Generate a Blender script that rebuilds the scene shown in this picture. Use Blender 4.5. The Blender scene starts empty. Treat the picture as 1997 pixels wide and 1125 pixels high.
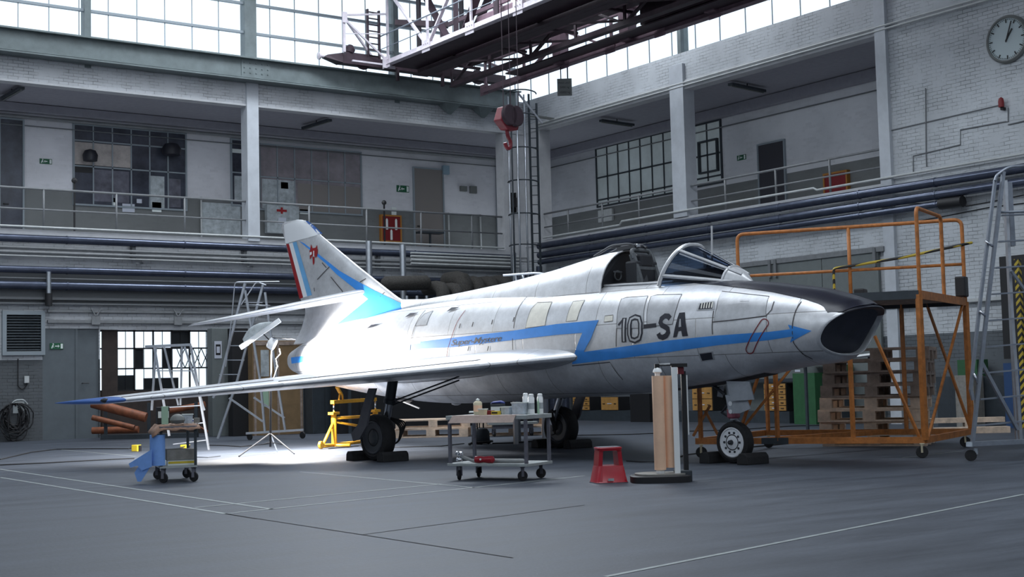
import bpy, bmesh, math, random
from mathutils import Vector, Matrix
from mathutils.geometry import tessellate_polygon
random.seed(7)
S = bpy.context.scene
COL = S.collection
PI = math.pi

# ---------------------------------------------------------------- camera
RX = Vector((0.81719664, -0.57584332, -0.0243745))
UP = Vector((-0.01969187, -0.07016113, 0.99734129))
FW = Vector((0.57602246, 0.81454397, 0.06867487))
EYE = Vector((0.0, 0.0, 1.2))
FPX = 2649.2
cam_d = bpy.data.cameras.new('camera')
cam = bpy.data.objects.new('camera', cam_d)
COL.objects.link(cam)
cam.matrix_world = Matrix(((RX.x, UP.x, -FW.x, EYE.x), (RX.y, UP.y, -FW.y, EYE.y), (RX.z, UP.z, -FW.z, EYE.z), (0, 0, 0, 1)))
cam_d.sensor_width = 36.0
cam_d.lens = FPX / 1997.0 * 36.0
cam_d.clip_end = 300
S.camera = cam

# ---------------------------------------------------------------- world, lights, exposure
S.view_settings.view_transform = 'Standard'
S.view_settings.look = 'None'
S.view_settings.exposure = -0.15
S.view_settings.use_curve_mapping = False
S.view_settings.gamma = 1.0
W = bpy.data.worlds.new('overcast')
S.world = W
W.use_nodes = True
wb = W.node_tree.nodes['Background']
wb.inputs[0].default_value = (0.80, 0.90, 1.0, 1)
wb.inputs[1].default_value = 1.6


def area(name, loc, target, sx, sy, power, color):
    l = bpy.data.lights.new(name, 'AREA')
    l.shape = 'RECTANGLE'
    l.size, l.size_y = sx, sy
    l.energy = power
    l.color = color
    o = bpy.data.objects.new(name, l)
    COL.objects.link(o)
    o.location = loc
    o.rotation_euler = (Vector(target) - Vector(loc)).to_track_quat('-Z', 'Y').to_euler()
    return o


# added area lamps above the frame that brighten the middle and the window side
area('added_area_lamp_centre', (10, 17, 15.4), (10, 17, 0), 6, 34, 3000, (0.86, 0.93, 1.0))
area('added_area_lamp_window_side', (19, 30, 15.4), (16, 22, 0), 10, 5, 3200, (0.86, 0.93, 1.0))

# ---------------------------------------------------------------- pixel rays of the photograph -> points on real planes
def ray(px, py):
    return RX * ((px - 998.5) / FPX) + UP * (-(py - 562.5) / FPX) + FW


def atY(px, py, Y):
    r = ray(px, py)
    return EYE + r * ((Y - EYE.y) / r.y)


def atX(px, py, X):
    r = ray(px, py)
    return EYE + r * ((X - EYE.x) / r.x)


def atZ(px, py, Z=0.0):
    r = ray(px, py)
    return EYE + r * ((Z - EYE.z) / r.z)


def proj(P):
    v = Vector(P) - EYE
    d = v.dot(FW)
    return 998.5 + FPX * v.dot(RX) / d, 562.5 - FPX * v.dot(UP) / d


def zat(P, py):
    lo, hi = -5.0, 25.0
    for _ in range(40):
        m = (lo + hi) / 2
        if proj((P[0], P[1], m))[1] > py:
            lo = m
        else:
            hi = m
    return (lo + hi) / 2


# ---------------------------------------------------------------- materials
MAT = {}


def _new(name):
    m = bpy.data.materials.new(name)
    m.use_nodes = True
    MAT[name] = m
    nt = m.node_tree
    return m, nt, nt.nodes['Principled BSDF']


def mat(name, col, rough=0.6, metal=0.0, noise=0.0, scale=6.0, bump=0.0, emit=None, estr=0.0, spec=None, coat=0.0):
    m, nt, b = _new(name)
    b.inputs['Base Color'].default_value = (*col, 1)
    b.inputs['Roughness'].default_value = rough
    b.inputs['Metallic'].default_value = metal
    if spec is not None:
        b.inputs['Specular IOR Level'].default_value = spec
    if coat:
        b.inputs['Coat Weight'].default_value = coat
        b.inputs['Coat Roughness'].default_value = 0.15
    if emit:
        b.inputs['Emission Color'].default_value = (*emit, 1)
        b.inputs['Emission Strength'].default_value = estr
    if noise > 0 or bump > 0:
        tc = nt.nodes.new('ShaderNodeTexCoord')
        n = nt.nodes.new('ShaderNodeTexNoise')
        n.inputs['Scale'].default_value = scale
        n.inputs['Detail'].default_value = 6
        n.inputs['Roughness'].default_value = 0.65
        nt.links.new(tc.outputs['Object'], n.inputs['Vector'])
        if noise > 0:
            r = nt.nodes.new('ShaderNodeValToRGB')
            r.color_ramp.elements[0].position = 0.3
            r.color_ramp.elements[1].position = 0.72
            r.color_ramp.elements[0].color = (*[c * (1 - noise) for c in col], 1)
            r.color_ramp.elements[1].color = (*[min(1, c * (1 + noise)) for c in col], 1)
            nt.links.new(n.outputs['Fac'], r.inputs['Fac'])
            nt.links.new(r.outputs['Color'], b.inputs['Base Color'])
        if bump > 0:
            bp = nt.nodes.new('ShaderNodeBump')
            bp.inputs['Strength'].default_value = bump
            bp.inputs['Distance'].default_value = 0.02
            nt.links.new(n.outputs['Fac'], bp.inputs['Height'])
            nt.links.new(bp.outputs['Normal'], b.inputs['Normal'])
    return m


def brick_mat(name, axis, upper, lower, zsplit, mortar_dark=0.45, zsplit2=None, third=None):
    """painted brick wall: paint band below zsplit, white above"""
    m, nt, b = _new(name)
    N, L = nt.nodes, nt.links
    tc = N.new('ShaderNodeTexCoord')
    sp = N.new('ShaderNodeSeparateXYZ')
    L.new(tc.outputs['Object'], sp.inputs[0])
    cb = N.new('ShaderNodeCombineXYZ')
    L.new(sp.outputs[axis], cb.inputs[0])
    L.new(sp.outputs[2], cb.inputs[1])
    br = N.new('ShaderNodeTexBrick')
    br.inputs['Scale'].default_value = 1.0
    br.inputs['Brick Width'].default_value = 0.26
    br.inputs['Row Height'].default_value = 0.085
    br.inputs['Mortar Size'].default_value = 0.008
    br.inputs['Mortar Smooth'].default_value = 0.4
    br.inputs['Color1'].default_value = (1, 1, 1, 1)
    br.inputs['Color2'].default_value = (0.86, 0.86, 0.86, 1)
    br.inputs['Mortar'].default_value = (mortar_dark, mortar_dark, mortar_dark, 1)
    wob = N.new('ShaderNodeTexNoise')
    wob.inputs['Scale'].default_value = 3.0
    wob.inputs['Detail'].default_value = 4
    L.new(tc.outputs['Object'], wob.inputs['Vector'])
    sub = N.new('ShaderNodeVectorMath'); sub.operation = 'MULTIPLY_ADD'
    sub.inputs[1].default_value = (0.05, 0.05, 0)
    L.new(wob.outputs['Color'], sub.inputs[0])
    L.new(cb.outputs[0], sub.inputs[2])
    L.new(sub.outputs[0], br.inputs['Vector'])
    gr = N.new('ShaderNodeMath'); gr.operation = 'GREATER_THAN'
    gr.inputs[1].default_value = zsplit
    L.new(sp.outputs[2], gr.inputs[0])
    mx = N.new('ShaderNodeMix'); mx.data_type = 'RGBA'
    mx.inputs['A'].default_value = (*lower, 1)
    mx.inputs['B'].default_value = (*upper, 1)
    L.new(gr.outputs[0], mx.inputs['Factor'])
    # mortar breaks up: only part of the joints show through the paint
    n2 = N.new('ShaderNodeTexNoise'); n2.inputs['Scale'].default_value = 1.6; n2.inputs['Detail'].default_value = 8
    n2.inputs['Roughness'].default_value = 0.75
    L.new(tc.outputs['Object'], n2.inputs['Vector'])
    rp = N.new('ShaderNodeValToRGB')
    rp.color_ramp.elements[0].position = 0.42
    rp.color_ramp.elements[1].position = 0.60
    L.new(n2.outputs['Fac'], rp.inputs['Fac'])
    mw = N.new('ShaderNodeMix'); mw.data_type = 'RGBA'
    mw.inputs['A'].default_value = (0.97, 0.97, 0.97, 1)
    L.new(rp.outputs['Color'], mw.inputs['Factor'])
    L.new(br.outputs['Color'], mw.inputs['B'])
    mul = N.new('ShaderNodeMix'); mul.data_type = 'RGBA'; mul.blend_type = 'MULTIPLY'
    mul.inputs['Factor'].default_value = 1
    L.new(mx.outputs['Result'], mul.inputs['A'])
    L.new(mw.outputs['Result'], mul.inputs['B'])
    # grime
    n3 = N.new('ShaderNodeTexNoise'); n3.inputs['Scale'].default_value = 0.5; n3.inputs['Detail'].default_value = 7
    L.new(tc.outputs['Object'], n3.inputs['Vector'])
    r3 = N.new('ShaderNodeMapRange')
    r3.inputs['From Min'].default_value = 0.3; r3.inputs['From Max'].default_value = 0.7
    r3.inputs['To Min'].default_value = 0.82; r3.inputs['To Max'].default_value = 1.08
    L.new(n3.outputs['Fac'], r3.inputs['Value'])
    mg = N.new('ShaderNodeMix'); mg.data_type = 'RGBA'; mg.blend_type = 'MULTIPLY'; mg.inputs['Factor'].default_value = 1
    L.new(mul.outputs['Result'], mg.inputs['A'])
    L.new(r3.outputs['Result'], mg.inputs['B'])
    L.new(mg.outputs['Result'], b.inputs['Base Color'])
    b.inputs['Roughness'].default_value = 0.7
    bp = N.new('ShaderNodeBump'); bp.inputs['Strength'].default_value = 0.8; bp.inputs['Distance'].default_value = 0.02
    L.new(mw.outputs['Result'], bp.inputs['Height'])
    L.new(bp.outputs['Normal'], b.inputs['Normal'])
    return m


def floor_mat():
    m, nt, b = _new('polished_concrete')
    N, L = nt.nodes, nt.links
    tc = N.new('ShaderNodeTexCoord')
    mp = N.new('ShaderNodeMapping')
    mp.inputs['Rotation'].default_value = (0, 0, math.radians(25))
    mp.inputs['Scale'].default_value = (0.30, 1.7, 1)
    L.new(tc.outputs['Object'], mp.inputs['Vector'])
    n = N.new('ShaderNodeTexNoise'); n.inputs['Scale'].default_value = 1.6; n.inputs['Detail'].default_value = 8
    n.inputs['Roughness'].default_value = 0.7
    L.new(mp.outputs[0], n.inputs['Vector'])
    r = N.new('ShaderNodeValToRGB')
    r.color_ramp.elements[0].position = 0.32; r.color_ramp.elements[0].color = (0.036, 0.043, 0.056, 1)
    r.color_ramp.elements[1].position = 0.68; r.color_ramp.elements[1].color = (0.083, 0.096, 0.120, 1)
    L.new(n.outputs['Fac'], r.inputs['Fac'])
    n2 = N.new('ShaderNodeTexNoise'); n2.inputs['Scale'].default_value = 30; n2.inputs['Detail'].default_value = 5
    L.new(tc.outputs['Object'], n2.inputs['Vector'])
    mr = N.new('ShaderNodeMapRange'); mr.inputs['To Min'].default_value = 0.75; mr.inputs['To Max'].default_value = 1.2
    L.new(n2.outputs['Fac'], mr.inputs['Value'])
    mg = N.new('ShaderNodeMix'); mg.data_type = 'RGBA'; mg.blend_type = 'MULTIPLY'; mg.inputs['Factor'].default_value = 1
    L.new(r.outputs['Color'], mg.inputs['A']); L.new(mr.outputs['Result'], mg.inputs['B'])
    L.new(mg.outputs['Result'], b.inputs['Base Color'])
    rr = N.new('ShaderNodeMapRange'); rr.inputs['To Min'].default_value = 0.46; rr.inputs['To Max'].default_value = 0.68
    b.inputs['Specular IOR Level'].default_value = 0.28
    L.new(n.outputs['Fac'], rr.inputs['Value'])
    L.new(rr.outputs['Result'], b.inputs['Roughness'])
    bp = N.new('ShaderNodeBump'); bp.inputs['Strength'].default_value = 0.15; bp.inputs['Distance'].default_value = 0.01
    L.new(n2.outputs['Fac'], bp.inputs['Height']); L.new(bp.outputs['Normal'], b.inputs['Normal'])
    return m


def skin_mat(name, base, panels=True, axis_u=0, axis_v=2, bw=1.15, bh=0.5, metal=0.55, rough=0.36):
    """bare aluminium aircraft skin with riveted panel joints"""
    m, nt, b = _new(name)
    N, L = nt.nodes, nt.links
    tc = N.new('ShaderNodeTexCoord')
    n = N.new('ShaderNodeTexNoise'); n.inputs['Scale'].default_value = 2.2; n.inputs['Detail'].default_value = 9
    n.inputs['Roughness'].default_value = 0.75
    L.new(tc.outputs['Object'], n.inputs['Vector'])
    r = N.new('ShaderNodeValToRGB')
    r.color_ramp.elements[0].position = 0.32; r.color_ramp.elements[0].color = (*[c * 0.74 for c in base], 1)
    r.color_ramp.elements[1].position = 0.66; r.color_ramp.elements[1].color = (*[min(1, c * 1.12) for c in base], 1)
    L.new(n.outputs['Fac'], r.inputs['Fac'])
    out = r.outputs['Color']
    if panels:
        sp = N.new('ShaderNodeSeparateXYZ'); L.new(tc.outputs['Object'], sp.inputs[0])
        cb = N.new('ShaderNodeCombineXYZ')
        L.new(sp.outputs[axis_u], cb.inputs[0]); L.new(sp.outputs[axis_v], cb.inputs[1])
        br = N.new('ShaderNodeTexBrick')
        br.inputs['Scale'].default_value = 1
        br.inputs['Brick Width'].default_value = bw
        br.inputs['Row Height'].default_value = bh
        br.inputs['Mortar Size'].default_value = 0.006
        br.inputs['Mortar Smooth'].default_value = 0.3
        br.inputs['Color1'].default_value = (1, 1, 1, 1)
        br.inputs['Color2'].default_value = (0.86, 0.865, 0.88, 1)
        br.inputs['Mortar'].default_value = (0.38, 0.37, 0.36, 1)
        br.offset = 0.37
        L.new(cb.outputs[0], br.inputs['Vector'])
        mg = N.new('ShaderNodeMix'); mg.data_type = 'RGBA'; mg.blend_type = 'MULTIPLY'; mg.inputs['Factor'].default_value = 1
        L.new(out, mg.inputs['A']); L.new(br.outputs['Color'], mg.inputs['B'])
        out = mg.outputs['Result']
        bp = N.new('ShaderNodeBump'); bp.inputs['Strength'].default_value = 0.35; bp.inputs['Distance'].default_value = 0.006
        L.new(br.outputs['Color'], bp.inputs['Height']); L.new(bp.outputs['Normal'], b.inputs['Normal'])
    L.new(out, b.inputs['Base Color'])
    mr = N.new('ShaderNodeMapRange'); mr.inputs['To Min'].default_value = rough + 0.14; mr.inputs['To Max'].default_value = rough - 0.10
    L.new(n.outputs['Fac'], mr.inputs['Value']); L.new(mr.outputs['Result'], b.inputs['Roughness'])
    b.inputs['Metallic'].default_value = metal
    return m


def glass_mat(name, tint, clear=0.5, rough=0.03):
    m, nt, b = _new(name)
    N, L = nt.nodes, nt.links
    t = N.new('ShaderNodeBsdfTransparent'); t.inputs[0].default_value = (*tint, 1)
    g = N.new('ShaderNodeBsdfGlossy'); g.inputs['Roughness'].default_value = rough
    g.inputs[0].default_value = (0.85, 0.9, 1, 1)
    lw = N.new('ShaderNodeLayerWeight'); lw.inputs[0].default_value = clear
    mx = N.new('ShaderNodeMixShader')
    L.new(lw.outputs['Fresnel'], mx.inputs[0]); L.new(t.outputs[0], mx.inputs[1]); L.new(g.outputs[0], mx.inputs[2])
    L.new(mx.outputs[0], nt.nodes['Material Output'].inputs['Surface'])
    return m


brick_mat('brick_back', 0, (0.60, 0.62, 0.65), (0.10, 0.11, 0.12), 2.07)
brick_mat('brick_right', 1, (0.56, 0.59, 0.62), (0.11, 0.125, 0.14), 2.07)
brick_mat('gallery_back_paint', 0, (0.78, 0.78, 0.82), (0.19, 0.20, 0.20), 6.98, 0.95)
brick_mat('gallery_right_paint', 1, (0.72, 0.73, 0.76), (0.19, 0.20, 0.20), 6.98, 0.95)
floor_mat()
mat('concrete_white', (0.52, 0.53, 0.55), 0.75, noise=0.1, scale=3)
mat('column_paint', (0.50, 0.53, 0.57), 0.55, noise=0.12, scale=2)
mat('green_steel', (0.13, 0.16, 0.165), 0.5, noise=0.2, scale=3)
mat('frame_steel', (0.26, 0.30, 0.33), 0.5)
mat('ceiling_paint', (0.30, 0.30, 0.34), 0.8, noise=0.08)
mat('door_grey', (0.15, 0.17, 0.17), 0.6, noise=0.08)
mat('door_paint', (0.11, 0.13, 0.145), 0.5, noise=0.1, scale=3)
mat('beige_door', (0.22, 0.20, 0.19), 0.6)
mat('dark_room', (0.045, 0.045, 0.055), 0.8)
mat('room_mid', (0.12, 0.12, 0.15), 0.8, noise=0.5, scale=2.5)
mat('black', (0.012, 0.012, 0.014), 0.55)
mat('rubber', (0.015, 0.015, 0.017), 0.75, noise=0.3, scale=20)
mat('line_paint', (0.27, 0.30, 0.30), 0.6, noise=0.3, scale=8)
mat('joint', (0.03, 0.03, 0.035), 0.9)
skin_mat('skin', (0.80, 0.81, 0.83), metal=0.42)
skin_mat('skin_wing', (0.74, 0.75, 0.77), True, 0, 1, 1.0, 0.8)
skin_mat('skin_plain', (0.72, 0.73, 0.75), False, metal=0.45)
mat('patch_light', (0.80, 0.78, 0.70), 0.5, 0.2, noise=0.1, scale=10)
mat('patch_dark', (0.50, 0.51, 0.53), 0.42, 0.6, noise=0.2, scale=5)
mat('blue', (0.05, 0.29, 0.80), 0.4, noise=0.12, scale=3)
mat('light_blue', (0.16, 0.42, 0.72), 0.45, noise=0.1, scale=3)
mat('tip_blue', (0.04, 0.13, 0.42), 0.35, coat=0.4)
mat('marking_red', (0.30, 0.008, 0.012), 0.5)
mat('marking_white', (0.80, 0.82, 0.84), 0.5)
mat('marking_black', (0.015, 0.017, 0.03), 0.5)
mat('antiglare', (0.010, 0.011, 0.022), 0.33, noise=0.2)
mat('duct', (0.022, 0.025, 0.04), 0.5, noise=0.3, scale=5)
mat('seam', (0.07, 0.065, 0.07), 0.8)
mat('seam_red', (0.22, 0.03, 0.04), 0.8)
glass_mat('windscreen_glass', (0.10, 0.15, 0.24), 0.35)
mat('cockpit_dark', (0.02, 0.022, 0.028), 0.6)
mat('seat_grey', (0.10, 0.11, 0.12), 0.6, noise=0.3, scale=12)
mat('chrome', (0.7, 0.72, 0.76), 0.12, 1.0)
mat('gear_dark', (0.05, 0.055, 0.065), 0.4, 0.4)
mat('gear_grey', (0.38, 0.41, 0.45), 0.5, noise=0.15, scale=6)
mat('pink_primer', (0.35, 0.10, 0.14), 0.6)
mat('wheel_grey', (0.06, 0.065, 0.075), 0.5)
mat('gear_mid', (0.10, 0.10, 0.115), 0.6, noise=0.15)
mat('wheel_white', (0.88, 0.90, 0.93), 0.4)


# ---------------------------------------------------------------- mesh builder
def frame(z):
    z = z.normalized()
    a = Vector((0, 0, 1)) if abs(z.z) < 0.9 else Vector((1, 0, 0))
    x = a.cross(z).normalized()
    return x, z.cross(x), z


class MB:
    def __init__(self):
        self.v, self.f = [], []

    def add(self, vs, fs):
        o = len(self.v)
        self.v += [Vector(p) for p in vs]
        self.f += [tuple(i + o for i in f) for f in fs]
        return self

    def box(self, x0, y0, z0, x1, y1, z1):
        vs = [(x, y, z) for z in (z0, z1) for y in (y0, y1) for x in (x0, x1)]
        return self.add(vs, [(0, 2, 3, 1), (4, 5, 7, 6), (0, 1, 5, 4), (2, 6, 7, 3), (0, 4, 6, 2), (1, 3, 7, 5)])

    def cbox(self, c, sx, sy, sz, rz=0.0):
        M = Matrix.Rotation(rz, 3, 'Z')
        c = Vector(c)
        vs = [c + M @ Vector((x * sx / 2, y * sy / 2, z * sz / 2)) for z in (-1, 1) for y in (-1, 1) for x in (-1, 1)]
        return self.add(vs, [(0, 2, 3, 1), (4, 5, 7, 6), (0, 1, 5, 4), (2, 6, 7, 3), (0, 4, 6, 2), (1, 3, 7, 5)])

    def bar(self, p, q, w, h=None, up=None):
        """rectangular bar from p to q"""
        p, q = Vector(p), Vector(q)
        h = h or w
        x, y, z = frame(q - p)
        if up is not None:
            y = (Vector(up) - z * Vector(up).dot(z)).normalized()
            x = y.cross(z)
        vs = []
        for c in (p, q):
            for a, b in ((-1, -1), (1, -1), (1, 1), (-1, 1)):
                vs.append(c + x * (a * w / 2) + y * (b * h / 2))
        return self.add(vs, [(3, 2, 1, 0), (4, 5, 6, 7), (0, 1, 5, 4), (1, 2, 6, 5), (2, 3, 7, 6), (3, 0, 4, 7)])

    def tube(self, pts, r, seg=10, r2=None, closed=False):
        pts = [Vector(p) for p in pts]
        n = len(pts)
        rings = []
        x0 = None
        for i in range(n):
            if closed:
                t = (pts[(i + 1) % n] - pts[i - 1])
            else:
                t = pts[min(i + 1, n - 1)] - pts[max(i - 1, 0)]
            t = t.normalized()
            if x0 is None:
                x0, _, _ = frame(t)
            x0 = (x0 - t * x0.dot(t)).normalized()
            y0 = t.cross(x0)
            rr = r if r2 is None else r + (r2 - r) * i / (n - 1)
            rings.append([pts[i] + x0 * (rr * math.cos(2 * PI * k / seg)) + y0 * (rr * math.sin(2 * PI * k / seg)) for k in range(seg)])
        o = len(self.v)
        for g in rings:
            self.v += g
        m = n if closed else n - 1
        for i in range(m):
            a, b = o + i * seg, o + ((i + 1) % n) * seg
            for k in range(seg):
                self.f.append((a + k, a + (k + 1) % seg, b + (k + 1) % seg, b + k))
        if not closed:
            self.f.append(tuple(o + seg - 1 - k for k in range(seg)))
            self.f.append(tuple(o + (n - 1) * seg + k for k in range(seg)))
        return self

    def lathe(self, prof, c=(0, 0, 0), axis=(0, 0, 1), seg=24):
        """prof: list of (r, h) along axis from c"""
        c = Vector(c)
        x, y, z = frame(Vector(axis))
        o = len(self.v)
        for r, h in prof:
            for k in range(seg):
                a = 2 * PI * k / seg
                self.v.append(c + z * h + x * (r * math.cos(a)) + y * (r * math.sin(a)))
        for i in range(len(prof) - 1):
            a, b = o + i * seg, o + (i + 1) * seg
            for k in range(seg):
                self.f.append((a + k, a + (k + 1) % seg, b + (k + 1) % seg, b + k))
        self.f.append(tuple(o + seg - 1 - k for k in range(seg)))
        self.f.append(tuple(o + (len(prof) - 1) * seg + k for k in range(seg)))
        return self

    def prism(self, poly, d0, d1, mapf):
        """extrude a 2-D polygon; mapf(u, v, d) -> point"""
        n = len(poly)
        vs = [mapf(u, v, d0) for u, v in poly] + [mapf(u, v, d1) for u, v in poly]
        fs = [tuple(range(n - 1, -1, -1)), tuple(range(n, 2 * n))]
        fs += [(i, (i + 1) % n, n + (i + 1) % n, n + i) for i in range(n)]
        return self.add(vs, fs)

    def loft(self, rings, cap=True, closed=True):
        o = len(self.v)
        k = len(rings[0])
        for g in rings:
            self.v += [Vector(p) for p in g]
        for i in range(len(rings) - 1):
            a, b = o + i * k, o + (i + 1) * k
            for j in range(k if closed else k - 1):
                self.f.append((a + j, a + (j + 1) % k, b + (j + 1) % k, b + j))
        if cap and closed:
            self.f.append(tuple(o + k - 1 - j for j in range(k)))
            self.f.append(tuple(o + (len(rings) - 1) * k + j for j in range(k)))
        return self

    def build(self, name, m, parent=None, smooth=False, world=False, bevel=0.0, double=False):
        me = bpy.data.meshes.new(name)
        off = Vector((0, 0, 0))
        if world and parent is not None:
            p = parent
            while p is not None:
                off += p.location
                p = p.parent
        me.from_pydata([v - off for v in self.v], [], self.f)
        me.materials.append(MAT[m] if isinstance(m, str) else m)
        bm = bmesh.new()
        bm.from_mesh(me)
        bmesh.ops.recalc_face_normals(bm, faces=bm.faces)
        if smooth:
            for f in bm.faces:
                f.smooth = len(f.verts) <= 4
            for e in bm.edges:
                if len(e.link_faces) == 2 and e.calc_face_angle(0) > 0.7:
                    e.smooth = False
        bm.to_mesh(me)
        bm.free()
        o = bpy.data.objects.new(name, me)
        COL.objects.link(o)
        if parent is not None:
            o.parent = parent
        if bevel:
            bv = o.modifiers.new('bevel', 'BEVEL')
            bv.width = bevel
            bv.segments = 2
            bv.limit_method = 'ANGLE'
        return o


def arc_path(pts, rad, n=5):
    """round the inner corners of a poly-line"""
    pts = [Vector(p) for p in pts]
    out = [pts[0]]
    for i in range(1, len(pts) - 1):
        a, b, c = pts[i - 1], pts[i], pts[i + 1]
        ra = min(rad, (a - b).length * 0.45, (c - b).length * 0.45)
        p, q = b + (a - b).normalized() * ra, b + (c - b).normalized() * ra
        for k in range(n + 1):
            t = k / n
            out.append(p * (1 - t) ** 2 + b * (2 * t * (1 - t)) + q * t ** 2)
    out.append(pts[-1])
    return out


def tag(o, label, cat, group=None, kind=None):
    o['label'] = label
    o['category'] = cat
    if group:
        o['group'] = group
    if kind:
        o['kind'] = kind
    return o


def thing(name, label, cat, loc=(0, 0, 0), rz=0.0, group=None):
    o = bpy.data.objects.new(name, None)
    o.empty_display_size = 0.2
    COL.objects.link(o)
    o.location = loc
    o.rotation_euler = (0, 0, rz)
    return tag(o, label, cat, group)


def struct(name, mb, m, smooth=False):
    o = mb.build(name, m, None, smooth)
    o['kind'] = 'structure'
    return o


def copy_tree(o, parent=None):
    c = o.copy()
    COL.objects.link(c)
    if parent is not None:
        c.parent = parent
    for ch in list(o.children):
        copy_tree(ch, c)
    return c


def text2d(s, size, shear=0.0, bold=0.0, space=1.0):
    cu = bpy.data.curves.new('txt', 'FONT')
    cu.body = s
    cu.size = size
    cu.shear = shear
    cu.offset = bold
    cu.space_character = space
    cu.resolution_u = 3
    ob = bpy.data.objects.new('txt', cu)
    COL.objects.link(ob)
    bpy.context.view_layer.update()
    dg = bpy.context.evaluated_depsgraph_get()
    me = bpy.data.meshes.new_from_object(ob.evaluated_get(dg))
    vs = [(v.co.x, v.co.y) for v in me.vertices]
    fs = [tuple(p.vertices) for p in me.polygons]
    bpy.data.objects.remove(ob)
    bpy.data.curves.remove(cu)
    bpy.data.meshes.remove(me)
    return vs, fs


def decal(name, shape, mapf, m, parent, step=0.08, smooth=True):
    """shape: (verts2d, faces); cut to a grid, then mapped on a surface by mapf(u, v)"""
    vs, fs = shape
    bm = bmesh.new()
    bv = [bm.verts.new((x, y, 0)) for x, y in vs]
    for f in fs:
        try:
            bm.faces.new([bv[i] for i in f])
        except ValueError:
            pass
    bmesh.ops.triangulate(bm, faces=bm.faces[:])
    x0 = min(v[0] for v in vs); x1 = max(v[0] for v in vs)
    y0 = min(v[1] for v in vs); y1 = max(v[1] for v in vs)
    for ax, a, b in ((0, x0, x1), (1, y0, y1)):
        t = math.floor(a / step) * step + step
        while t < b:
            co = (t, 0, 0) if ax == 0 else (0, t, 0)
            no = (1, 0, 0) if ax == 0 else (0, 1, 0)
            bmesh.ops.bisect_plane(bm, geom=bm.verts[:] + bm.edges[:] + bm.faces[:], plane_co=co, plane_no=no)
            t += step
    for v in bm.verts:
        v.co = Vector(mapf(v.co.x, v.co.y))
    for f in bm.faces:
        f.smooth = smooth
    me = bpy.data.meshes.new(name)
    bm.to_mesh(me)
    bm.free()
    me.materials.append(MAT[m])
    o = bpy.data.objects.new(name, me)
    COL.objects.link(o)
    o.parent = parent
    return o


def poly(pts):
    tris = tessellate_polygon([[Vector((x, y, 0)) for x, y in pts]])
    return (list(pts), [tuple(t) for t in tris])


def ribbon(pts, w, closed=False):
    """flat 2-D strip of width w along pts"""
    n = len(pts)
    vs, fs = [], []
    P = [Vector((p[0], p[1])) for p in pts]
    for i in range(n):
        if closed:
            a, b = P[i - 1], P[(i + 1) % n]
        else:
            a, b = P[max(i - 1, 0)], P[min(i + 1, n - 1)]
        t = (b - a).normalized()
        nn = Vector((-t.y, t.x)) * (w / 2)
        vs += [tuple(P[i] + nn), tuple(P[i] - nn)]
    for i in range(n if closed else n - 1):
        j = (i + 1) % n
        fs.append((2 * i, 2 * i + 1, 2 * j + 1, 2 * j))
    return vs, fs


def frame_rect(mb, a, b, w, d, mapf):
    """four bars around rectangle a..b in (u, z); mapf(u, z, depth)"""
    (u0, z0), (u1, z1) = a, b
    for r in (((u0, z0), (u1, z0 + w)), ((u0, z1 - w), (u1, z1)), ((u0, z0 + w), (u0 + w, z1 - w)), ((u1 - w, z0 + w), (u1, z1 - w))):
        (p, q), (r_, s_) = r
        mb.prism([(p, q), (r_, q), (r_, s_), (p, s_)], 0, d, mapf)
    return mb


# ================================================================ THE HALL
YB, XR = 35.7, 25.86          # inner faces of the back wall and of the right wall
GD = 3.0                       # depth of the galleries
X0, Y0 = -8.0, -10.0
COLW = 0.35
ZG, ZC, ZT = 5.38, 9.32, 10.35   # gallery floor, gallery soffit, wall top
ROOF = 16.0

fl = struct('floor', MB().box(X0, Y0, -0.2, XR + GD, YB + GD, 0.0), 'polished_concrete')


def floor_line(a, b, w, m='line_paint', z=0.0025):
    a, b = Vector(a), Vector(b)
    t = (b - a).normalized()
    nn = Vector((-t.y, t.x, 0)) * (w / 2)
    mb = MB().add([a + nn + Vector((0, 0, z)), a - nn + Vector((0, 0, z)), b - nn + Vector((0, 0, z)), b + nn + Vector((0, 0, z))], [(0, 1, 2, 3)])
    o = mb.build('floor_line' if m == 'line_paint' else 'floor_joint', m, fl)
    return o


for a, b, w in (((0, 915), (530, 993), 0.05), ((0, 931), (440, 1002), 0.05),
                ((380, 990), (860, 944), 0.05), ((440, 1002), (1140, 928), 0.05),
                ((585, 920), (925, 951), 0.045), ((1180, 1125), (1997, 964), 0.045),
                ((120, 877), (265, 890), 0.03), ((1760, 893), (1880, 879), 0.03)):
    floor_line(atZ(*a), atZ(*b), w)
for a, b in (((440, 1002), (1000, 1088)), ((705, 1043), (1140, 985)), ((1500, 900), (1800, 900)), ((440, 1002), (500, 1012))):
    floor_line(atZ(*a), atZ(*b), 0.018, 'joint')

# --- back wall: lower part with the louvre, door and gate-window openings left in the masonry
DX0, DX1, DZ = 10.34, 11.81, 2.88
GX0, GX1, GZ0, GZ1 = 11.84, 14.96, 0.0, 2.85
LX0, LX1 = atY(0, 700, YB).x, atY(88, 700, YB).x
LZ0, LZ1 = 2.32, 3.42
T = 0.4
mb = MB()
mb.box(X0, YB, 0, DX0, YB + T, ZG)
mb.box(DX0, YB, DZ, DX1, YB + T, ZG)
mb.box(DX1, YB, 0, GX0, YB + T, ZG)
mb.box(GX0, YB, GZ1, GX1, YB + T, ZG)
mb.box(GX1, YB, 0, XR + T, YB + T, ZG)
struct('wall_back', mb, 'brick_back')
struct('trim_1', MB().box(X0, YB - 0.06, ZG - 0.16, XR - 0.0, YB + GD, ZG + 0.06), 'concrete_white')     # gallery floor slab
mb = MB().box(X0, YB, ZC, XR + T, YB + T, ZT)
struct('wall_back_upper', mb, 'brick_back')
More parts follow.
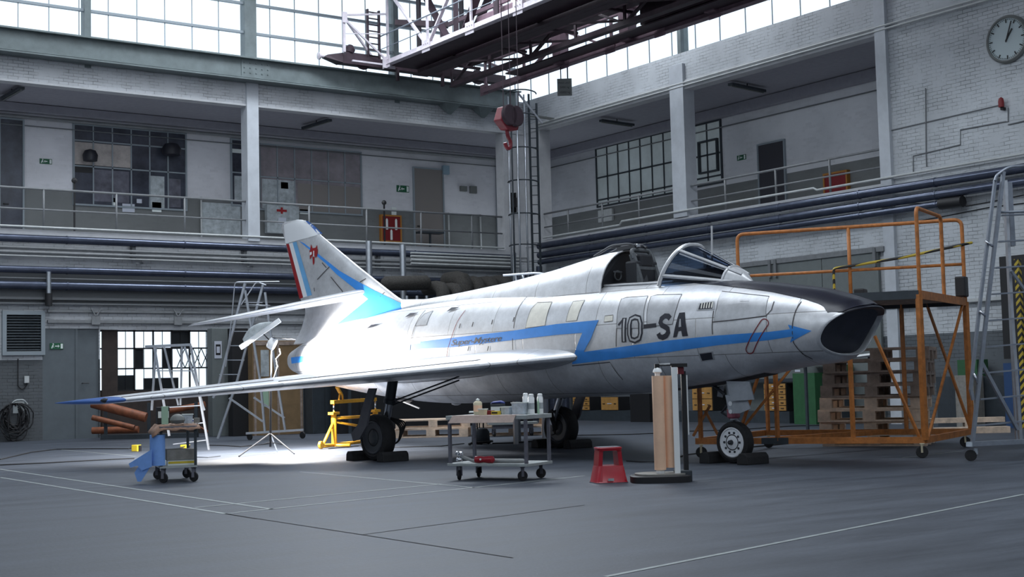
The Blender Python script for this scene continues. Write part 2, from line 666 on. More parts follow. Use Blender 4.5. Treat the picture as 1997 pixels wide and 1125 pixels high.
struct('trim_2', MB().box(X0, YB - 0.05, ZC - 0.06, XR, YB + 0.30, ZC), 'concrete_white')
struct('wall_gallery_back', MB().box(X0, YB + GD, ZG, XR + GD + T, YB + GD + T, ZC), 'gallery_back_paint')
struct('ceiling_gallery_back', MB().box(X0, YB + T, ZC, XR + GD + T, YB + GD, ZC + 0.2), 'ceiling_paint')

# --- right wall: gallery part up to Y = 20.9, solid nearer
YS = 20.82
ZGR = 5.70
struct('wall_right', MB().box(XR, YS, 0, XR + T, YB + T, ZGR - 0.1).box(XR, Y0, 0, XR + T, YS, ZC - 0.001), 'brick_right')
struct('wall_right_upper', MB().box(XR, Y0, ZC, XR + T, YB, ZT), 'brick_right')
struct('trim_3', MB().box(XR - 0.05, YS, ZGR - 0.14, XR + GD, YB, ZGR), 'concrete_white')
struct('trim_4', MB().box(XR - 0.05, YS, ZC - 0.04, XR + 0.3, YB, ZC + 0.22), 'concrete_white')
struct('wall_gallery_right', MB().box(XR + GD, YS, ZGR, XR + GD + T, YB + GD, ZC), 'gallery_right_paint')
struct('wall_gallery_end', MB().box(XR + T, YS - T, ZGR, XR + GD + T, YS, ZC), 'gallery_right_paint')
struct('ceiling_gallery_right', MB().box(XR + T, YS, ZC, XR + GD + T, YB + T, ZC + 0.2), 'ceiling_paint')

# walls and roof behind and beside the photographer
struct('wall_left', MB().box(X0 - T, Y0, 0, X0, YB + GD, ZT), 'brick_right')
struct('wall_front', MB().box(X0, Y0 - T, 0, XR, Y0, ZT), 'brick_back')
struct('ceiling', MB().box(X0, Y0, ROOF, XR + T, YB + T, ROOF + 0.3), 'ceiling_paint')

# --- columns of the galleries
def col_mesh(x0, y0, x1, y1, z0, z1):
    return MB().box(x0, y0, z0, x1, y1, z1)


struct('trim_5', col_mesh(16.06, YB - 0.10, 16.42, YB + 0.32, ZG, 10.05), 'column_paint')
struct('trim_6', col_mesh(6.6, YB - 0.10, 6.96, YB + 0.32, ZG, 10.05), 'column_paint')
struct('trim_7', col_mesh(XR - 0.10, 27.89, XR + 0.32, 28.45, ZGR, ZC + 0.7), 'column_paint')
struct('trim_8', col_mesh(XR - 0.10, 20.80, XR + 0.3, 21.12, 0.0, ZC + 0.9), 'column_paint')
struct('trim_9', MB().box(XR - 0.85, YB - 0.02, 5.1, XR + T, YB + T, ZC).box(XR - 0.02, YB - 0.9, 5.1, XR + T, YB, ZC), 'concrete_white')  # corner pier

# --- clerestory windows
def clerestory():
    # back
    f = MB()
    zs = [ZT + 0.23]
    xs = [atY(p, 60, YB).x for p in (38, 97, 214, 270, 325, 378, 430)]
    dx = 0.795
    x = xs[0]
    xs2 = []
    x = 9.2
    base = atY(214, 60, YB).x
    k = -26
    while base + k * dx < XR:
        if base + k * dx > X0:
            xs2.append(base + k * dx)
        k += 1
    for x in xs2:
        f.box(x - 0.009, YB + 0.10, ZT, x + 0.009, YB + 0.13, ROOF)
    for z in (11.43, 12.28, 13.13, 14.0, 14.9):
        f.box(X0, YB + 0.06, z - 0.035, XR, YB + 0.16, z + 0.035)
    fr = f.build('window_frame', 'frame_steel')
    w = MB().box(X0, YB + 0.12, ZT, XR, YB + 0.13, ROOF)
    win = w.build('window_1', 'pane')
    win['kind'] = 'structure'
    fr.parent = win
    for x0, w_ in ((11.45, 0.17), (1.9, 0.17), (21.0, 0.17), (16.06, 0.36), (6.6, 0.36)):
        o = MB().box(x0, YB - 0.02, ZT - 0.5, x0 + w_, YB + 0.3, ROOF).build('window_post', 'green_steel')
        o.parent = win
    # right
    f = MB()
    ys = [atX(px, py, XR).y for px, py in ((1138, 160), (1177, 150), (1214, 138), (1253, 126), (1293, 114), (1426, 73), (1525, 44), (1577, 27), (1632, 10))]
    d = 0.98
    y = 28.2
    y = Y0 + 0.3
    while y < YB:
        f.box(XR + 0.10, y - 0.009, ZT, XR + 0.13, y + 0.009, ROOF)
        y += d
    for z in (11.75, 13.1, 14.4):
        f.box(XR + 0.06, Y0, z - 0.03, XR + 0.16, YB, z + 0.03)
    win = MB().box(XR + 0.12, Y0, ZT, XR + 0.13, YB, ROOF).build('window_2', 'pane')
    win['kind'] = 'structure'
    f.build('window_frame', 'frame_steel', win)
    for y in (28.1, 20.9):
        MB().box(XR, y - 0.07, ZT, XR + 0.3, y + 0.07, ROOF).build('window_post', 'green_steel', win)


glass_mat('pane', (0.97, 0.99, 1.0), 0.12, 0.1)
clerestory()

# --- crane runway girder on the back wall
gi = thing('crane_runway', 'long green steel crane runway girder above the white brick band of the back wall', 'girder', (0, YB - 0.3, 9.95))
MB().box(X0, YB - 0.34, 9.97, XR - 0.4, YB - 0.29, 10.54).build('web', 'green_steel', gi, world=True)
MB().box(X0, YB - 0.50, 9.93, XR - 0.4, YB - 0.01, 9.97).box(X0, YB - 0.42, 10.0, XR - 0.4, YB - 0.341, 10.03).build('lower_flange', 'green_steel', gi, world=True)
MB().box(X0, YB - 0.50, 10.54, XR - 0.4, YB - 0.01, 10.585).build('upper_flange', 'green_steel', gi, world=True)
for x in (6.78, 16.24):
    mbp = MB().box(x - 0.45, YB - 0.36, 9.93, x + 0.45, YB - 0.341, 10.54)
    for i in range(5):
        for j in range(4):
            mbp.lathe([(0.02, 0), (0.02, 0.02)], (x - 0.36 + i * 0.18, YB - 0.38, 10.02 + j * 0.14), (0, 1, 0), 6)
    mbp.build('splice_plate', 'green_steel', gi, world=True)

# ================================================================ THE AIRCRAFT (local x = aft, y = starboard, z = up)
AZ = math.radians(96.5)
NOSE_WHEEL = atZ(1435, 903)
plane = thing('jet_fighter', 'silver swept-wing jet fighter with open cockpit and black anti-glare nose, parked on the hangar floor', 'aircraft',
              (NOSE_WHEEL.x, NOSE_WHEEL.y, 0), AZ)
AD = Vector((math.cos(AZ), math.sin(AZ), 0))
AN = Vector((-AD.y, AD.x, 0))
A0 = Vector((NOSE_WHEEL.x, NOSE_WHEEL.y, 0))

ST = [(-2.10, 2.07, 1.42, .610), (-2.02, 2.13, 1.37, .635), (-1.85, 2.20, 1.345, .65), (-1.5, 2.32, 1.32, .675), (-1.1, 2.40, 1.28, .70), (-.7, 2.47, 1.22, .725), (0, 2.55, 1.12, .76),
      (.8, 2.60, 1.04, .79), (2.0, 2.66, .97, .81), (3.4, 2.68, .93, .82), (5, 2.66, .87, .81), (6.2, 2.62, .86, .79),
      (7.5, 2.56, .94, .76), (8.5, 2.46, 1.05, .72), (9.3, 2.34, 1.16, .665), (10.0, 2.20, 1.27, .59), (10.5, 2.07, 1.38, .505), (10.78, 1.98, 1.46, .44)]
PX = 2.3


def cat(a, b, c, d, t):
    return b + 0.5 * t * (c - a + t * (2 * a - 5 * b + 4 * c - d + t * (3 * (b - c) + d - a)))


def sect(s):
    s = min(max(s, ST[0][0]), ST[-1][0] - 1e-6)
    i = 0
    while ST[i + 1][0] <= s:
        i += 1
    t = (s - ST[i][0]) / (ST[i + 1][0] - ST[i][0])
    r = []
    for k in (1, 2, 3):
        p1, p2 = ST[i][k], ST[i + 1][k]
        h = ST[i + 1][0] - ST[i][0]
        m1 = (ST[i + 1][k] - ST[i - 1][k]) / (ST[i + 1][0] - ST[i - 1][0]) * h if i > 0 else (p2 - p1)
        m2 = (ST[i + 2][k] - ST[i][k]) / (ST[i + 2][0] - ST[i][0]) * h if i + 2 < len(ST) else (p2 - p1)
        r.append((2 * t ** 3 - 3 * t ** 2 + 1) * p1 + (t ** 3 - 2 * t ** 2 + t) * m1 + (-2 * t ** 3 + 3 * t ** 2) * p2 + (t ** 3 - t ** 2) * m2)
    return r  # top, bottom, halfwidth


def rake(s):
    return 0.20 * min(1.0, max(0.0, (-0.5 - s) / 1.5))


def setback(s):
    return 0.20 * min(1.0, max(0.0, (-0.7 - s) / 1.3)) ** 1.5


def fpt(s, th, grow=0.0):
    top, bot, w = sect(s)
    zc, h = (top + bot) / 2, (top - bot) / 2
    c, sn = math.cos(th), math.sin(th)
    y = (w + grow) * math.copysign(abs(c) ** (2 / PX), c)
    q = math.copysign(abs(sn) ** (2 / PX), sn)
    return Vector((s - rake(s) * q + setback(s) * abs(c) ** (4 / PX), y, zc + (h + grow) * q))


def fside(x, z, grow=0.004, side=1):
    """starboard skin point at station x, height z"""
    s = x
    for _ in range(4):
        top, bot, w = sect(s)
        zc, h = (top + bot) / 2, (top - bot) / 2
        q = max(-0.999, min(0.999, (z - zc) / h))
        s = x + rake(s) * q - setback(s) * (1 - abs(q) ** PX) ** (2 / PX)
    top, bot, w = sect(s)
    zc, h = (top + bot) / 2, (top - bot) / 2
    q = max(-0.999, min(0.999, (z - zc) / h))
    th = math.asin(math.copysign(abs(q) ** (PX / 2), q))
    p = fpt(s, th)
    e = 0.01
    n = (fpt(s + e, th) - fpt(s - e, th)).cross(fpt(s, th + e) - fpt(s, th - e))
    n = n.normalized()
    if n.y < 0:
        n = -n
    p = p + n * grow
    p.y *= side
    return p


def hit_plane(px, py, l):
    r = ray(px, py)
    t = (A0 + AN * l - EYE).dot(AN) / r.dot(AN)
    P = EYE + r * t - A0
    return P.dot(AD), P.z


def hit(px, py):
    """photograph pixel -> (x, z) on the starboard fuselage skin"""
    l = 0.7
    for _ in range(12):
        x, z = hit_plane(px, py, l)
        l = 0.5 * l + 0.5 * fside(x, z, 0).y
    return x, z


def hits(pts):
    return [hit(*p) for p in pts]


NS = 48
rings = []
s = ST[0][0]
ss = [ST[0][0] + 0.0]
while s < ST[-1][0]:
    rings.append([fpt(s, 2 * PI * k / NS) for k in range(NS)])
    s += 0.06 if s < -1 else 0.16
rings.append([fpt(ST[-1][0], 2 * PI * k / NS) for k in range(NS)])
fus = MB().loft(rings, cap=False).build('fuselage', 'skin', plane, smooth=True)


# intake lip and duct
def ring_at(s, scale, dx=0.0, dz=0.0):
    top, bot, w = sect(ST[0][0])
    zc, h = (top + bot) / 2, (top - bot) / 2
    g = []
    for k in range(NS):
        a = 2 * PI * k / NS
        c, sn = math.cos(a), math.sin(a)
        q = math.copysign(abs(sn) ** (2 / PX), sn)
        y = (w - scale) * math.copysign(abs(c) ** (2 / PX), c)
        g.append(Vector((s - rake(-2.1) * q + setback(-2.1) * abs(c) ** (4 / PX), y, zc + dz + (h - scale) * q)))
    return g


lip = [ring_at(-2.10, 0), ring_at(-2.125, 0.006), ring_at(-2.145, 0.018), ring_at(-2.148, 0.026), ring_at(-2.14, 0.034), ring_at(-2.11, 0.041), ring_at(-2.06, 0.046)]
MB().loft(lip, cap=False).build('intake_lip', 'skin_plain', plane, smooth=True)
duct = [ring_at(-2.06, 0.046), ring_at(-1.6, 0.07), ring_at(-1.0, 0.11), ring_at(-0.2, 0.14), ring_at(0.8, 0.17)]
MB().loft(duct, cap=True).build('intake_duct', 'duct', plane, smooth=True)
# radar fairing under the upper lip
g = []
for i in range(9):
    t = i / 8
    x = -2.33 + 0.62 * t
    w = 0.30 * math.sin(min(1, t * 1.6 + 0.05) * PI / 2)
    h = 0.105 * math.sin(min(1, t * 1.5 + 0.05) * PI / 2)
    g.append([Vector((x, w * math.cos(a), 2.085 + h * math.sin(a) * (1 if math.sin(a) < 0 else 0.5))) for a in [2 * PI * k / 20 for k in range(20)]])
MB().loft(g).build('nose_fairing', 'antiglare', plane, smooth=True)

# black anti-glare panel over the nose
AGB = [(1290, 549), (1340, 551), (1400, 556), (1450, 562), (1500, 570), (1560, 583), (1592, 593), (1608, 601), (1614, 609)]
agz = hits(AGB)
agz = [(x, z) for x, z in agz]


def ag_theta(s):
    pts = sorted(agz)
    if s <= pts[0][0]:
        z = pts[0][1]
    elif s >= pts[-1][0]:
        z = pts[-1][1]
    else:
        for i in range(len(pts) - 1):
            if pts[i][0] <= s <= pts[i + 1][0]:
                t = (s - pts[i][0]) / (pts[i + 1][0] - pts[i][0])
                z = pts[i][1] * (1 - t) + pts[i + 1][1] * t
                break
    top, bot, w = sect(s)
    q = max(0, min(0.999, (z - (top + bot) / 2) / ((top - bot) / 2)))
    return math.asin(q ** (PX / 2))


g = []
s = -2.14
while s < max(a[0] for a in agz) + 0.05:
    th = ag_theta(s)
    g.append([fpt(max(s, -2.1), th + (PI - 2 * th) * k / 24, 0.006) + Vector((min(0, s + 2.1), 0, 0)) for k in range(25)])
    s += 0.06
MB().loft(g, cap=False, closed=False).build('antiglare_panel', 'antiglare', plane, smooth=True)
# black upper arc of the lip
th = ag_theta(-2.1)
g = []
for j, (dx, sc) in enumerate(((0.0, -0.007), (-0.03, 0.0), (-0.052, 0.016), (-0.056, 0.027), (-0.048, 0.037), (-0.01, 0.048), (0.1, 0.055))):
    top, bot, w = sect(ST[0][0])
    zc, h = (top + bot) / 2, (top - bot) / 2
    row = []
    for k in range(25):
        a = th + (PI - 2 * th) * k / 24
        c, sn = math.cos(a), math.sin(a)
        q = abs(sn) ** (2 / PX)
        row.append(Vector((-2.10 + dx - rake(-2.1) * q + setback(-2.1) * abs(c) ** (4 / PX), (w - sc) * math.copysign(abs(c) ** (2 / PX), c), zc + (h - sc) * q)))
    g.append(row)
MB().loft(g, cap=False, closed=False).build('upper_lip', 'antiglare', plane, smooth=True)

# dorsal spine from the cockpit bulkhead to the fin
SP = [(2.02, 3.14, .44), (2.3, 3.13, .45), (2.8, 3.06, .45), (3.4, 2.97, .44), (4.56, 2.85, .36), (5.9, 2.76, .24), (6.9, 2.71, .14), (7.6, 2.75, .08), (8.2, 2.9, .05)]


def spine_ring(s, top, w, n=20):
    base = sect(s)[0] - 0.22
    return [Vector((s - (0.10 if s < 2.1 else 0) * (1 - abs(math.cos(PI * k / n))), w * math.cos(PI * k / n) * (1 + 0.25 * (1 - math.sin(PI * k / n))),
                    base + (top - base) * max(0, math.sin(PI * k / n)) ** 0.72)) for k in range(n + 1)]


def spin(s):
    i = 0
    while i < len(SP) - 2 and SP[i + 1][0] <= s:
        i += 1
    t = (s - SP[i][0]) / (SP[i + 1][0] - SP[i][0])
    return SP[i][1] * (1 - t) + SP[i + 1][1] * t, SP[i][2] * (1 - t) + SP[i + 1][2] * t


g = []
s = 2.02
while s <= 8.2:
    g.append(spine_ring(s, *spin(s)))
    s += 0.103
MB().loft(g, cap=False, closed=False).build('dorsal_spine', 'skin', plane, smooth=True)
# dark cockpit bulkhead just inside the front edge of the spine, with its edge seal
bh = [p + Vector((0.05, 0, -0.015)) for p in spine_ring(2.02, 3.12, .43)]
mb = MB().add(bh, [tuple(range(len(bh)))])
mb.build('cockpit_bulkhead', 'cockpit_dark', plane)
MB().tube([p + Vector((-0.01, 0, 0)) for p in spine_ring(2.02, 3.14, .44)], 0.014, 6).build('bulkhead_frame', 'skin_plain', plane, smooth=True)
# hinge frame of the missing canopy, above the bulkhead
MB().tube(arc_path([(2.55, 0.10, 3.10), (2.15, 0.12, 3.23), (1.80, 0.10, 3.23), (1.62, 0.08, 3.16)], 0.08), 0.02, 6).tube(
    arc_path([(2.55, -0.10, 3.10), (2.15, -0.12, 3.23), (1.80, -0.10, 3.23), (1.62, -0.08, 3.16)], 0.08), 0.02, 6).box(
    1.68, -0.12, 3.14, 2.05, 0.12, 3.20).build('canopy_rail', 'gear_dark', plane, smooth=True)
MB().lathe([(0.02, 0), (0.035, 0.01), (0.035, 0.05), (0.02, 0.06)], (1.62, 0.10, 3.15), (0, 0, 1), 10).build('canopy_lock', 'chrome', plane, smooth=True)

# cockpit opening, sill and seat
opening = [(0.80, .30), (1.2, .36), (1.7, .39), (2.05, .40), (2.05, -.40), (1.7, -.39), (1.2, -.36), (0.8, -.30)]


def ftop(x, y, grow=0.006):
    top, bot, w = sect(x)
    zc, h = (top + bot) / 2, (top - bot) / 2
    q = (1 - min(0.99, abs(y) / w) ** PX) ** (1 / PX)
    return Vector((x, y, zc + h * q + grow))


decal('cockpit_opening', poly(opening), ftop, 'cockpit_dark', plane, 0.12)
MB().tube([ftop(x, y, 0.02) for x, y in opening], 0.018, 6, closed=True).build('cockpit_sill', 'skin_plain', plane, smooth=True)
seat = MB()
seat.box(1.55, -.24, 2.45, 1.78, .24, 2.95)
seat_o = seat.build('ejection_seat', 'cockpit_dark', plane, bevel=0.03)
hb = MB()
for sy in (-1, 1):
    hb.bar((1.46, sy * 0.20, 2.5), (1.66, sy * 0.20, 3.06), 0.05, 0.10)
hb.bar((1.58, -0.2, 2.84), (1.58, 0.2, 2.84), 0.07, 0.05)
hb.bar((1.50, -0.2, 2.60), (1.50, 0.2, 2.60), 0.07, 0.05)
hb.tube(arc_path([(1.62, -.2, 2.98), (1.68, -.2, 3.12), (1.68, .2, 3.12), (1.62, .2, 2.98)], 0.1), 0.035, 8)
hb.build('seat_frame', 'seat_grey', seat_o, bevel=0.008)
MB().box(1.54, -.13, 2.86, 1.66, .13, 3.05).build('headrest', 'cockpit_dark', seat_o, bevel=0.03)
MB().tube([(2.0 + 0.0 * i, 0.16 + 0.07 * math.cos(i * PI / 6), 2.76 + 0.07 * math.sin(i * PI / 6)) for i in range(12)], 0.012, 6, closed=True).box(
    1.93, 0.14, 2.80, 1.96, 0.30, 2.82).build('pulley', 'seat_grey', plane)
MB().box(0.78, -.26, 2.50, 1.05, .26, 2.72).box(0.92, -.3, 2.5, 1.2, .3, 2.62).build('instrument_panel', 'cockpit_dark', plane, bevel=0.03)
# low deflector in front of the seat
MB().add([(1.25, .30, 2.6), (1.32, .26, 2.72), (1.45, .24, 2.60)], [(0, 1, 2)]).build('seat_cushion', 'cockpit_dark', plane)


# windscreen
def ws_ring(t, n=16, grow=0.0):
    """t = 0 rear arch .. 1 front point"""
    s = 0.92 - 1.27 * t
    top = 2.60 + (0.50) * (1 - t) ** 0.95 if t < 1 else 2.56
    w = 0.43 * (1 - t) ** 0.55 + 0.02
    base = sect(s)[0] - 0.09
    out = []
    for k in range(n + 1):
        a = PI * k / n
        lean = 0.30 * (1 - t) * math.sin(a)
        y = (w + grow) * math.copysign(abs(math.cos(a)) ** 0.8, math.cos(a))
        out.append(Vector((s - lean, y, base + (top + grow - base) * max(0, math.sin(a)) ** 0.85)))
    return out


g = [ws_ring(t / 16) for t in range(16)]
ws = MB().loft(g, cap=False, closed=False).build('windscreen', 'windscreen_glass', plane, smooth=True)
fr = MB().tube(ws_ring(0, 24, 0.006), 0.032, 8)
for k in (5, 11):
    fr.tube([ws_ring(t / 16, 16, 0.006)[k] for t in range(16)], 0.024, 8)
for k in (1, 15):
    fr.tube([ws_ring(t / 16, 16, 0.004)[k] for t in range(16)], 0.028, 8)
fr.tube(ws_ring(12 / 16, 16, 0.004), 0.022, 8)
fr.build('windscreen_frame', 'skin_plain', ws, smooth=True)
# metal cone in front of the glass
g = [ws_ring(t / 16, 16, 0.008) for t in (12, 13, 14, 15)]
g.append([Vector((-0.42, 0.02 * math.cos(PI * k / 16), sect(-.42)[0] - 0.03 + 0.03 * math.sin(PI * k / 16))) for k in range(17)])
MB().loft(g, cap=False, closed=False).build('windscreen_foot', 'skin_plain', ws, smooth=True)
MB().box(0.15, -.28, 2.5, 0.85, .28, 2.74).build('gunsight_coaming', 'cockpit_dark', ws, bevel=0.06)
MB().tube([(0.30, 0.0, 2.85), (0.30, -0.02, 3.35)], 0.014, 6).build('probe_mast', 'concrete_white', plane)


# ---- wings
def aero(u):
    """NACA 4-digit half thickness, unit chord"""
    return 5 * (0.2969 * math.sqrt(max(u, 0)) - 0.1260 * u - 0.3516 * u * u + 0.2843 * u ** 3 - 0.1036 * u ** 4)


US = [0, .004, .012, .03, .06, .1, .16, .25, .35, .45, .55, .65, .75, .85, .93, 1.0]
R_LE, R_TE = 2.42, 8.15


def wing_sec(l):
    """leading edge x, trailing edge x, z of chord line at both, thickness ratio"""
    t = (l - 0.9) / (5.35 - 0.9)
    le = R_LE + t * (8.15 - R_LE)
    te = 8.05 + max(0, (l - 0.8)) / (5.52 - 0.8) * (9.95 - 8.05)
    zl = 1.54 + t * (1.05 - 1.54)
    zt = 1.40 + t * (1.05 - 1.40)
    if l > 5.25:
        k = min(1, (l - 5.25) / 0.27)
        le = le + (te - le) * (1 - math.sqrt(max(0, 1 - k * k))) * 0.93
    th = 0.062
    if l < 1.3:
        le -= (1.3 - l) * 0.02
        th = 0.062 + (1.3 - l) * 0.01
    return le, te, zl, zt, th


def wing_ring(l, sgn=1):
    le, te, zl, zt, th = wing_sec(l)
    c = te - le
    thick = th * c
    if l > 5.25:
        thick *= 1.0 + 0.5 * (l - 5.25)
    pts = []
    for u in US:
        pts.append(Vector((le + u * c, sgn * l, zl + (zt - zl) * u + aero(u) * thick)))
    for u in reversed(US[1:-1]):
        pts.append(Vector((le + u * c, sgn * l, zl + (zt - zl) * u - aero(u) * thick * 0.9)))
    return pts


def wing_top(x, y, grow=0.004):
    le, te, zl, zt, th = wing_sec(abs(y))
    u = (x - le) / (te - le)
    return Vector((x, y, zl + (zt - zl) * u + aero(min(max(u, 0), 1)) * th * (te - le) + grow))


for sgn, nm in ((1, 'starboard'), (-1, 'port')):
    ls = [0.45, 0.7, 0.9, 1.1, 1.3, 1.6, 2.0, 2.5, 3.0, 3.6, 4.2, 4.8, 5.2]
    wing = MB().loft([wing_ring(l, sgn) for l in ls]).build('wing', 'skin_wing', plane, smooth=True)
    tips = [5.2, 5.25, 5.3, 5.36, 5.42, 5.47, 5.505, 5.52]
    MB().loft([wing_ring(l, sgn) for l in tips]).build('wing_tip', 'tip_blue', wing, smooth=True)
    MB().lathe([(0.0, -0.07), (0.03, -0.05), (0.042, 0), (0.03, 0.06), (0.0, 0.1)], wing_ring(5.36, sgn)[2] + Vector((0.05, 0, 0.0)), (0.75, 0.35 * sgn, 0), 12).build('navigation_light', 'gear_dark', wing, smooth=True)
    # leading edge slat line, aileron, fence
    mb = MB()
    for l0, l1, u0 in ((1.6, 3.6, 0.045), (3.6, 5.2, 0.09)):
        for l, ln in ((l0, l1),):
            a = [wing_top(wing_sec(l + (ln - l) * k / 8)[0] + u0 * (wing_sec(l + (ln - l) * k / 8)[1] - wing_sec(l + (ln - l) * k / 8)[0]), sgn * (l + (ln - l) * k / 8), 0.002) for k in range(9)]
            mb.tube(a, 0.006, 4)
    mb.build('slat_joint', 'seam', wing)
    # lower leading-edge slat face (inboard), slightly proud of the wing
    ra, rb = wing_ring(1.7, sgn), wing_ring(3.6, sgn)
    g = []
    for k in range(9):
        r = wing_ring(1.7 + 1.9 * k / 8, sgn)
        g.append([r[i] + Vector((-0.012, 0, 0.0)) for i in (3, 2, 1, 0, len(r) - 1, len(r) - 2, len(r) - 3, len(r) - 4)])
    MB().loft(g, cap=False, closed=False).build('slat', 'skin_plain', wing, smooth=True)
    # root fairing: long teardrop along the fuselage
    g = []
    for i in range(23):
        t = i / 22
        x = 2.42 + 5.75 * t
        r = (math.sin(PI * min(1, (t * 1.35) ** 0.55 if t < .74 else 1) * 0.5) ** 1.0) * (1 - max(0, t - 0.75) / 0.25 * 0.7)
        y0 = fside(x, 1.5, -0.06).y
        zc = 1.545 - 0.14 * max(0, (x - 2.3)) / 5.8
        g.append([Vector((x, sgn * (y0 + 0.22 * r * max(0, math.cos(a)) - 0.02), zc + 0.21 * r * math.sin(a))) for a in [-PI / 2 + PI * k / 12 for k in range(13)]])
    MB().loft(g, cap=False, closed=False).build('root_fairing', 'skin_plain', wing, smooth=True)
    mb = MB().tube([p[12] + Vector((0, sgn * 0.01, 0)) for p in g[1:-1]], 0.006, 5).tube([p[0] + Vector((0, sgn * 0.01, 0)) for p in g[1:-1]], 0.006, 5)
    mb.build('fairing_seam', 'seam', wing)

# ---- fin
FIN = [(2.05, 6.3, 10.72), (2.35, 6.7, 10.72), (2.69, 7.45, 10.74), (2.80, 7.72, 10.78), (2.98, 8.06, 10.98), (3.45, 8.92, 11.19), (4.12, 10.09, 11.47), (4.22, 10.26, 11.51), (4.40, 10.53, 11.60), (4.48, 10.66, 11.63), (4.545, 10.83, 11.60), (4.57, 11.0, 11.5)]


def fin_lt(z):
    z = min(max(z, FIN[0][0]), FIN[-1][0] - 1e-5)
    i = 0
    while FIN[i + 1][0] <= z:
        i += 1
    t = (z - FIN[i][0]) / (FIN[i + 1][0] - FIN[i][0])
    return FIN[i][1] * (1 - t) + FIN[i + 1][1] * t, FIN[i][2] * (1 - t) + FIN[i + 1][2] * t


def flare(u, z):
    return 0.20 * (max(0, 2.95 - z) / 0.7) ** 2 * min(1, u * 3)


def fin_half(x, z):
    le, te = fin_lt(z)
    u = min(max((x - le) / (te - le), 0), 1)
    return aero(u) * min(0.062 * (te - le), 0.19) + flare(u, z)


def fin_side(x, z, grow=0.004):
    return Vector((x, fin_half(x, z) + grow, z))


g = []
for z in [2.05, 2.15, 2.25, 2.35, 2.45, 2.55, 2.62, 2.69, 2.75, 2.80, 2.88] + [f[0] for f in FIN[4:-1]] + [4.5699]:
    le, te = fin_lt(z)
    g.append([Vector((le + u * (te - le), fin_half(le + u * (te - le), z), z)) for u in US] + [Vector((le + u * (te - le), -fin_half(le + u * (te - le), z), z)) for u in reversed(US[1:-1])])
fin = MB().loft(g).build('fin', 'skin_plain', plane, smooth=True)

def hp(pts, l):
    return [hit_plane(x, y, l) for x, y in pts]


def fin_decal(name, pts, m, l=0.07, grow=0.004):
    return decal(name, poly(hp(pts, l)), lambda x, z: fin_side(x, z, grow), m, fin, 0.1)


fin_decal('fin_cap', [(549, 438), (566, 432), (590, 429), (603, 436), (622, 456), (600, 463), (575, 469), (551, 475)], 'marking_white')
fin_decal('cap_edge', [(590, 430), (596, 431), (608, 440), (624, 455), (616, 456), (602, 441)], 'tip_blue', grow=0.007)
for pts, m, nm in (([(556, 476), (562, 475), (590, 580), (582, 583)], 'marking_red', 'rudder_stripe'),
                   ([(562, 475), (570, 473), (599, 578), (590, 580)], 'marking_white', 'rudder_stripe'),
                   ([(570, 473), (578, 471), (609, 575), (599, 578)], 'light_blue', 'rudder_stripe')):
    fin_decal(nm, pts, m, 0.03)
fin_decal('fin_sweep', [(577, 469), (588, 474), (620, 497), (660, 528), (720, 562), (772, 588), (801, 601), (740, 616), (664, 633), (690, 608), (718, 583), (690, 562), (655, 535), (632, 513), (600, 487)], 'blue', 0.10)
E1 = [([(606, 476), (609, 484), (615, 483), (618, 477), (619, 492), (616, 500), (611, 497), (606, 501), (603, 494)], 'marking_red', 'emblem'),
      ([(609, 500), (613, 498), (613, 513), (610, 517)], 'marking_red', 'emblem'),
      ([(603, 488), (608, 487), (608, 500), (604, 506)], 'marking_red', 'emblem'),
      ([(614, 488), (620, 486), (619, 499), (615, 503)], 'marking_red', 'emblem'),
      ([(604, 492), (608, 491), (608, 496), (604, 498)], 'marking_white', 'emblem'),
      ([(611, 489), (613, 489), (613, 500), (611, 501)], 'marking_white', 'emblem')]
for i, (pts, m, nm) in enumerate(E1):
    fin_decal(nm, pts, m, 0.06, 0.007 + 0.001 * i)
for a, b in (((643, 540), (667, 568)), ((667, 568), (664, 580)), ((608, 561), (609, 568)), ((615, 545), (640, 520)), ((700, 550), (710, 543)), ((740, 578), (746, 570)), ((625, 512), (634, 522))):
    (x0, z0), (x1, z1) = hp([a], 0.1)[0], hp([b], 0.1)[0]
    decal('panel_seam', ribbon([(x0, z0), (x1, z1)], 0.02), lambda x, z: fin_side(x, z, 0.005), 'seam', fin, 0.2)

# ---- tailplane
for sgn in (1, -1):
    g = []
    for i in range(11):
        t = i / 10
        l = 0.06 + t * 2.19
        le = 8.60 + t * 2.0
        te = 10.72 + t * 0.72
        if t > 0.85:
            k = (t - 0.85) / 0.15
            le += (te - le) * (1 - math.sqrt(1 - k * k * 0.96)) * 0.9
        z = 2.90 - 0.44 * t
        h = 0.085 * (te - le)
        g.append([Vector((le + u * (te - le), sgn * l, z + 0.06 * (1 - t) - 0.16 * (1 - t * .7) * u + aero(u) * h)) for u in US] + [Vector((le + u * (te - le), sgn * l, z + 0.06 * (1 - t) - 0.16 * (1 - t * .7) * u - aero(u) * h)) for u in reversed(US[1:-1])])
    MB().loft(g).build('tailplane', 'skin_plain', plane, smooth=True)

# ---- exhaust
exh = MB()
rr = [fpt(10.775, 2 * PI * k / NS) for k in range(NS)]
cx = Vector((10.78, 0, 1.79))
rings = [rr, [cx + (p - cx) * 0.93 + Vector((0.03, 0, 0)) for p in rr], [cx + (p - cx) * 0.90 + Vector((-0.3, 0, 0)) for p in rr], [cx + (p - cx) * 0.75 + Vector((-0.9, 0, 0)) for p in rr]]
MB().loft(rings, cap=False).build('exhaust_nozzle', 'gear_dark', plane, smooth=True)


# ---- markings on the fuselage side
def fdecal(name, shape, m, grow=0.004, step=0.07):
    return decal(name, shape, lambda x, z: fside(x, z, grow), m, fus, step)


def fpoly(name, pts, m, grow=0.004, step=0.07):
    return fdecal(name, poly(hits(pts)), m, grow, step)


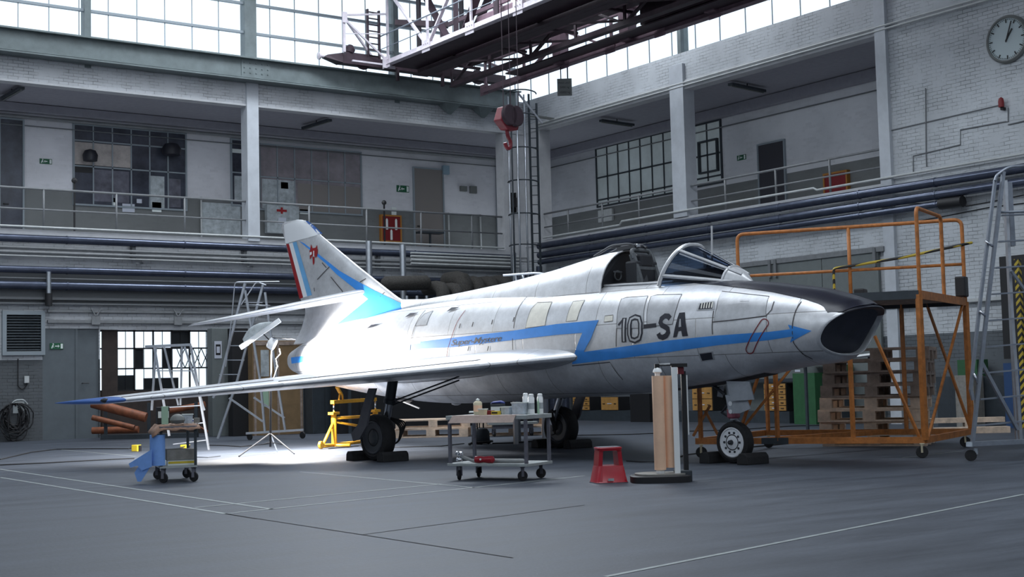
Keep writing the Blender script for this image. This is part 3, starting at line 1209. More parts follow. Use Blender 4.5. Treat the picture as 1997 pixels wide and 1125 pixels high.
# blue lightning stripe: tail part, middle part, Z-step, long lower run with the arrow head
fpoly('stripe', [(568, 697), (612, 692), (760, 678), (820, 669), (820, 680), (760, 688), (612, 703), (569, 709)], 'blue')
fpoly('stripe', [(820, 666), (880, 659), (1000, 645), (1085, 632), (1168, 624), (1153, 660), (1139, 686), (1200, 678), (1300, 664), (1400, 654), (1500, 647), (1541, 642), (1537, 633),
                 (1583, 645), (1541, 668), (1545, 656), (1500, 663), (1400, 673), (1300, 687), (1200, 700), (1116, 710), (1136, 649), (1085, 653), (1000, 663), (880, 677), (820, 680)], 'blue', 0.005)
# 10-SA


def lerp2(q, u, v):
    """bilinear position in a pixel quad (bl, br, tr, tl)"""
    (a, b, c, d) = q
    x = (a[0] * (1 - u) + b[0] * u) * (1 - v) + (d[0] * (1 - u) + c[0] * u) * v
    y = (a[1] * (1 - u) + b[1] * u) * (1 - v) + (d[1] * (1 - u) + c[1] * u) * v
    return hit(x, y)


def glyph(q, strokes, w, m='marking_black', grow=0.005):
    for st in strokes:
        closed = st[0] == st[-1]
        pts = [lerp2(q, u, v) for u, v in (st[:-1] if closed else st)]
        fdecal('lettering', ribbon(pts, w, closed), m, grow, 0.05)


q1 = ((1207, 669), (1221, 667), (1223, 619), (1206, 622))
q0 = ((1225, 667), (1252, 664), (1252, 616), (1225, 619))
rnd = [(0.5, 0.03), (0.2, 0.10), (0.10, 0.3), (0.10, 0.7), (0.2, 0.92), (0.5, 0.98), (0.8, 0.92), (0.90, 0.7), (0.90, 0.3), (0.8, 0.10), (0.5, 0.03)]
for w, m, gr in ((0.088, 'marking_black', 0.005), (0.032, 'patch_dark', 0.0065)):
    glyph(q1, [[(0.72, 0.0 if w > .05 else .04), (0.72, 1.0 if w > .05 else .96)]], w, m, gr)
    glyph(q0, [rnd], w, m, gr)
glyph(q1, [[(0.0, 0.74), (0.68, 0.98)]], 0.035)
fpoly('lettering', [(1255, 633), (1280, 630), (1280, 638), (1255, 641)], 'marking_black', 0.005)
qs = ((1283, 661), (1306, 657), (1310, 612), (1284, 616))
glyph(qs, [[(0.92, 0.80), (0.75, 0.92), (0.5, 0.95), (0.25, 0.86), (0.18, 0.70), (0.3, 0.57), (0.55, 0.48), (0.78, 0.38), (0.86, 0.22), (0.7, 0.08), (0.42, 0.03), (0.15, 0.10), (0.04, 0.24)]], 0.075)
fpoly('lettering', [(1313, 658), (1325, 610), (1336, 609), (1342, 655), (1331, 656), (1329, 645), (1323, 646), (1320, 657)], 'marking_black', 0.005)
fpoly('lettering', [(1324, 638), (1329, 637), (1328, 622), (1326, 622)], 'patch_dark', 0.0065)
# script title
vs, fs = text2d('Super-Mystere', 1.0, 0.35, 0.012, 0.92)
wx = max(v[0] for v in vs)
vs2 = [hit(879 + v[0] / wx * 100, 674 - v[0] / wx * 9.5 - v[1] * 16.0) for v in vs]
fdecal('lettering', (vs2, fs), 'marking_black', 0.007, 0.2)
# red outlined slot near the nose
cap = []
P0, P1 = Vector((1463, 681)), Vector((1491, 630))
d_ = (P1 - P0).normalized(); n_ = Vector((-d_.y, d_.x))
for k in range(9):
    a = PI * k / 8
    cap.append(P1 + n_ * (8 * math.cos(a)) + d_ * (8 * math.sin(a)))
for k in range(9):
    a = PI * k / 8
    cap.append(P0 - n_ * (8 * math.cos(a)) - d_ * (8 * math.sin(a)))
fdecal('red_outline', ribbon([hit(*p) for p in cap], 0.014, True), 'seam_red', 0.007)
# access panels and hatches
for pts, m in (([(1025, 640), (1036, 603), (1048, 590), (1077, 589), (1070, 605), (1063, 635)], 'patch_light'),
               ([(1104, 627), (1118, 588), (1141, 585), (1125, 625)], 'patch_light'),
               ([(1178, 628), (1180, 616), (1196, 614), (1195, 626)], 'patch_light'),
               ([(1203, 640), (1212, 583), (1222, 580), (1264, 577), (1256, 640)], 'patch_dark'),
               ([(1262, 637), (1270, 578), (1282, 575), (1330, 574), (1320, 600), (1312, 632)], 'patch_dark'),
               ([(1392, 628), (1398, 600), (1408, 568), (1500, 578), (1494, 616)], 'patch_dark'),
               ([(809, 636), (828, 612), (845, 606), (832, 634)], 'patch_dark')):
    fpoly('access_panel', pts, m, 0.003)
    fdecal('panel_seam', ribbon(hits(pts), 0.008, True), 'seam', 0.0045)
for pts in ([(1362, 604), (1366, 592), (1390, 589), (1390, 602)], [(1365, 690), (1388, 687), (1391, 700), (1370, 703)]):
    c = Vector((sum(p[0] for p in pts) / 4, sum(p[1] for p in pts) / 4))
    fpoly('vent_frame', [tuple(c + (Vector(p) - c) * 1.25) for p in pts], 'patch_dark', 0.005)
    fpoly('vent', pts, 'marking_black', 0.0065)
for k in range(5):
    fpoly('vent_louvre', [(1367 + k * 5, 602 - k * .4), (1369 + k * 5, 591 - k * .4), (1371 + k * 5, 591 - k * .4), (1369 + k * 5, 602 - k * .4)], 'patch_light', 0.008)
for cx_, cy_ in ((728, 636), (803, 614), (884, 603)):
    fpoly('air_scoop', [(cx_ - 12, cy_ + 6), (cx_ - 2, cy_ - 2), (cx_ + 14, cy_ - 3), (cx_ + 2, cy_ + 2)], 'marking_black', 0.02)
    (x0, z0), (x1, z1), (x2, z2) = hits([(cx_ - 14, cy_ + 7), (cx_ - 1, cy_ - 3), (cx_ + 16, cy_ - 3)])
fpoly('vent', [(1442, 585), (1460, 583), (1461, 587), (1443, 588)], 'patch_dark', 0.006)
# long seams
for pts, m in (([(908, 605), (892, 628), (882, 655), (874, 680), (871, 702)], 'seam_red'),
               ([(1392, 606), (1389, 640), (1390, 652)], 'seam'),
               ([(1563, 588), (1552, 606), (1546, 630), (1548, 668), (1566, 690), (1585, 700)], 'seam'),
               ([(1390, 628), (1440, 623), (1494, 616), (1505, 604), (1510, 588)], 'seam'),
               ([(1116, 713), (1190, 706), (1200, 722), (1215, 740)], 'seam'),
               ([(1203, 640), (1202, 676)], 'seam'), ([(800, 690), (808, 640), (830, 605)], 'seam'),
               ([(1000, 660), (1001, 690)], 'seam'), ([(1002, 640), (1012, 600), (1040, 570)], 'seam')):
    fdecal('panel_seam', ribbon(hits(pts), 0.013), m, 0.0055)
for x in (895, 920, 958, 1000, 912, 950):
    yy = 640 - (x - 895) * 0.12 if x not in (912, 950) else 684
    fpoly('rivet_row', [(x, yy), (x + 1.5, yy), (x + 4, yy - 9), (x + 2.5, yy - 9)], 'seam', 0.005)

# ---- landing gear
def wheel(name, c, r, w, parent, hub_m, tyre_m='rubber', holes=0, side=1):
    c = Vector(c)
    prof = [(r * 0.68, -w / 2 * 0.75), (r * 0.80, -w / 2), (r * 0.95, -w / 2 * 0.8), (r, -w / 2 * 0.4), (r, w / 2 * 0.4), (r * 0.95, w / 2 * 0.8), (r * 0.80, w / 2), (r * 0.68, w / 2 * 0.75)]
    ty = MB().lathe(prof, c, (0, 1, 0), 40).build(name, tyre_m, parent, smooth=True)
    hub = MB()
    for sd in (1, -1):
        pr = [(r * 0.72, 0), (r * 0.72, w / 2 * 0.90), (r * 0.67, w / 2 * 0.98), (r * 0.62, w / 2 * 0.80), (r * 0.34, w / 2 * 0.74), (r * 0.26, w / 2 * 0.92), (r * 0.20, w / 2 * 0.98), (0.001, w / 2 * 0.98)]
        hub.lathe(pr, c, (0, sd, 0), 32)
    hub.build('wheel_rim', hub_m, ty, smooth=True)
    if holes:
        hm = MB()
        for k in range(holes):
            a = 2 * PI * k / holes
            p = c + Vector((math.cos(a) * r * 0.47, side * w / 2 * 0.76, math.sin(a) * r * 0.47))
            hm.lathe([(r * 0.06, 0), (r * 0.06, 0.008)], p, (0, side, 0), 10)
        hm.lathe([(r * 0.13, 0), (r * 0.10, 0.05), (r * 0.05, 0.07)], c + Vector((0, side * w / 2 * 0.95, 0)), (0, side, 0), 14)
        hm.build('rim_holes', 'gear_dark', ty)
    return ty


ng = MB().tube([(0.0, 0, 0.60), (0.08, 0, 1.25)], 0.055, 12).build('nose_gear_strut', 'gear_grey', plane, smooth=True)
MB().tube(arc_path([(0.0, -0.12, 0.29), (0.02, -0.12, 0.56), (0.02, 0, 0.62)], 0.05), 0.03, 8).tube(
    [(0, -0.13, 0.29), (0, 0.13, 0.29)], 0.025, 8).build('wheel_fork', 'gear_grey', ng, smooth=True)
MB().lathe([(0.07, 0), (0.09, 0.02), (0.09, 0.12), (0.07, 0.14)], (0.01, 0, 0.62), (0, 0, 1), 14).build('steering_collar', 'pink_primer', ng)
MB().tube([(0.05, 0, 0.62), (0.22, 0, 0.70), (0.10, 0, 0.82)], 0.02, 6).tube([(0.1, 0.06, 0.95), (0.5, 0.03, 1.2)], 0.022, 6).build('torque_link', 'gear_dark', ng)
MB().tube([(-0.10, 0.14, 0.83), (-0.10, 0.2, 0.83)], 0.035, 8).tube([(-0.10, 0.14, 0.72), (-0.10, 0.2, 0.72)], 0.03, 8).build('taxi_lamp', 'marking_white', ng)
wheel('nose_wheel', (0, 0, 0.29), 0.29, 0.17, ng, 'wheel_white', holes=10)
# nose gear doors: plates hanging on the starboard side
dn = MB().add([hitp for hitp in [Vector((*hit_plane(px, py, 0.22)[:1], 0.22, hit_plane(px, py, 0.22)[1])) for px, py in ((1418, 743), (1463, 744), (1472, 779), (1427, 782))]], [(0, 1, 2, 3)])
o = dn.build('nose_gear_door', 'gear_grey', plane)
o.modifiers.new('thick', 'SOLIDIFY').thickness = 0.02
dn = MB().add([Vector((hit_plane(px, py, 0.17)[0], 0.17, hit_plane(px, py, 0.17)[1])) for px, py in ((1416, 770), (1458, 779), (1465, 797), (1444, 806), (1423, 806))], [(0, 1, 2, 3, 4)])
o = dn.build('nose_gear_door', 'gear_grey', plane)
o.modifiers.new('thick', 'SOLIDIFY').thickness = 0.02
dn = MB().add([Vector((hit_plane(px, py, -0.22)[0], -0.22, hit_plane(px, py, -0.22)[1])) for px, py in ((1402, 756), (1412, 752), (1410, 775), (1400, 773))], [(0, 1, 2, 3)])
o = dn.build('nose_gear_door', 'gear_grey', plane)
o.modifiers.new('thick', 'SOLIDIFY').thickness = 0.02
# wheel bay recess under the nose
MB().loft([[fpt(-0.75 + 0.1 * i, -PI / 2 + (k - 4) * 0.06, 0.005) for k in range(9)] for i in range(20)], cap=False, closed=False).build('nose_wheel_bay', 'seam', plane)

for sgn in (1, -1):
    wx, wy = 5.62, 2.03
    top = Vector((5.30, sgn * 1.93, 1.36))
    bot = Vector((5.66, sgn * 1.86, 0.42))
    st = MB().tube([top, top.lerp(bot, 0.42)], 0.085, 14).tube([top.lerp(bot, 0.40), top.lerp(bot, 0.47)], 0.10, 14).build('main_gear_strut', 'gear_dark', plane, smooth=True)
    MB().tube([top.lerp(bot, 0.47), bot], 0.062, 14).build('oleo_piston', 'chrome', st, smooth=True)
    MB().tube([bot + Vector((0, 0, 0.06)), bot + Vector((0, 0, -.06)), (wx, sgn * (wy + 0.04), 0.36)], 0.06, 10).build('axle', 'gear_dark', st, smooth=True)
    mid = top.lerp(bot, 0.5)
    for dz in (-0.03, 0.03):
        MB().tube([mid + Vector((0, 0, dz)), (4.55, sgn * 1.2, 1.28 + dz)], 0.014, 6).build('drag_brace', 'gear_dark', st)
    mb = MB()
    for k in range(5):
        a = k * 0.5
        mb.tube(arc_path([bot + Vector((-0.05 - 0.02 * k, -sgn * 0.06, 0.25)), bot + Vector((-0.22, -sgn * (0.16 + 0.03 * k), 0.1 + 0.02 * k)), bot + Vector((-0.20, -sgn * 0.12, -0.15)), bot + Vector((-0.02, -sgn * 0.04, -0.18))], 0.1), 0.013, 6)
    mb.build('brake_hose', 'rubber', st)
    wheel('main_wheel', (wx, sgn * wy, 0.37), 0.37, 0.24, st, 'wheel_grey', holes=0)
    # curved gear door outboard-aft of the leg
    if sgn > 0:
        pxs = [(722, 757), (736, 757), (724, 800), (718, 830), (704, 856), (692, 860), (688, 845), (702, 826), (708, 800)]
        l = 2.35
        pts = [hit_plane(px, py, l) for px, py in pxs]
        m = MB().add([Vector((x, l, z)) for x, z in pts], [tuple(range(len(pts)))])
    else:
        m = MB().add([Vector((x, -l, z)) for x, z in pts], [tuple(range(len(pts)))])
    o = m.build('main_gear_door', 'gear_mid', plane)
    o.modifiers.new('thick', 'SOLIDIFY').thickness = 0.035
# belly details
MB().add([(6.9, 0.30, 0.93), (7.3, 0.36, 0.98), (7.4, 0.30, 0.92), (7.1, 0.28, 0.86)], [(0, 1, 2, 3)]).build('belly_scoop', 'seam', plane)
MB().bar((7.15, 0.35, 0.90), (6.75, 0.30, 0.78), 0.03, 0.02).build('belly_blade', 'skin_plain', plane)
MB().lathe([(0.09, 0), (0.08, -0.03), (0.03, -0.05)], (6.1, 0, 0.87), (0, 0, 1), 14).build('belly_lamp', 'marking_white', plane)

# ================================================================ FIXTURES OF THE HALL
mat('galv', (0.55, 0.58, 0.62), 0.30, 0.9, noise=0.12, scale=8)
mat('pipe_blue', (0.085, 0.10, 0.145), 0.22, 0.6, noise=0.2, scale=4)
mat('pipe_grey', (0.20, 0.21, 0.22), 0.5, noise=0.15)
mat('pipe_pale', (0.50, 0.52, 0.52), 0.45, noise=0.12)
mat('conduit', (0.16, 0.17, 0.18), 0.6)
mat('alu', (0.58, 0.61, 0.66), 0.35, 0.75, noise=0.1, scale=10)
mat('alu_dark', (0.26, 0.29, 0.34), 0.45, 0.5, noise=0.15, scale=10)
mat('crane_light', (0.62, 0.57, 0.62), 0.5, noise=0.2, scale=4)
mat('crane_dark', (0.040, 0.022, 0.032), 0.6, noise=0.3, scale=4)
mat('crane_mauve', (0.20, 0.13, 0.16), 0.6, noise=0.2, scale=4)
mat('hook_red', (0.17, 0.012, 0.022), 0.45, noise=0.25, scale=8)
mat('sign_green', (0.01, 0.10, 0.045), 0.5)
mat('sign_white', (0.75, 0.80, 0.78), 0.5)
mat('plate_grey', (0.16, 0.17, 0.165), 0.6)
mat('fire_red', (0.20, 0.006, 0.010), 0.5)
mat('orange_frame', (0.40, 0.17, 0.03), 0.6)
mat('window_dark', (0.05, 0.055, 0.075), 0.18, noise=0.6, scale=1.3)
mat('window_warm', (0.26, 0.23, 0.25), 0.25, noise=0.35, scale=1.2)
mat('window_frost_glow', (0.50, 0.56, 0.57), 0.3, noise=0.25, scale=0.7, emit=(0.8, 0.95, 1.0), estr=0.05)  # slight emission paints daylight coming through from behind the panes
mat('blind', (0.42, 0.38, 0.36), 0.7, noise=0.3, scale=3)
mat('bag_black', (0.012, 0.012, 0.02), 0.5)
mat('map_paper', (0.40, 0.44, 0.46), 0.7, noise=0.35, scale=6)
mat('paper', (0.55, 0.58, 0.66), 0.7)
mat('orange_paint', (0.42, 0.15, 0.035), 0.55, noise=0.35, scale=9)
mat('yellow_paint', (0.75, 0.36, 0.02), 0.45, noise=0.15, scale=8)
mat('wood_new', (0.72, 0.56, 0.43), 0.75, noise=0.3, scale=7)
mat('wood_old', (0.32, 0.25, 0.21), 0.8, noise=0.4, scale=7)
mat('drawer_wood', (0.42, 0.22, 0.06), 0.6, noise=0.2, scale=6)
mat('ply', (0.23, 0.15, 0.075), 0.7, noise=0.2, scale=3)
mat('cab_green', (0.03, 0.11, 0.045), 0.5, noise=0.15, scale=6)
mat('cab_dark', (0.035, 0.045, 0.055), 0.5, noise=0.2)
mat('cab_blue', (0.02, 0.06, 0.16), 0.5)
mat('stool_red', (0.34, 0.008, 0.020), 0.32, noise=0.1, scale=5)
mat('kraft', (0.88, 0.58, 0.40), 0.75, noise=0.1, scale=3)
mat('white_plastic', (0.86, 0.88, 0.88), 0.4)
mat('tub_plastic', (0.50, 0.56, 0.62), 0.25, noise=0.25, scale=16)
mat('cream', (0.62, 0.56, 0.40), 0.6)
mat('cloth_blue', (0.20, 0.38, 0.80), 0.85, noise=0.1, scale=10)
mat('board_grey', (0.24, 0.23, 0.21), 0.8, noise=0.2, scale=12)
mat('board_pink', (0.45, 0.35, 0.31), 0.8, noise=0.15, scale=10)
mat('trolley_steel', (0.16, 0.16, 0.19), 0.5, 0.3, noise=0.2, scale=10)
mat('trolley_shelf', (0.38, 0.41, 0.41), 0.5, 0.2, noise=0.15)
mat('rust_tube', (0.24, 0.075, 0.03), 0.55, noise=0.4, scale=6)
mat('brown_cloth', (0.28, 0.17, 0.12), 0.85, noise=0.35, scale=12)
mat('mint', (0.36, 0.52, 0.38), 0.6)
mat('yellow_plastic', (0.60, 0.45, 0.03), 0.5)
mat('insulation', (0.045, 0.042, 0.038), 0.9, noise=0.5, scale=25, bump=0.6)
mat('hose_grey', (0.35, 0.36, 0.36), 0.6)
mat('dark_board', (0.035, 0.025, 0.022), 0.8, noise=0.3)
mat('clock_face', (0.48, 0.56, 0.58), 0.5)
mat('rag_blue', (0.25, 0.35, 0.42), 0.9)
mat('gauge_blue', (0.03, 0.05, 0.25), 0.5)

m, nt, b = _new('hazard_stripes')
tc = nt.nodes.new('ShaderNodeTexCoord')
wv = nt.nodes.new('ShaderNodeTexWave')
wv.inputs['Scale'].default_value = 4.0
wv.bands_direction = 'DIAGONAL'
cr = nt.nodes.new('ShaderNodeValToRGB')
cr.color_ramp.interpolation = 'CONSTANT'
cr.color_ramp.elements[0].color = (0.012, 0.012, 0.012, 1)
cr.color_ramp.elements[1].position = 0.5
cr.color_ramp.elements[1].color = (0.45, 0.33, 0.03, 1)
nt.links.new(tc.outputs['Object'], wv.inputs['Vector'])
nt.links.new(wv.outputs['Fac'], cr.inputs['Fac'])
nt.links.new(cr.outputs['Color'], b.inputs['Base Color'])

YG, XG = YB + GD, XR + GD


def mapY(Y):
    return lambda u, z, d: Vector((u, Y - d, z))


def mapX(X):
    return lambda u, z, d: Vector((X - d, u, z))


def rectY(px0, py0, px1, py1, Y):
    """x0, z0, x1, z1 of a photographed rectangle on plane Y (heights from its left edge)"""
    a, b_ = atY(px0, py0, Y), atY(px1, py0, Y)
    c = atY(px0, py1, Y)
    return a.x, c.z, b_.x, a.z


def rectX(px0, py0, px1, py1, X):
    """far y .. near y; heights from its left (far) edge"""
    a, b_, c = atX(px0, py0, X), atX(px1, py0, X), atX(px0, py1, X)
    return b_.y, c.z, a.y, a.z


def panelY(name, px, Y, m, label=None, cat=None, d=0.03, group=None, parent=None, rect=None):
    x0, z0, x1, z1 = rect or rectY(*px, Y)
    o = MB().box(x0, Y - d, z0, x1, Y - 0.003, z1).build(name, m, parent, world=True)
    if label:
        tag(o, label, cat, group)
    return o


def panelX(name, px, X, m, label=None, cat=None, d=0.03, group=None, parent=None, rect=None):
    y0, z0, y1, z1 = rect or rectX(*px, X)
    o = MB().box(X - d, y0, z0, X - 0.003, y1, z1).build(name, m, parent, world=True)
    if label:
        tag(o, label, cat, group)
    return o


# ---------------------------------------------------------------- gallery railings
def railing(name, label, P, Q, zt, zm, zb, posts, m='pipe_grey', r=0.024):
    t = thing(name, label, 'railing', (P[0], P[1], zb))
    P, Q = Vector((*P, 0)), Vector((*Q, 0))
    MB().tube([P + Vector((0, 0, zt)), Q + Vector((0, 0, zt))], r * 1.3, 8).build('top_rail', m, t, True, world=True)
    MB().tube([P + Vector((0, 0, zm)), Q + Vector((0, 0, zm))], r, 8).build('middle_rail', m, t, True, world=True)
    for q in posts:
        MB().tube([(q[0], q[1], zb), (q[0], q[1], zt)], r * 1.2, 8).build('post', m, t, True, world=True)
    return t


yr = YB + 0.05
railing('gallery_railing', 'thin steel railing of the back gallery left of the column', (X0, yr), (16.05, yr), 6.52, 5.98, ZG + 0.06,
        [(atY(p, 420, yr).x, yr) for p in (85, 227, 360)] + [(X0 + 0.3 + 2.3 * k, yr) for k in range(8)])
railing('gallery_railing', 'thin steel railing of the back gallery between column and corner', (16.43, yr), (24.95, yr), 6.52, 5.98, ZG + 0.06,
        [(atY(p, 440, yr).x, yr) for p in (603, 715, 821, 920)])
xr = XR + 0.05
railing('gallery_railing', 'thin steel railing of the right gallery between the corner and the middle column', (xr, 34.75), (xr, 28.5), 6.55, 6.12, ZGR,
        [(xr, atX(p, 430, xr).y) for p in (1108, 1175, 1247)])
railing('gallery_railing', 'thin steel railing of the right gallery nearest the clock', (xr, 27.85), (xr, 21.15), 6.55, 6.12, ZGR,
        [(xr, atX(p, 330, xr).y) for p in (1413, 1512, 1618)])

# ---------------------------------------------------------------- pipes along the walls
def pipe(name, label, pts, r, m, cat='pipe', clamps=(), seg=14, group=None, joint=None):
    o = MB().tube(pts, r, seg).build(name, m, None, True)
    tag(o, label, cat, group)
    if clamps:
        for c in clamps:
            MB().lathe([(r * 1.08, -0.02), (r * 1.08, 0.02)], c, Vector(pts[1]) - Vector(pts[0]), 14).build('flange', m, o)
    return o


def zY(py, Y, px=0):
    return atY(px, py, Y).z


def hor(z, Y, x0=X0 + 0.2, x1=25.2):
    return [(x0, Y, z), (x1, Y, z)]


yp = YB - 0.22
for py, r, m, lab in ((463, 0.105, 'pipe_blue', 'thick dark pipe directly under the back gallery floor'),
                      (481, 0.045, 'pipe_grey', 'thin grey pipe second below the back gallery floor'),
                      (490, 0.045, 'pipe_grey', 'thin grey pipe third below the back gallery floor'),
                      (497, 0.02, 'pipe_pale', 'pale conduit just above the strip of white brick on the back wall'),
                      (524, 0.095, 'pipe_blue', 'thick shiny pipe below the strip of white brick, upper of two'),
                      (541, 0.022, 'conduit', 'dark conduit between the two thick lower pipes of the back wall'),
                      (555, 0.11, 'pipe_blue', 'thick shiny pipe of the back wall, lowest of the thick ones')):
    z = zY(py, yp)
    pipe('wall_pipe', lab, hor(z, yp), r, m, clamps=[(x, yp, z) for x in (7.5, 10.9, 14.1, 17.9, 21.5)] if r > 0.08 else ())
for k, x in enumerate((atY(262, 480, yp).x, atY(479, 480, yp).x, atY(740, 500, yp).x)):
    tag(MB().box(x - 0.05, YB - 0.20, 4.75, x + 0.05, YB - 0.002, 5.16).bar((x, YB - 0.3, 4.62), (x + 0.3, YB - 0.02, 4.66), 0.03, 0.03).build('pipe_bracket', 'conduit'),
        ('steel pipe bracket below the gallery papers, left of the column', 'steel pipe bracket under the gallery column', 'steel pipe bracket right of the tail fin, behind the silver ducts')[k], 'bracket', 'brackets of the wall pipes')
# stacked pale pipes right of the fin
for k, (py, r) in enumerate(((497, 0.03), (503, 0.035), (510, 0.04), (517, 0.035))):
    z = zY(py, YB - 0.45, 900)
    pipe('wall_pipe', ['uppermost', 'second', 'third', 'lowest'][k] + ' of the four pale pipes between the silver ducts and the corner', hor(z, YB - 0.45, 21.2, 25.3), r, 'pipe_pale')
# cable tray over door and gate; dark sheet behind paints shade between the pipes
zt0 = zY(585, YB - 0.15)
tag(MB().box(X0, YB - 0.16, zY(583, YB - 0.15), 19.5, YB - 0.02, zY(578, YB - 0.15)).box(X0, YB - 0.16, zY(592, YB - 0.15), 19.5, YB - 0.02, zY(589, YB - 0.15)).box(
    X0, YB - 0.03, zY(592, YB - 0.15), XR - 0.3, YB - 0.004, zY(530, YB - 0.15)).build('cable_tray_and_shade', 'conduit'),
    'long dark cable tray above the louvre and door, with a dark sheet as pipe shade', 'cable tray')
tag(MB().box(10.45, YB - 0.10, 3.30, 18.3, YB - 0.004, 3.36).box(10.45, YB - 0.10, 3.02, 18.3, YB - 0.004, 3.10).build('sliding_door_track', 'pipe_grey'),
    'grey double sliding track above the door and the gate window', 'door track')
for px in (182, 342):
    x = atY(px, 622, YB).x
    tag(MB().box(x - 0.08, YB - 0.13, 2.98, x + 0.14, YB - 0.101, 3.2).bar((x + .03, YB - .12, 3.2), (x - 0.10, YB - .12, 3.42), 0.03).bar((x + .03, YB - .12, 3.2), (x + 0.18, YB - .12, 3.42), 0.03).build('track_hanger', 'pipe_grey'),
        'iron hanger on the sliding track ' + ('above the door edge' if px < 200 else 'above the bright gate window'), 'hanger', 'hangers of the sliding track')
x = atY(95, 560, YB - 0.3).x
t = thing('wall_duct', 'short silver vertical duct with dark collar above the louvre', 'duct', (x, YB - 0.3, 3.4))
MB().tube([(x, YB - 0.3, zY(572, YB - .3, 95)), (x, YB - 0.3, zY(530, YB - .3, 95))], 0.06, 14).build('duct_tube', 'galv', t, True, world=True)
MB().tube([(x, YB - 0.3, zY(596, YB - .3, 95)), (x, YB - 0.3, zY(572, YB - .3, 95))], 0.09, 14).box(x - 0.03, YB - 0.3, 3.45, x + 0.03, YB - 0.17, 3.52).build('collar', 'black', t, True, world=True)
for px, y0, y1, lab in ((719, 470, 524, 'left'), (785, 477, 527, 'right')):
    P = atY(px, y0, YB - 0.75)
    Q = atY(px, y1, YB - 0.75)
    pipe('silver_duct', lab + ' of the two bright silver vertical ducts behind the tail fin', [Vector((Q.x, Q.y, 0)), P], 0.095, 'galv', 'duct')
# big insulated pipe bends behind the fuselage
t = thing('insulated_tank', 'lying dark insulated tank behind the base of the tail fin', 'tank', (20.5, 33.5, 3.7))
P, Q = atY(745, 553, 33.5), atY(838, 551, 33.5)
MB().lathe([(0.02, 0), (0.14, 0.03), (0.21, 0.12), (0.21, (Q - P).length - 0.12), (0.14, (Q - P).length - 0.03), (0.02, (Q - P).length)], P, Q - P, 24).build('tank_shell', 'insulation', t, True, world=True)
for px in (793, 813, 832):
    p = atY(px, 580, 33.4)
    MB().tube([(p.x, 33.4, 0), (p.x, 33.4, p.z + 0.05)], 0.05, 10).build('tank_pipe', 'galv', t, True, world=True)
for k, (px, py, r, leg) in enumerate(((864, 570, 13, 1), (893, 570, 11, 1), (905, 558, 17, 1), (935, 562, 14, 0), (962, 562, 14, 0), (990, 560, 14, 0))):
    Y = 33.2 if k < 2 else 33.8
    c = atY(px, py, Y)
    rr = r * Y / 2650 * 1.25
    t = thing('pipe_bend', 'black insulated pipe bend, ' + ['first', 'second', 'third', 'fourth', 'fifth', 'sixth'][k] + ' from the left in the row behind the fuselage', 'pipe bend', (c.x, Y, c.z - 1), 0, 'insulated pipe bends')
    MB().tube([(c.x, Y, c.z - 0.22), (c.x, Y, c.z), (c.x, Y + 0.1, c.z + rr * .6), (c.x, Y + 0.35, c.z + rr * .8), (c.x, Y + 0.9, c.z + rr * .8)], rr, 16).build('insulation_sleeve', 'insulation', t, True, world=True)
    MB().tube([(c.x, Y, 0), (c.x, Y, c.z - 0.12)], rr * 0.42, 10).build('bare_pipe', 'galv', t, True, world=True)

# right-hand wall pipes
xp = XR - 0.30


def linX(pa, pb, X):
    a, b_ = atX(*pa, X), atX(*pb, X)
    z = (a.z + b_.z) / 2
    return a, b_, z


for (pa, pb, r, lab, y0, y1) in (((1497, 412), (1850, 347), 0.105, 'uppermost of three thick shiny pipes on the right wall', 3.0, 34.6),
                                 ((1497, 434), (1747, 388), 0.105, 'middle of three thick shiny pipes on the right wall', 3.0, 34.6),
                                 ((1497, 450), (1747, 407), 0.085, 'lowest of three thick shiny pipes on the right wall, with an open black end', 19.05, 34.6)):
    a, b_, z = linX(pa, pb, xp)
    pipe('wall_pipe', lab, [(xp, y1, z), (xp, y0, z)], r, 'pipe_blue', clamps=[(xp, y, z) for y in (32, 29.4, 26.8, 24.2, 21.6, 19.4)])
a, b_, z = linX((1497, 450), (1747, 407), xp)
tag(MB().tube([(xp, 19.3, z), (xp, 18.7, z - 0.01)], 0.13, 14).build('pipe_sleeve', 'black', None, True), 'black insulation sleeve at the end of the lowest right wall pipe', 'sleeve')
z1 = atX(1497, 114, XR - 0.1).z
for k, dz in enumerate((0.0, -0.09)):
    pipe('conduit_pipe', ('upper' if k == 0 else 'lower') + ' of two parallel white conduits under the right brick band', [(XR - 0.09, 34.8, z1 + dz), (XR - 0.09, 2.0, z1 + dz)], 0.025, 'pipe_pale', 'conduit')
zl = 5.80
pipe('conduit_pipe', 'pale pipe running along the edge of the right gallery floor', [(XR - 0.12, 34.6, 5.76), (XR - 0.12, 30.8, 5.76), (XR - 0.12, 30.7, 5.86), (XR - 0.12, 23.2, 5.86), (XR - 0.12, 23.1, 5.80), (XR - 0.12, 4, 5.88)], 0.03, 'pipe_pale', 'pipe')
pipe('conduit_pipe', 'pale cable channel along the edge of the back gallery floor', [(X0, YB - 0.10, 5.50), (24.9, YB - 0.10, 5.50)], 0.03, 'pipe_pale', 'pipe')

# conduits on the big brick wall beside the clock
def wallline(name, label, pts, r=0.014, X=XR - 0.02, m='conduit', cat='conduit'):
    return pipe(name, label, [atX(px, py, X) for px, py in pts], r, m, cat, seg=6)


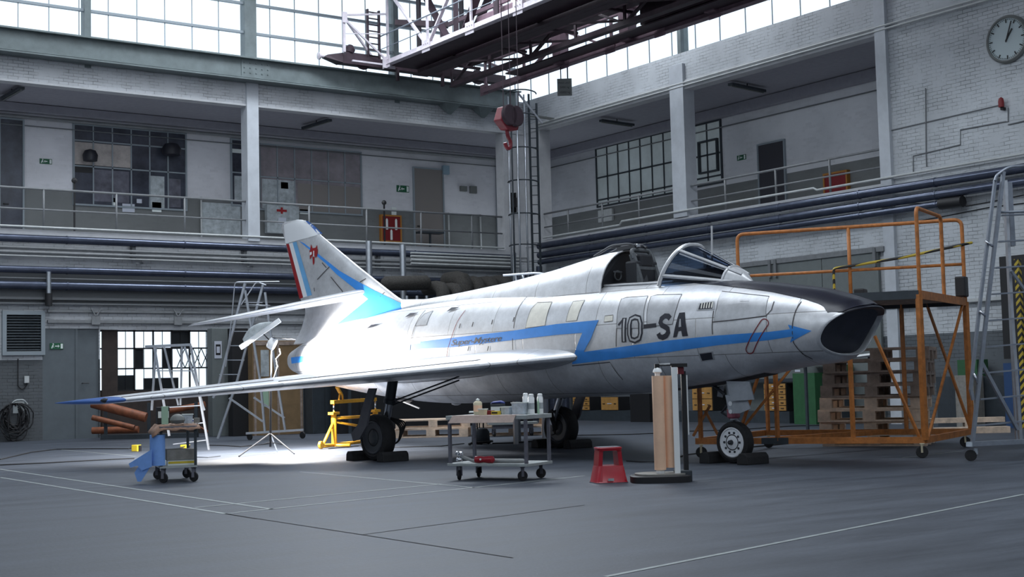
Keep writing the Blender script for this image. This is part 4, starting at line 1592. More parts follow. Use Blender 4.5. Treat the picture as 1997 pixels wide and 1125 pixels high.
wallline('wall_conduit', 'thin conduit running from the column edge up to the red beacon', [(1724, 243), (1738, 254), (1958, 203)])
wallline('wall_conduit', 'vertical thin conduit on the brick wall left of the beacon', [(1805, 172), (1806, 300), (1807, 325)])
wallline('wall_conduit', 'bent thin conduit on the brick wall below the beacon', [(1781, 335), (1781, 304), (1873, 282), (1873, 253), (1961, 237), (1966, 237), (1966, 210)])
wallline('wall_conduit', 'thin conduit that leaves the picture just below the beacon', [(1966, 243), (1997, 236)])
wallline('wall_cable', 'sagging cable under the right wall pipes', [(1760, 396), (1830, 397), (1885, 402), (1940, 392), (1997, 380)], 0.012, m='black', cat='cable')
wallline('wall_cable', 'second lower cable under the right wall pipes', [(1740, 440), (1830, 424), (1930, 404), (1997, 396)], 0.012, m='black', cat='cable')
wallline('wall_cable', 'thin cable sagging along the top of the back gallery wall', [(1100, 300), (1150, 285)], 0.008, X=XG - 0.02, cat='cable')
for px0, px1, py0, py1, lab in ((1718, 1783, 601, 594, 'left'), (1820, 1990, 592, 578, 'right')):
    a, b_ = atX(px0, py0, XR - 0.08), atX(px1, py1, XR - 0.08)
    zz = (a.z + b_.z) / 2
    tag(MB().bar((XR - 0.08, a.y, zz), (XR - 0.08, b_.y, zz), 0.12, 0.07).build('wall_rail', 'pipe_pale'), lab + ' pale horizontal rail on the right brick wall behind the scaffold', 'rail')

# clock
cc = atX(1967, 77, XR)
t = thing('wall_clock', 'large round wall clock showing about five past one on the right brick wall', 'clock', (XR, cc.y, cc.z))
R_ = 0.46
MB().lathe([(R_ + 0.07, 0.01), (R_ + 0.07, 0.06), (R_ + 0.03, 0.10), (R_, 0.09), (R_, 0.05)], (0, 0, 0), (-1, 0, 0), 48).build('clock_rim', 'plate_grey', t, True)
MB().lathe([(R_, 0.05), (R_, 0.065)], (0, 0, 0), (-1, 0, 0), 48).build('clock_face', 'clock_face', t)


def tick(ang, r0, r1, w, x=-0.072):
    """angle clockwise from twelve, seen from inside the hall (to the right is -y)"""
    dv = Vector((0, -math.sin(ang), math.cos(ang)))
    return Vector((x, 0, 0)) + dv * r0, Vector((x, 0, 0)) + dv * r1


mt = MB()
for k in range(60):
    w = 0.028 if k % 5 == 0 else 0.010
    p, q = tick(k * PI / 30, R_ * (0.78 if k % 5 == 0 else 0.90), R_ * 0.96, w)
    mt.bar(p, q, w, 0.006, up=(1, 0, 0))
o_ = mt.build('hour_marks', 'black', t)
o_['kind'] = 'stuff'
p, q = tick(math.radians(35), -0.05, 0.25, 0.03)
MB().bar(p, q, 0.035, 0.01, up=(1, 0, 0)).build('hour_hand', 'black', t)
p, q = tick(math.radians(20), -0.07, 0.40, 0.02, -0.08)
MB().bar(p, q, 0.024, 0.01, up=(1, 0, 0)).build('minute_hand', 'black', t)
# red beacon
p = atX(1959, 203, XR)
t = thing('warning_beacon', 'small red warning beacon on the right brick wall below the clock', 'beacon', (XR, p.y, p.z))
MB().lathe([(0.06, -0.10), (0.065, 0.02), (0.05, 0.09), (0.01, 0.12)], (-0.12, 0, 0.02), (0, 0, 1), 16).build('beacon_lens', 'fire_red', t, True)
MB().box(-0.12, -0.03, -0.14, -0.003, 0.03, -0.08).build('beacon_bracket', 'black', t)

# ---------------------------------------------------------------- back wall, ground level
# louvre
t = thing('ventilation_louvre', 'large ventilation louvre with dark slats in a grey frame on the back wall', 'louvre', (LX0, YB, LZ0))
x0, z0, x1, z1 = rectY(3, 606, 86, 693, YB)
x0 = atY(3, 650, YB).x
mb = frame_rect(MB(), (x0, z0), (x1, z1), 0.10, 0.10, mapY(YB))
mb.build('louvre_frame', 'frame_steel', t, world=True)
MB().box(x0 + .1, YB - 0.02, z0 + .1, x1 - .1, YB - 0.004, z1 - .1).build('louvre_back', 'black', t, world=True)
mb = MB()
n = 13
for k in range(n):
    z = z0 + 0.13 + (z1 - z0 - 0.22) * k / n
    mb.add([(x0 + .1, YB - 0.085, z), (x1 - .1, YB - 0.085, z), (x1 - .1, YB - 0.03, z + 0.05), (x0 + .1, YB - 0.03, z + 0.05),
            (x0 + .1, YB - 0.085, z - 0.01), (x1 - .1, YB - 0.085, z - 0.01), (x1 - .1, YB - 0.03, z + 0.04), (x0 + .1, YB - 0.03, z + 0.04)],
           [(0, 1, 2, 3), (7, 6, 5, 4), (0, 4, 5, 1), (3, 2, 6, 7)])
mb.build('louvre_slats', 'cab_dark', t, world=True)
# door with two leaves
t = bpy.data.objects.new('door_1', None); COL.objects.link(t); t.location = (DX0, YB, 0); t['kind'] = 'structure'
xm = atY(151, 700, YB).x
MB().box(DX0, YB + 0.02, 0, xm - 0.01, YB + 0.09, DZ).build('door_leaf', 'door_paint', t, world=True)
MB().box(xm + 0.01, YB + 0.05, 0.0, DX1, YB + 0.12, DZ).build('door_leaf', 'door_paint', t, world=True)
MB().box(xm - 0.05, YB - 0.0, 0, xm + 0.01, YB + 0.05, DZ).build('door_stile', 'door_paint', t, world=True)
hx = atY(165, 747, YB)
MB().tube(arc_path([(hx.x - 0.05, YB + 0.05, hx.z), (hx.x - 0.05, YB - 0.01, hx.z), (hx.x + 0.12, YB - 0.01, hx.z)], 0.02), 0.012, 6).build('door_handle', 'black', t, world=True)


def exit_sign(name, x0, z0, x1, z1, wall, axis, label, arrow=-1):
    """green running-man sign; drawn in wall coordinates (u right as seen from the hall, z up)"""
    u0, u1 = (x0, x1) if axis == 'Y' else (x1, x0)
    if axis == 'Y':
        f = lambda u, z, d: Vector((u, wall - d, z))
        u0, u1 = x0, x1
    else:
        f = lambda u, z, d: Vector((wall - d, -u, z))
        u0, u1 = -x1, -x0
    W_, H_ = u1 - u0, z1 - z0
    t = thing(name, label, 'exit sign', f(u0, z0, 0))
    MB().prism([(u0, z0), (u1, z0), (u1, z1), (u0, z1)], 0.003, 0.02, f).build('sign_plate', 'sign_green', t, world=True)
    g = MB()
    U = lambda a, b_: (u0 + W_ * a, z0 + H_ * b_)
    for p in ([U(.80, .1), U(.96, .1), U(.96, .9), U(.80, .9)], [U(.38, .42), U(.62, .42), U(.62, .58), U(.38, .58)],
              ([U(.34, .5), U(.44, .25), U(.44, .75)] if arrow < 0 else [U(.72, .5), U(.60, .25), U(.60, .75)]),
              [U(.10, .15), U(.16, .12), U(.24, .5), U(.30, .75), U(.22, .80), U(.14, .5)], [U(.2, .84), U(.28, .84), U(.28, .96), U(.2, .96)], [U(.22, .5), U(.33, .35), U(.30, .28), U(.18, .42)]):
        g.prism(p, 0.021, 0.024, f)
    g.build('sign_symbol', 'sign_white', t, world=True)
    return t


r_ = rectY(97, 669, 123, 681, YB + 0.02)
exit_sign('exit_sign', *r_, YB + 0.02, 'Y', 'green exit sign on the grey door of the back wall', 1)
r_ = rectY(77, 309, 101, 319, YG)
exit_sign('exit_sign', *r_, YG, 'Y', 'green exit sign at the left end of the back gallery')
r_ = rectY(773, 361, 797, 374, YG)
exit_sign('exit_sign', *r_, YG, 'Y', 'green exit sign beside the beige door of the back gallery')
r_ = rectX(1438, 304, 1455, 314, XG)
exit_sign('exit_sign', r_[0], r_[1], r_[2], r_[3], XG, 'X', 'green exit sign on the right gallery wall')

# gate window: frame, panes, boards
t = bpy.data.objects.new('window_3', None); COL.objects.link(t); t.location = (GX0, YB, 0); t['kind'] = 'structure'
fx = [atY(p, 700, YB).x for p in (196, 231, 265, 302, 338, 373, 409)]
fz = [atY(300, p, YB).z for p in (645, 679, 718, 760)]
mb = MB()
for x in fx:
    mb.box(x - 0.02, YB + 0.10, 0, x + 0.02, YB + 0.15, GZ1)
for a_, b_ in zip(fx[1:-1], fx[2:]):
    mb.box((a_ + b_) / 2 - 0.006, YB + 0.11, fz[3], (a_ + b_) / 2 + 0.006, YB + 0.14, GZ1)
for z in fz:
    mb.box(GX0, YB + 0.10, z - 0.02, GX1, YB + 0.15, z + 0.02)
mb.box(GX0, YB + 0.10, 0, GX1, YB + 0.15, 0.12)
mb.build('window_frame', 'black', t, world=True)
MB().box(GX0, YB + 0.12, fz[3], GX1, YB + 0.125, GZ1).build('window_glass', 'pane', t, world=True)
MB().box(GX0, YB + 0.09, 0, GX1, YB + 0.16, fz[3] - 0.02).build('window_board', 'dark_board', t, world=True)
MB().box(fx[0] + 0.06, YB + 0.07, 0, fx[1], YB + 0.10, GZ1).build('window_board', 'dark_board', t, world=True)
for a_, b_, c_, d_2 in ((4, 5, 1, 0), (2, 2.5, 2, 1), (3.5, 4, 2, 1), (1, 2, 3, 2.3), (2.5, 4.4, 3, 2.45)):
    X_ = lambda q: fx[int(q)] + (fx[min(int(q) + 1, 6)] - fx[int(q)]) * (q - int(q))
    Z_ = lambda q: fz[int(q)] + (fz[min(int(q) + 1, 3)] - fz[int(q)]) * (q - int(q))
    MB().box(X_(a_), YB + 0.16, Z_(c_), X_(b_), YB + 0.18, Z_(d_2)).build('blocked_pane', 'black', t, world=True)
mb = MB()
for k in range(4):
    x = atY(350 + k * 16, 700, YB).x
    x2 = atY(350 + (k + 1) * 16, 700, YB).x
    mb.bar((x, YB + 0.2, fz[1]), (x2, YB + 0.2, fz[2]), 0.02).bar((x, YB + 0.2, fz[2]), (x2, YB + 0.2, fz[1]), 0.02)
mb.build('lattice', 'black', t, world=True)

# socket box with its conduit, wall-mounted cable coil
p = atY(51, 741, YB)
t = thing('socket_box', 'small pale socket box with a looped conduit under the louvre', 'socket', (p.x, YB, p.z))
MB().box(-0.06, -0.07, -0.08, 0.06, -0.003, 0.10).build('box_body', 'pipe_pale', t, bevel=0.01)
MB().tube(arc_path([(-0.21, -0.02, 0.55), (-0.21, -0.02, -0.16), (-0.1, -0.02, -0.24), (0.0, -0.03, -0.15), (0, -0.03, -0.08)], 0.06), 0.012, 6).build('conduit_loop', 'black', t, True)
p = atY(36, 790, YB - 0.2)
t = thing('cable_coil', 'thick bundle of dark cables hanging on a pale hook near the left edge', 'cable coil', (p.x, YB - 0.2, 0))
MB().tube(arc_path([(-0.20, 0, p.z - 0.05), (-0.12, -0.02, p.z + 0.12), (0.12, -0.02, p.z + 0.14), (0.22, 0, p.z + 0.02)], 0.1), 0.022, 8).box(-0.14, -0.02, p.z - 0.2, 0.14, 0.02, p.z + 0.1).box(
    -0.02, 0.02, p.z - 0.05, 0.02, 0.197, p.z).build('cable_hook', 'trolley_shelf', t)
mb = MB()
for k in range(16):
    w = 0.14 + random.random() * 0.26
    h = 0.55 + random.random() * 0.48
    dx = random.uniform(-0.1, 0.1) - 0.08
    pts = [(dx + w * math.cos(a), random.uniform(-0.08, 0.08), p.z + 0.05 - h * 0.5 + h * 0.5 * math.sin(a)) for a in [2 * PI * j / 18 for j in range(18)]]
    mb.tube([(a_, c_[1] if False else y_, max(0.03, z_)) for (a_, y_, z_), c_ in zip(pts, pts)], 0.016, 5, closed=True)
ob_ = mb.build('cables', 'rubber', t, True)
ob_['kind'] = 'stuff'

# ---------------------------------------------------------------- back gallery wall
def gal_window(n, px, Y, cols, rows, m, parts=()):
    x0, z0, x1, z1 = rectY(*px, Y)
    t = bpy.data.objects.new('window_%d' % n, None); COL.objects.link(t); t.location = (x0, Y, z0); t['kind'] = 'structure'
    MB().box(x0, Y - 0.02, z0, x1, Y - 0.003, z1).build('window_glass', m, t, world=True)
    mb = frame_rect(MB(), (x0 - .03, z0 - .03), (x1 + .03, z1 + .03), 0.05, 0.06, mapY(Y))
    for k in range(1, cols):
        x = x0 + (x1 - x0) * k / cols
        mb.box(x - 0.018, Y - 0.05, z0, x + 0.018, Y - 0.02, z1)
    for r in rows:
        z = z0 + (z1 - z0) * r
        mb.box(x0, Y - 0.05, z - 0.02, x1, Y - 0.02, z + 0.02)
    mb.build('window_frame', 'frame_steel', t, world=True)
    for (a, b_, c, d_), mm, nm in parts:
        MB().box(x0 + (x1 - x0) * a, Y - 0.03, z0 + (z1 - z0) * b_, x0 + (x1 - x0) * c, Y - 0.021, z0 + (z1 - z0) * d_).build(nm, mm, t, world=True)
    return t


gal_window(4, (143, 242, 361, 398), YG, 6, (0.48, 0.80), 'window_dark',
           (((0.0, .50, .50, .78), 'blind', 'window_blind'), ((0.0, 0.40, .16, .50), 'black', 'window_item'), ((0.17, .05, .48, .45), 'room_mid', 'window_item'),
            ((.52, .28, .64, .44), 'window_dark', 'window_item'), ((.66, .0, .80, .42), 'map_paper', 'window_poster'), ((.84, .03, .95, .4), 'room_mid', 'window_item')))
gal_window(5, (450, 272, 503, 400), YG, 2, (0.5,), 'window_dark', (((.0, .80, 1, .86), 'sign_white', 'window_item'), ((.1, .05, .9, .45), 'map_paper', 'window_item')))
gal_window(6, (505, 281, 702, 408), YG, 6, (0.50,), 'window_warm',
           (((0.36, .0, .99, .44), 'beige_door', 'window_blind'), ((0.02, .02, .33, .47), 'map_paper', 'window_poster'), ((.20, .34, .27, .44), 'gauge_blue', 'window_poster')))
# items behind the left gallery window
for px, py, w, h, lab in ((172, 304, 30, 24, 'black rounded bag on the sill of the left gallery window, its left one'), (330, 292, 40, 26, 'black rounded bag in the upper right panes of the left gallery window')):
    c = atY(px, py, YG - 0.1)
    s_ = 38.0 / 2650
    tag(MB().lathe([(0.01, -h * s_ / 2), (w * s_ * 0.45, -h * s_ / 2), (w * s_ / 2, 0), (w * s_ * .36, h * s_ * .36), (0.01, h * s_ / 2)], (c.x, YG - 0.28, c.z), (0, 0, 1), 20).build('round_bag', 'bag_black', None, True), lab, 'bag')


def door_at(n, px, Y, m, X=None):
    if X is None:
        x0, z0, x1, z1 = rectY(*px, Y)
        z0 = ZG + 0.06
        t = bpy.data.objects.new('door_%d' % n, None); COL.objects.link(t); t.location = (x0, Y, z0); t['kind'] = 'structure'
        MB().box(x0, Y - 0.04, z0, x1, Y - 0.003, z1).build('door_leaf', m, t, world=True)
        frame_rect(MB(), (x0 - .05, z0 - .05), (x1 + .05, z1 + .05), 0.05, 0.07, mapY(Y)).build('door_frame', 'frame_steel', t, world=True)
        MB().box(x0 + 0.08, Y - 0.09, z0 + 1.02, x0 + 0.22, Y - 0.041, z0 + 1.05).build('door_handle', 'black', t, world=True)
    else:
        y0, z0, y1, z1 = rectX(*px, X)
        z0 = ZGR
        t = bpy.data.objects.new('door_%d' % n, None); COL.objects.link(t); t.location = (X, y0, z0); t['kind'] = 'structure'
        MB().box(X - 0.04, y0, z0, X - 0.003, y1, z1).build('door_leaf', m, t, world=True)
        frame_rect(MB(), (y0 - .05, z0 - .05), (y1 + .05, z1 + .05), 0.05, 0.07, mapX(X)).build('door_frame', 'frame_steel', t, world=True)
    return t


door_at(2, (0, 232, 43, 440), YG, 'window_dark')
door_at(3, (806, 328, 861, 440), YG, 'beige_door')
door_at(4, (967, 288, 989, 440), YG, 'window_dark')
door_at(5, (1481, 285, 1530, 400), YG, 'dark_room', X=XG)

# posters, papers, map, cross
panelY('wall_map', (391, 394, 468, 455), YG, 'map_paper', 'large pale torn map on the back gallery wall beside the column', 'map')
panelY('paper_notice', (238, 397, 262, 413), YG, 'paper', 'wide pale notice with a dark dot on the back gallery parapet wall', 'notice')
panelY('paper_notice', (266, 388, 276, 396), YG, 'paper', 'small square notice right above the wide pale notice', 'notice')
panelY('paper_notice', (296, 394, 314, 413), YG, 'sign_white', 'two-part white notice right of the wide pale notice', 'notice')
panelY('paper_notice', (219, 386, 224, 402), YG, 'sign_white', 'narrow upright white notice strip left of the wide pale notice', 'notice')
panelY('paper_notice', (584, 408, 600, 417), YG, 'sign_white', 'small white notice beside the first aid cabinet', 'notice')
panelY('paper_notice', (763, 404, 772, 419), YG, 'sign_white', 'small white notice above the red fire cabinet of the back gallery', 'notice')
x0, z0, x1, z1 = rectY(514, 401, 576, 455, YG)
t = thing('first_aid_cabinet', 'grey cabinet with a red cross behind the back gallery railing', 'cabinet', (x0, YG, z0))
MB().box(x0, YG - 0.25, z0, x1, YG - 0.07, z1).build('cabinet_body', 'map_paper', t, world=True)
cx_ = (x0 + x1) / 2 - 0.05
zc_ = z1 - 0.16
MB().box(cx_ - 0.17, YG - 0.262, zc_ - 0.035, cx_ + 0.17, YG - 0.251, zc_ + 0.035).box(cx_ - 0.035, YG - 0.266, zc_ - 0.1, cx_ + 0.035, YG - 0.255, zc_ + 0.1).build('red_cross', 'marking_red', t, world=True)
MB().box(cx_ - 0.12, YG - 0.262, zc_ - 0.42, cx_ + 0.14, YG - 0.251, zc_ - 0.22).build('cabinet_notice', 'paper', t, world=True)
x0, z0, x1, z1 = rectY(740, 420, 778, 471, YG)
z0 = max(z0, ZG + 0.07)
t = thing('fire_hose_cabinet', 'red fire cabinet with two white extinguishers in an orange border, back gallery', 'fire cabinet', (x0, YG, z0))
MB().box(x0, YG - 0.12, z0, x1, YG - 0.003, z1).build('cabinet_body', 'fire_red', t, world=True)
frame_rect(MB(), (x0 - .02, z0 - .02), (x1 + .02, z1 + .02), 0.05, 0.135, mapY(YG - 0.004)).build('cabinet_border', 'orange_frame', t, world=True)
for fx_, fz0, fz1 in ((0.25, .45, .82), (0.72, .45, .82), (0.47, .06, .40)):
    xx = x0 + (x1 - x0) * fx_
    MB().lathe([(0.035, 0), (0.04, 0.03), (0.04, (z1 - z0) * (fz1 - fz0)), (0.015, (z1 - z0) * (fz1 - fz0) + 0.05)], (xx, YG - 0.16, z0 + (z1 - z0) * fz0), (0, 0, 1), 10).build('extinguisher', 'sign_white', t, True, world=True)
y0, z0, y1, z1 = rectX(1612, 341, 1657, 371, XG)
z1 = atX(1612, 341, XG).z
z0 = z1 - 0.75
t = thing('fire_hose_cabinet', 'red fire cabinet with orange border on the right gallery wall', 'fire cabinet', (XG, y0, z0))
MB().box(XG - 0.12, y0, z0, XG - 0.003, y1, z1).build('cabinet_body', 'fire_red', t, world=True)
frame_rect(MB(), (y0 - .02, z0 - .02), (y1 + .02, z1 + .02), 0.05, 0.135, mapX(XG - 0.004)).build('cabinet_border', 'orange_frame', t, world=True)
# bell posts on the railings, boxes on the walls
for px, py, lab in ((145, 352, 'dark bell on a short post at the left gallery railing'), (749, 395, 'dark bell on a short post above the red fire cabinet')):
    p = atY(px, py, YB + 0.3)
    t = thing('alarm_bell', lab, 'bell', (p.x, YB + 0.3, p.z))
    MB().lathe([(0.01, -0.04), (0.07, -0.03), (0.075, 0.02), (0.03, 0.05), (0.01, 0.06)], (0, 0, 0), (0, -1, 0.3), 14).build('bell_head', 'black', t, True)
    MB().box(-0.02, -0.02, -(p.z - ZG - 0.06), 0.02, 0.02, 0).build('bell_post', 'black', t)
for px, lab in (((896, 363, 908, 373), 'left of two dark intercom boxes right of the beige door'), ((915, 363, 927, 377), 'right of two dark intercom boxes right of the beige door')):
    panelY('intercom_box', px, YG, 'plate_grey', lab, 'box', d=0.1)
panelY('wall_camera', (861, 323, 873, 340), YG, 'rag_blue', 'small bluish camera box at the upper corner of the beige door', 'lamp', d=0.12)  # small camera box, gives no light
for x, lab in ((atY(390, 300, YG).x, 'vertical white downpipe between map and left gallery window'), (atY(873, 420, YG).x, 'vertical pale pipe right of the beige door'), (atY(935, 420, YG).x, 'second vertical pale pipe near the corner of the back gallery')):
    tag(MB().tube([(x, YG - 0.06, ZG + 0.06), (x, YG - 0.06, 8.9 if x < 15.5 else 7.0)], 0.03, 8).build('down_pipe', 'pipe_pale', None, True), lab, 'pipe')
tag(MB().tube([(X0, YG - 0.12, 8.95), (XG, YG - 0.12, 8.95)], 0.05, 10).build('ceiling_pipe', 'pipe_grey', None, True), 'grey pipe along the top of the back gallery wall', 'pipe')
tag(MB().tube([(X0, YG - 0.05, 8.72), (XG, YG - 0.05, 8.72)], 0.018, 6).build('ceiling_conduit', 'conduit', None, True), 'thin dark conduit below the pipe at the top of the back gallery wall', 'conduit')
tag(MB().box(X0, YG - 0.3, 9.08, XG, YG - 0.01, 9.30).build('ceiling_beam', 'ceiling_paint'), 'painted beam under the ceiling at the back of the back gallery', 'beam')
tag(MB().tube([(XG - 0.05, YG, 8.75), (XG - 0.05, YS, 8.75)], 0.02, 6).build('ceiling_conduit', 'conduit', None, True), 'thin dark conduit along the top of the right gallery wall', 'conduit')
tag(MB().box(XG - 0.3, YS, 9.02, XG - 0.01, YG, 9.30).build('ceiling_beam', 'ceiling_paint'), 'painted beam under the ceiling at the back of the right gallery', 'beam')
# bench
xb = atY(838, 462, YG - 0.5).x
zb_ = atY(838, 454, YG - 0.5).z
tag(MB().box(xb - 0.45, YG - 0.7, zb_ - 0.03, xb + 0.45, YG - 0.35, zb_ + 0.03).box(xb - 0.03, YG - 0.55, ZG + .06, xb + 0.03, YG - 0.5, zb_).build('gallery_bench', 'cab_dark'), 'small dark bench on the back gallery in front of the beige door', 'bench')

# right gallery windows: two glazed groups in one frame, seen left and right of the column
def gal_window_x(n, px0, px1, cols, zt, zb, zm, open_pane=False):
    X = XG
    y1 = atX(px0, 330, X).y
    y0 = atX(px1, 300, X).y
    t = bpy.data.objects.new('window_%d' % n, None); COL.objects.link(t); t.location = (X, y0, zb); t['kind'] = 'structure'
    MB().box(X - 0.02, y0, zb, X - 0.003, y1, zt).build('window_glass', 'window_frost_glow', t, world=True)
    mb = frame_rect(MB(), (y0 - .03, zb - .03), (y1 + .03, zt + .03), 0.05, 0.06, mapX(X))
    for k in range(1, cols):
        y = y0 + (y1 - y0) * k / cols
        mb.box(X - 0.05, y - 0.02, zb, X - 0.02, y + 0.02, zt)
    for z in (zm, zb + 0.22):
        mb.box(X - 0.05, y0, z - 0.025, X - 0.02, y1, z + 0.025)
    mb.build('window_frame', 'cab_dark', t, world=True)
    if open_pane:
        frame_rect(MB(), (y0 + 0.1, zb + 0.35), (y0 + 0.95, zm + 0.45), 0.05, 0.12, mapX(X)).build('open_pane', 'cab_dark', t, world=True)
    return t


zt_ = atX(1165, 291, XG).z
zm_ = atX(1165, 348, XG).z
zb_ = atX(1165, 404, XG).z
gal_window_x(7, 1165, 1319, 7, zt_, zb_, zm_)
gal_window_x(8, 1330, 1408, 3, atX(1406, 234, XG).z, atX(1408, 355, XG).z, atX(1342, 311, XG).z, True)
tag(MB().box(XG - 0.10, atX(1190, 405, XG).y - 0.2, 6.5, XG - 0.02, atX(1185, 405, XG).y + 0.4, 6.9).build('window_box', 'pipe_pale'), 'pale box in the lower panes of the right gallery window', 'box')

# fluorescent lamps on the gallery ceilings
for a, b_, lab in (((4, 193), (43, 171), 'dark tube lamp on the gallery ceiling at the left edge'), ((592, 250), (643, 234), 'dark tube lamp on the back gallery ceiling right of the column'),
                   ((1172, 235), (1234, 244), 'dark tube lamp on the right gallery ceiling left of the middle column'), ((1424, 164), (1490, 178), 'dark tube lamp on the right gallery ceiling right of the middle column')):
    p, q = atZ(*a, 9.2), atZ(*b_, 9.2)
    if p.x > XR or q.x > XR:
        pass
    d_ = (q - p).normalized()
    mid_ = (p + q) / 2
    L_ = min((q - p).length, 1.6) / 2
    t = thing('tube_lamp', lab, 'lamp', mid_, 0, 'tube lamps of the galleries')
    MB().bar(-d_ * L_, d_ * L_, 0.16, 0.07).build('lamp_tray', 'cab_dark', t)
    MB().tube([-d_ * L_ * .95 + Vector((0, 0, -.05)), d_ * L_ * .95 + Vector((0, 0, -.05))], 0.02, 8).build('lamp_tube', 'plate_grey', t)
    MB().box(-0.01, -0.01, 0.03, 0.01, 0.01, 0.119).build('lamp_stem', 'black', t)

# switch gear and posts on the corner pier
p = atY(1003, 395, YB - 0.2)
t = thing('switch_box', 'black switch box between two short posts on the corner pier', 'switch', (p.x, YB - 0.2, p.z))
MB().box(-0.10, -0.08, -0.16, 0.06, 0.14, 0.16).build('box_body', 'black', t, bevel=0.02)
for dx in (0.0, 0.11):
    MB().box(dx - 0.02, 0.06, -0.3, dx + 0.02, 0.17, 0.34).build('mounting_post', 'black', t)

# caged ladder in the corner
LP = Vector((24.7, 34.1, 0))
t = thing('caged_ladder', 'tall vertical steel ladder with safety cage in the far corner', 'ladder', LP)
def upx(px):
    return None
ux = Vector((0.70, -0.71, 0))       # along the ladder face, to the right
uy = Vector((0.71, 0.70, 0))
s_ = 1 / 2650 * (LP - EYE).dot(FW)
for nm, off, dep, z0, z1 in (('ladder_rail', 12, 0.0, 2.6, 10.2), ('ladder_rail', 27, 0.0, 2.6, 9.9)):
    q = LP + RX * (off * s_)
    MB().bar((q.x, q.y, z0), (q.x, q.y, z1), 0.04, 0.06).build(nm, 'cab_dark', t, world=True)
z = 2.8
q0, q1 = LP + RX * (12 * s_), LP + RX * (27 * s_)
while z < 10:
    MB().tube([(q0.x, q0.y, z), (q1.x, q1.y, z)], 0.014, 6).build('rung', 'cab_dark', t, world=True)
    z += 0.3
for off, dep, m in ((-30, -0.15, 'galv'), (-24, -0.5, 'cab_dark'), (-13, -0.7, 'galv'), (2, -0.4, 'galv')):
    q = LP + RX * (off * s_) + Vector((FW.x, FW.y, 0)) * dep
    MB().tube([(q.x, q.y, 2.6), (q.x, q.y, 10.1)], 0.028, 8).build('cage_bar', m, t, True, world=True)
for py in (183, 228, 293, 356, 420, 480):
    zc_ = zat(LP, py)
    fwd = Vector((FW.x, FW.y, 0)).normalized()
    pts = []
    for k in range(13):
        a = PI * k / 12
        pts.append(LP + RX * (-3 * s_) - RX * (math.cos(a) * 30 * s_) - fwd * (0.65 * math.sin(a)) + Vector((0, 0, zc_)))
    MB().tube(pts, 0.022, 6).build('cage_hoop', 'cab_dark', t, True, world=True)
for k in range(2):
    q = LP + RX * ((12 + 15 * k) * s_)
    MB().bar((q.x, q.y, 9.5), (XR - 0.003, q.y + 0.1, 9.5), 0.04).bar((q.x, q.y, 3.2), (XR - 0.003, q.y + 0.1, 3.2), 0.04).build('wall_bracket', 'plate_grey', t, world=True)
MB().bar(LP + Vector((-0.4, -0.3, 10.15)), LP + Vector((0.3, -0.6, 9.2)), 0.05).build('brace', 'galv', t, world=True)
# brackets of the runway near the corner
for px, py, lab in ((880, 205, 'left'), (945, 212, 'right')):
    p = atY(px, py, YB - 0.3)
    tag(MB().add([(p.x - 0.35, YB - 0.5, 9.926), (p.x + 0.25, YB - 0.5, 9.926), (p.x + .02, YB - 0.25, 9.62), (p.x - 0.1, YB - 0.25, 9.62), (p.x - 0.35, YB - 0.06, 9.926), (p.x + 0.25, YB - 0.06, 9.926)],
                 [(0, 1, 2, 3), (1, 5, 2), (5, 4, 3, 2), (4, 0, 3), (0, 4, 5, 1)]).build('runway_bracket', 'green_steel'), lab + ' of two triangular green brackets under the crane runway', 'bracket')

# ================================================================ OVERHEAD CRANE
CX1, CX2 = 20.15, 23.3
t = thing('overhead_crane', 'riveted steel lattice overhead crane crossing above the aircraft', 'crane', (CX1, 34.5, 10.7))


def truss(name, X, zb, zt, y0, y1, nb, m, w=0.10, plates=True, first=None, mir=False):
    top = MB().bar((X, y0, zt), (X, y1, zt), w, w * 1.3)
    top.build(name + '_top_chord', m, t, world=True)
    MB().bar((X - 0.03, y0, zb), (X - 0.03, y1, zb), w * 0.35, w * 1.5, up=(0, 0, 1)).bar((X, y0, zb - w * .7), (X, y1, zb - w * .7), w * 2.0, 0.02, up=(0, 0, 1)).build(name + '_bottom_chord', m, t, world=True)
    d = (y0 - y1) / nb
    for k in range(nb + 1):
        y = y0 - d * k
        MB().bar((X, y, zb), (X, y, zt), max(0.07, w * 0.8), 0.05).build(name + '_post', m, t, world=True)
        if k < nb:
            a, b_ = ((X, y, zt), (X, y - d, zb)) if (k % 2 == 0) != mir else ((X, y, zb), (X, y - d, zt))
            MB().bar(a, b_, max(0.07, w), 0.05).build(name + '_diagonal', m, t, world=True)
        if plates:
            q = MB().cbox((X - 0.06, y, zb), 0.02, 0.42, 0.34)
            for i in range(3):
                for j in range(2):
                    q.lathe([(0.022, 0), (0.018, 0.02)], (X - 0.07, y - 0.11 + 0.11 * i, zb - 0.07 + 0.14 * j), (-1, 0, 0), 6)
            q.build('gusset_plate', m, t, world=True)


# near outer truss (light), main dark truss behind, far pair
YN, YF = 34.6, 9.85
ZB1 = 10.78
truss('outer_truss', CX1, ZB1, ZB1 + 2.25, YN, YF, 11, 'crane_light', 0.10)
MB().tube([(CX1 - 0.06, YN + 0.4, ZB1 + 0.85), (CX1 - 0.06, YF, ZB1 + 0.85)], 0.02, 6).build('hand_rail', 'alu_dark', t, world=True)
MB().tube([(CX1 - 0.06, YN + 0.4, ZB1 + 0.45), (CX1 - 0.06, YF, ZB1 + 0.45)], 0.012, 6).build('hand_rail', 'alu_dark', t, world=True)
truss('main_truss', CX1 + 1.1, ZB1 - 0.1, ZB1 + 2.6, YN, YF, 12, 'crane_dark', 0.26, False)
truss('main_truss', CX2 - 0.5, 11.15, 13.3, YN, YF, 12, 'crane_dark', 0.26, False, mir=True)
truss('middle_truss', CX1 + 1.9, ZB1 + 0.0, ZB1 + 1.3, YN, YF, 16, 'crane_mauve', 0.09, False)
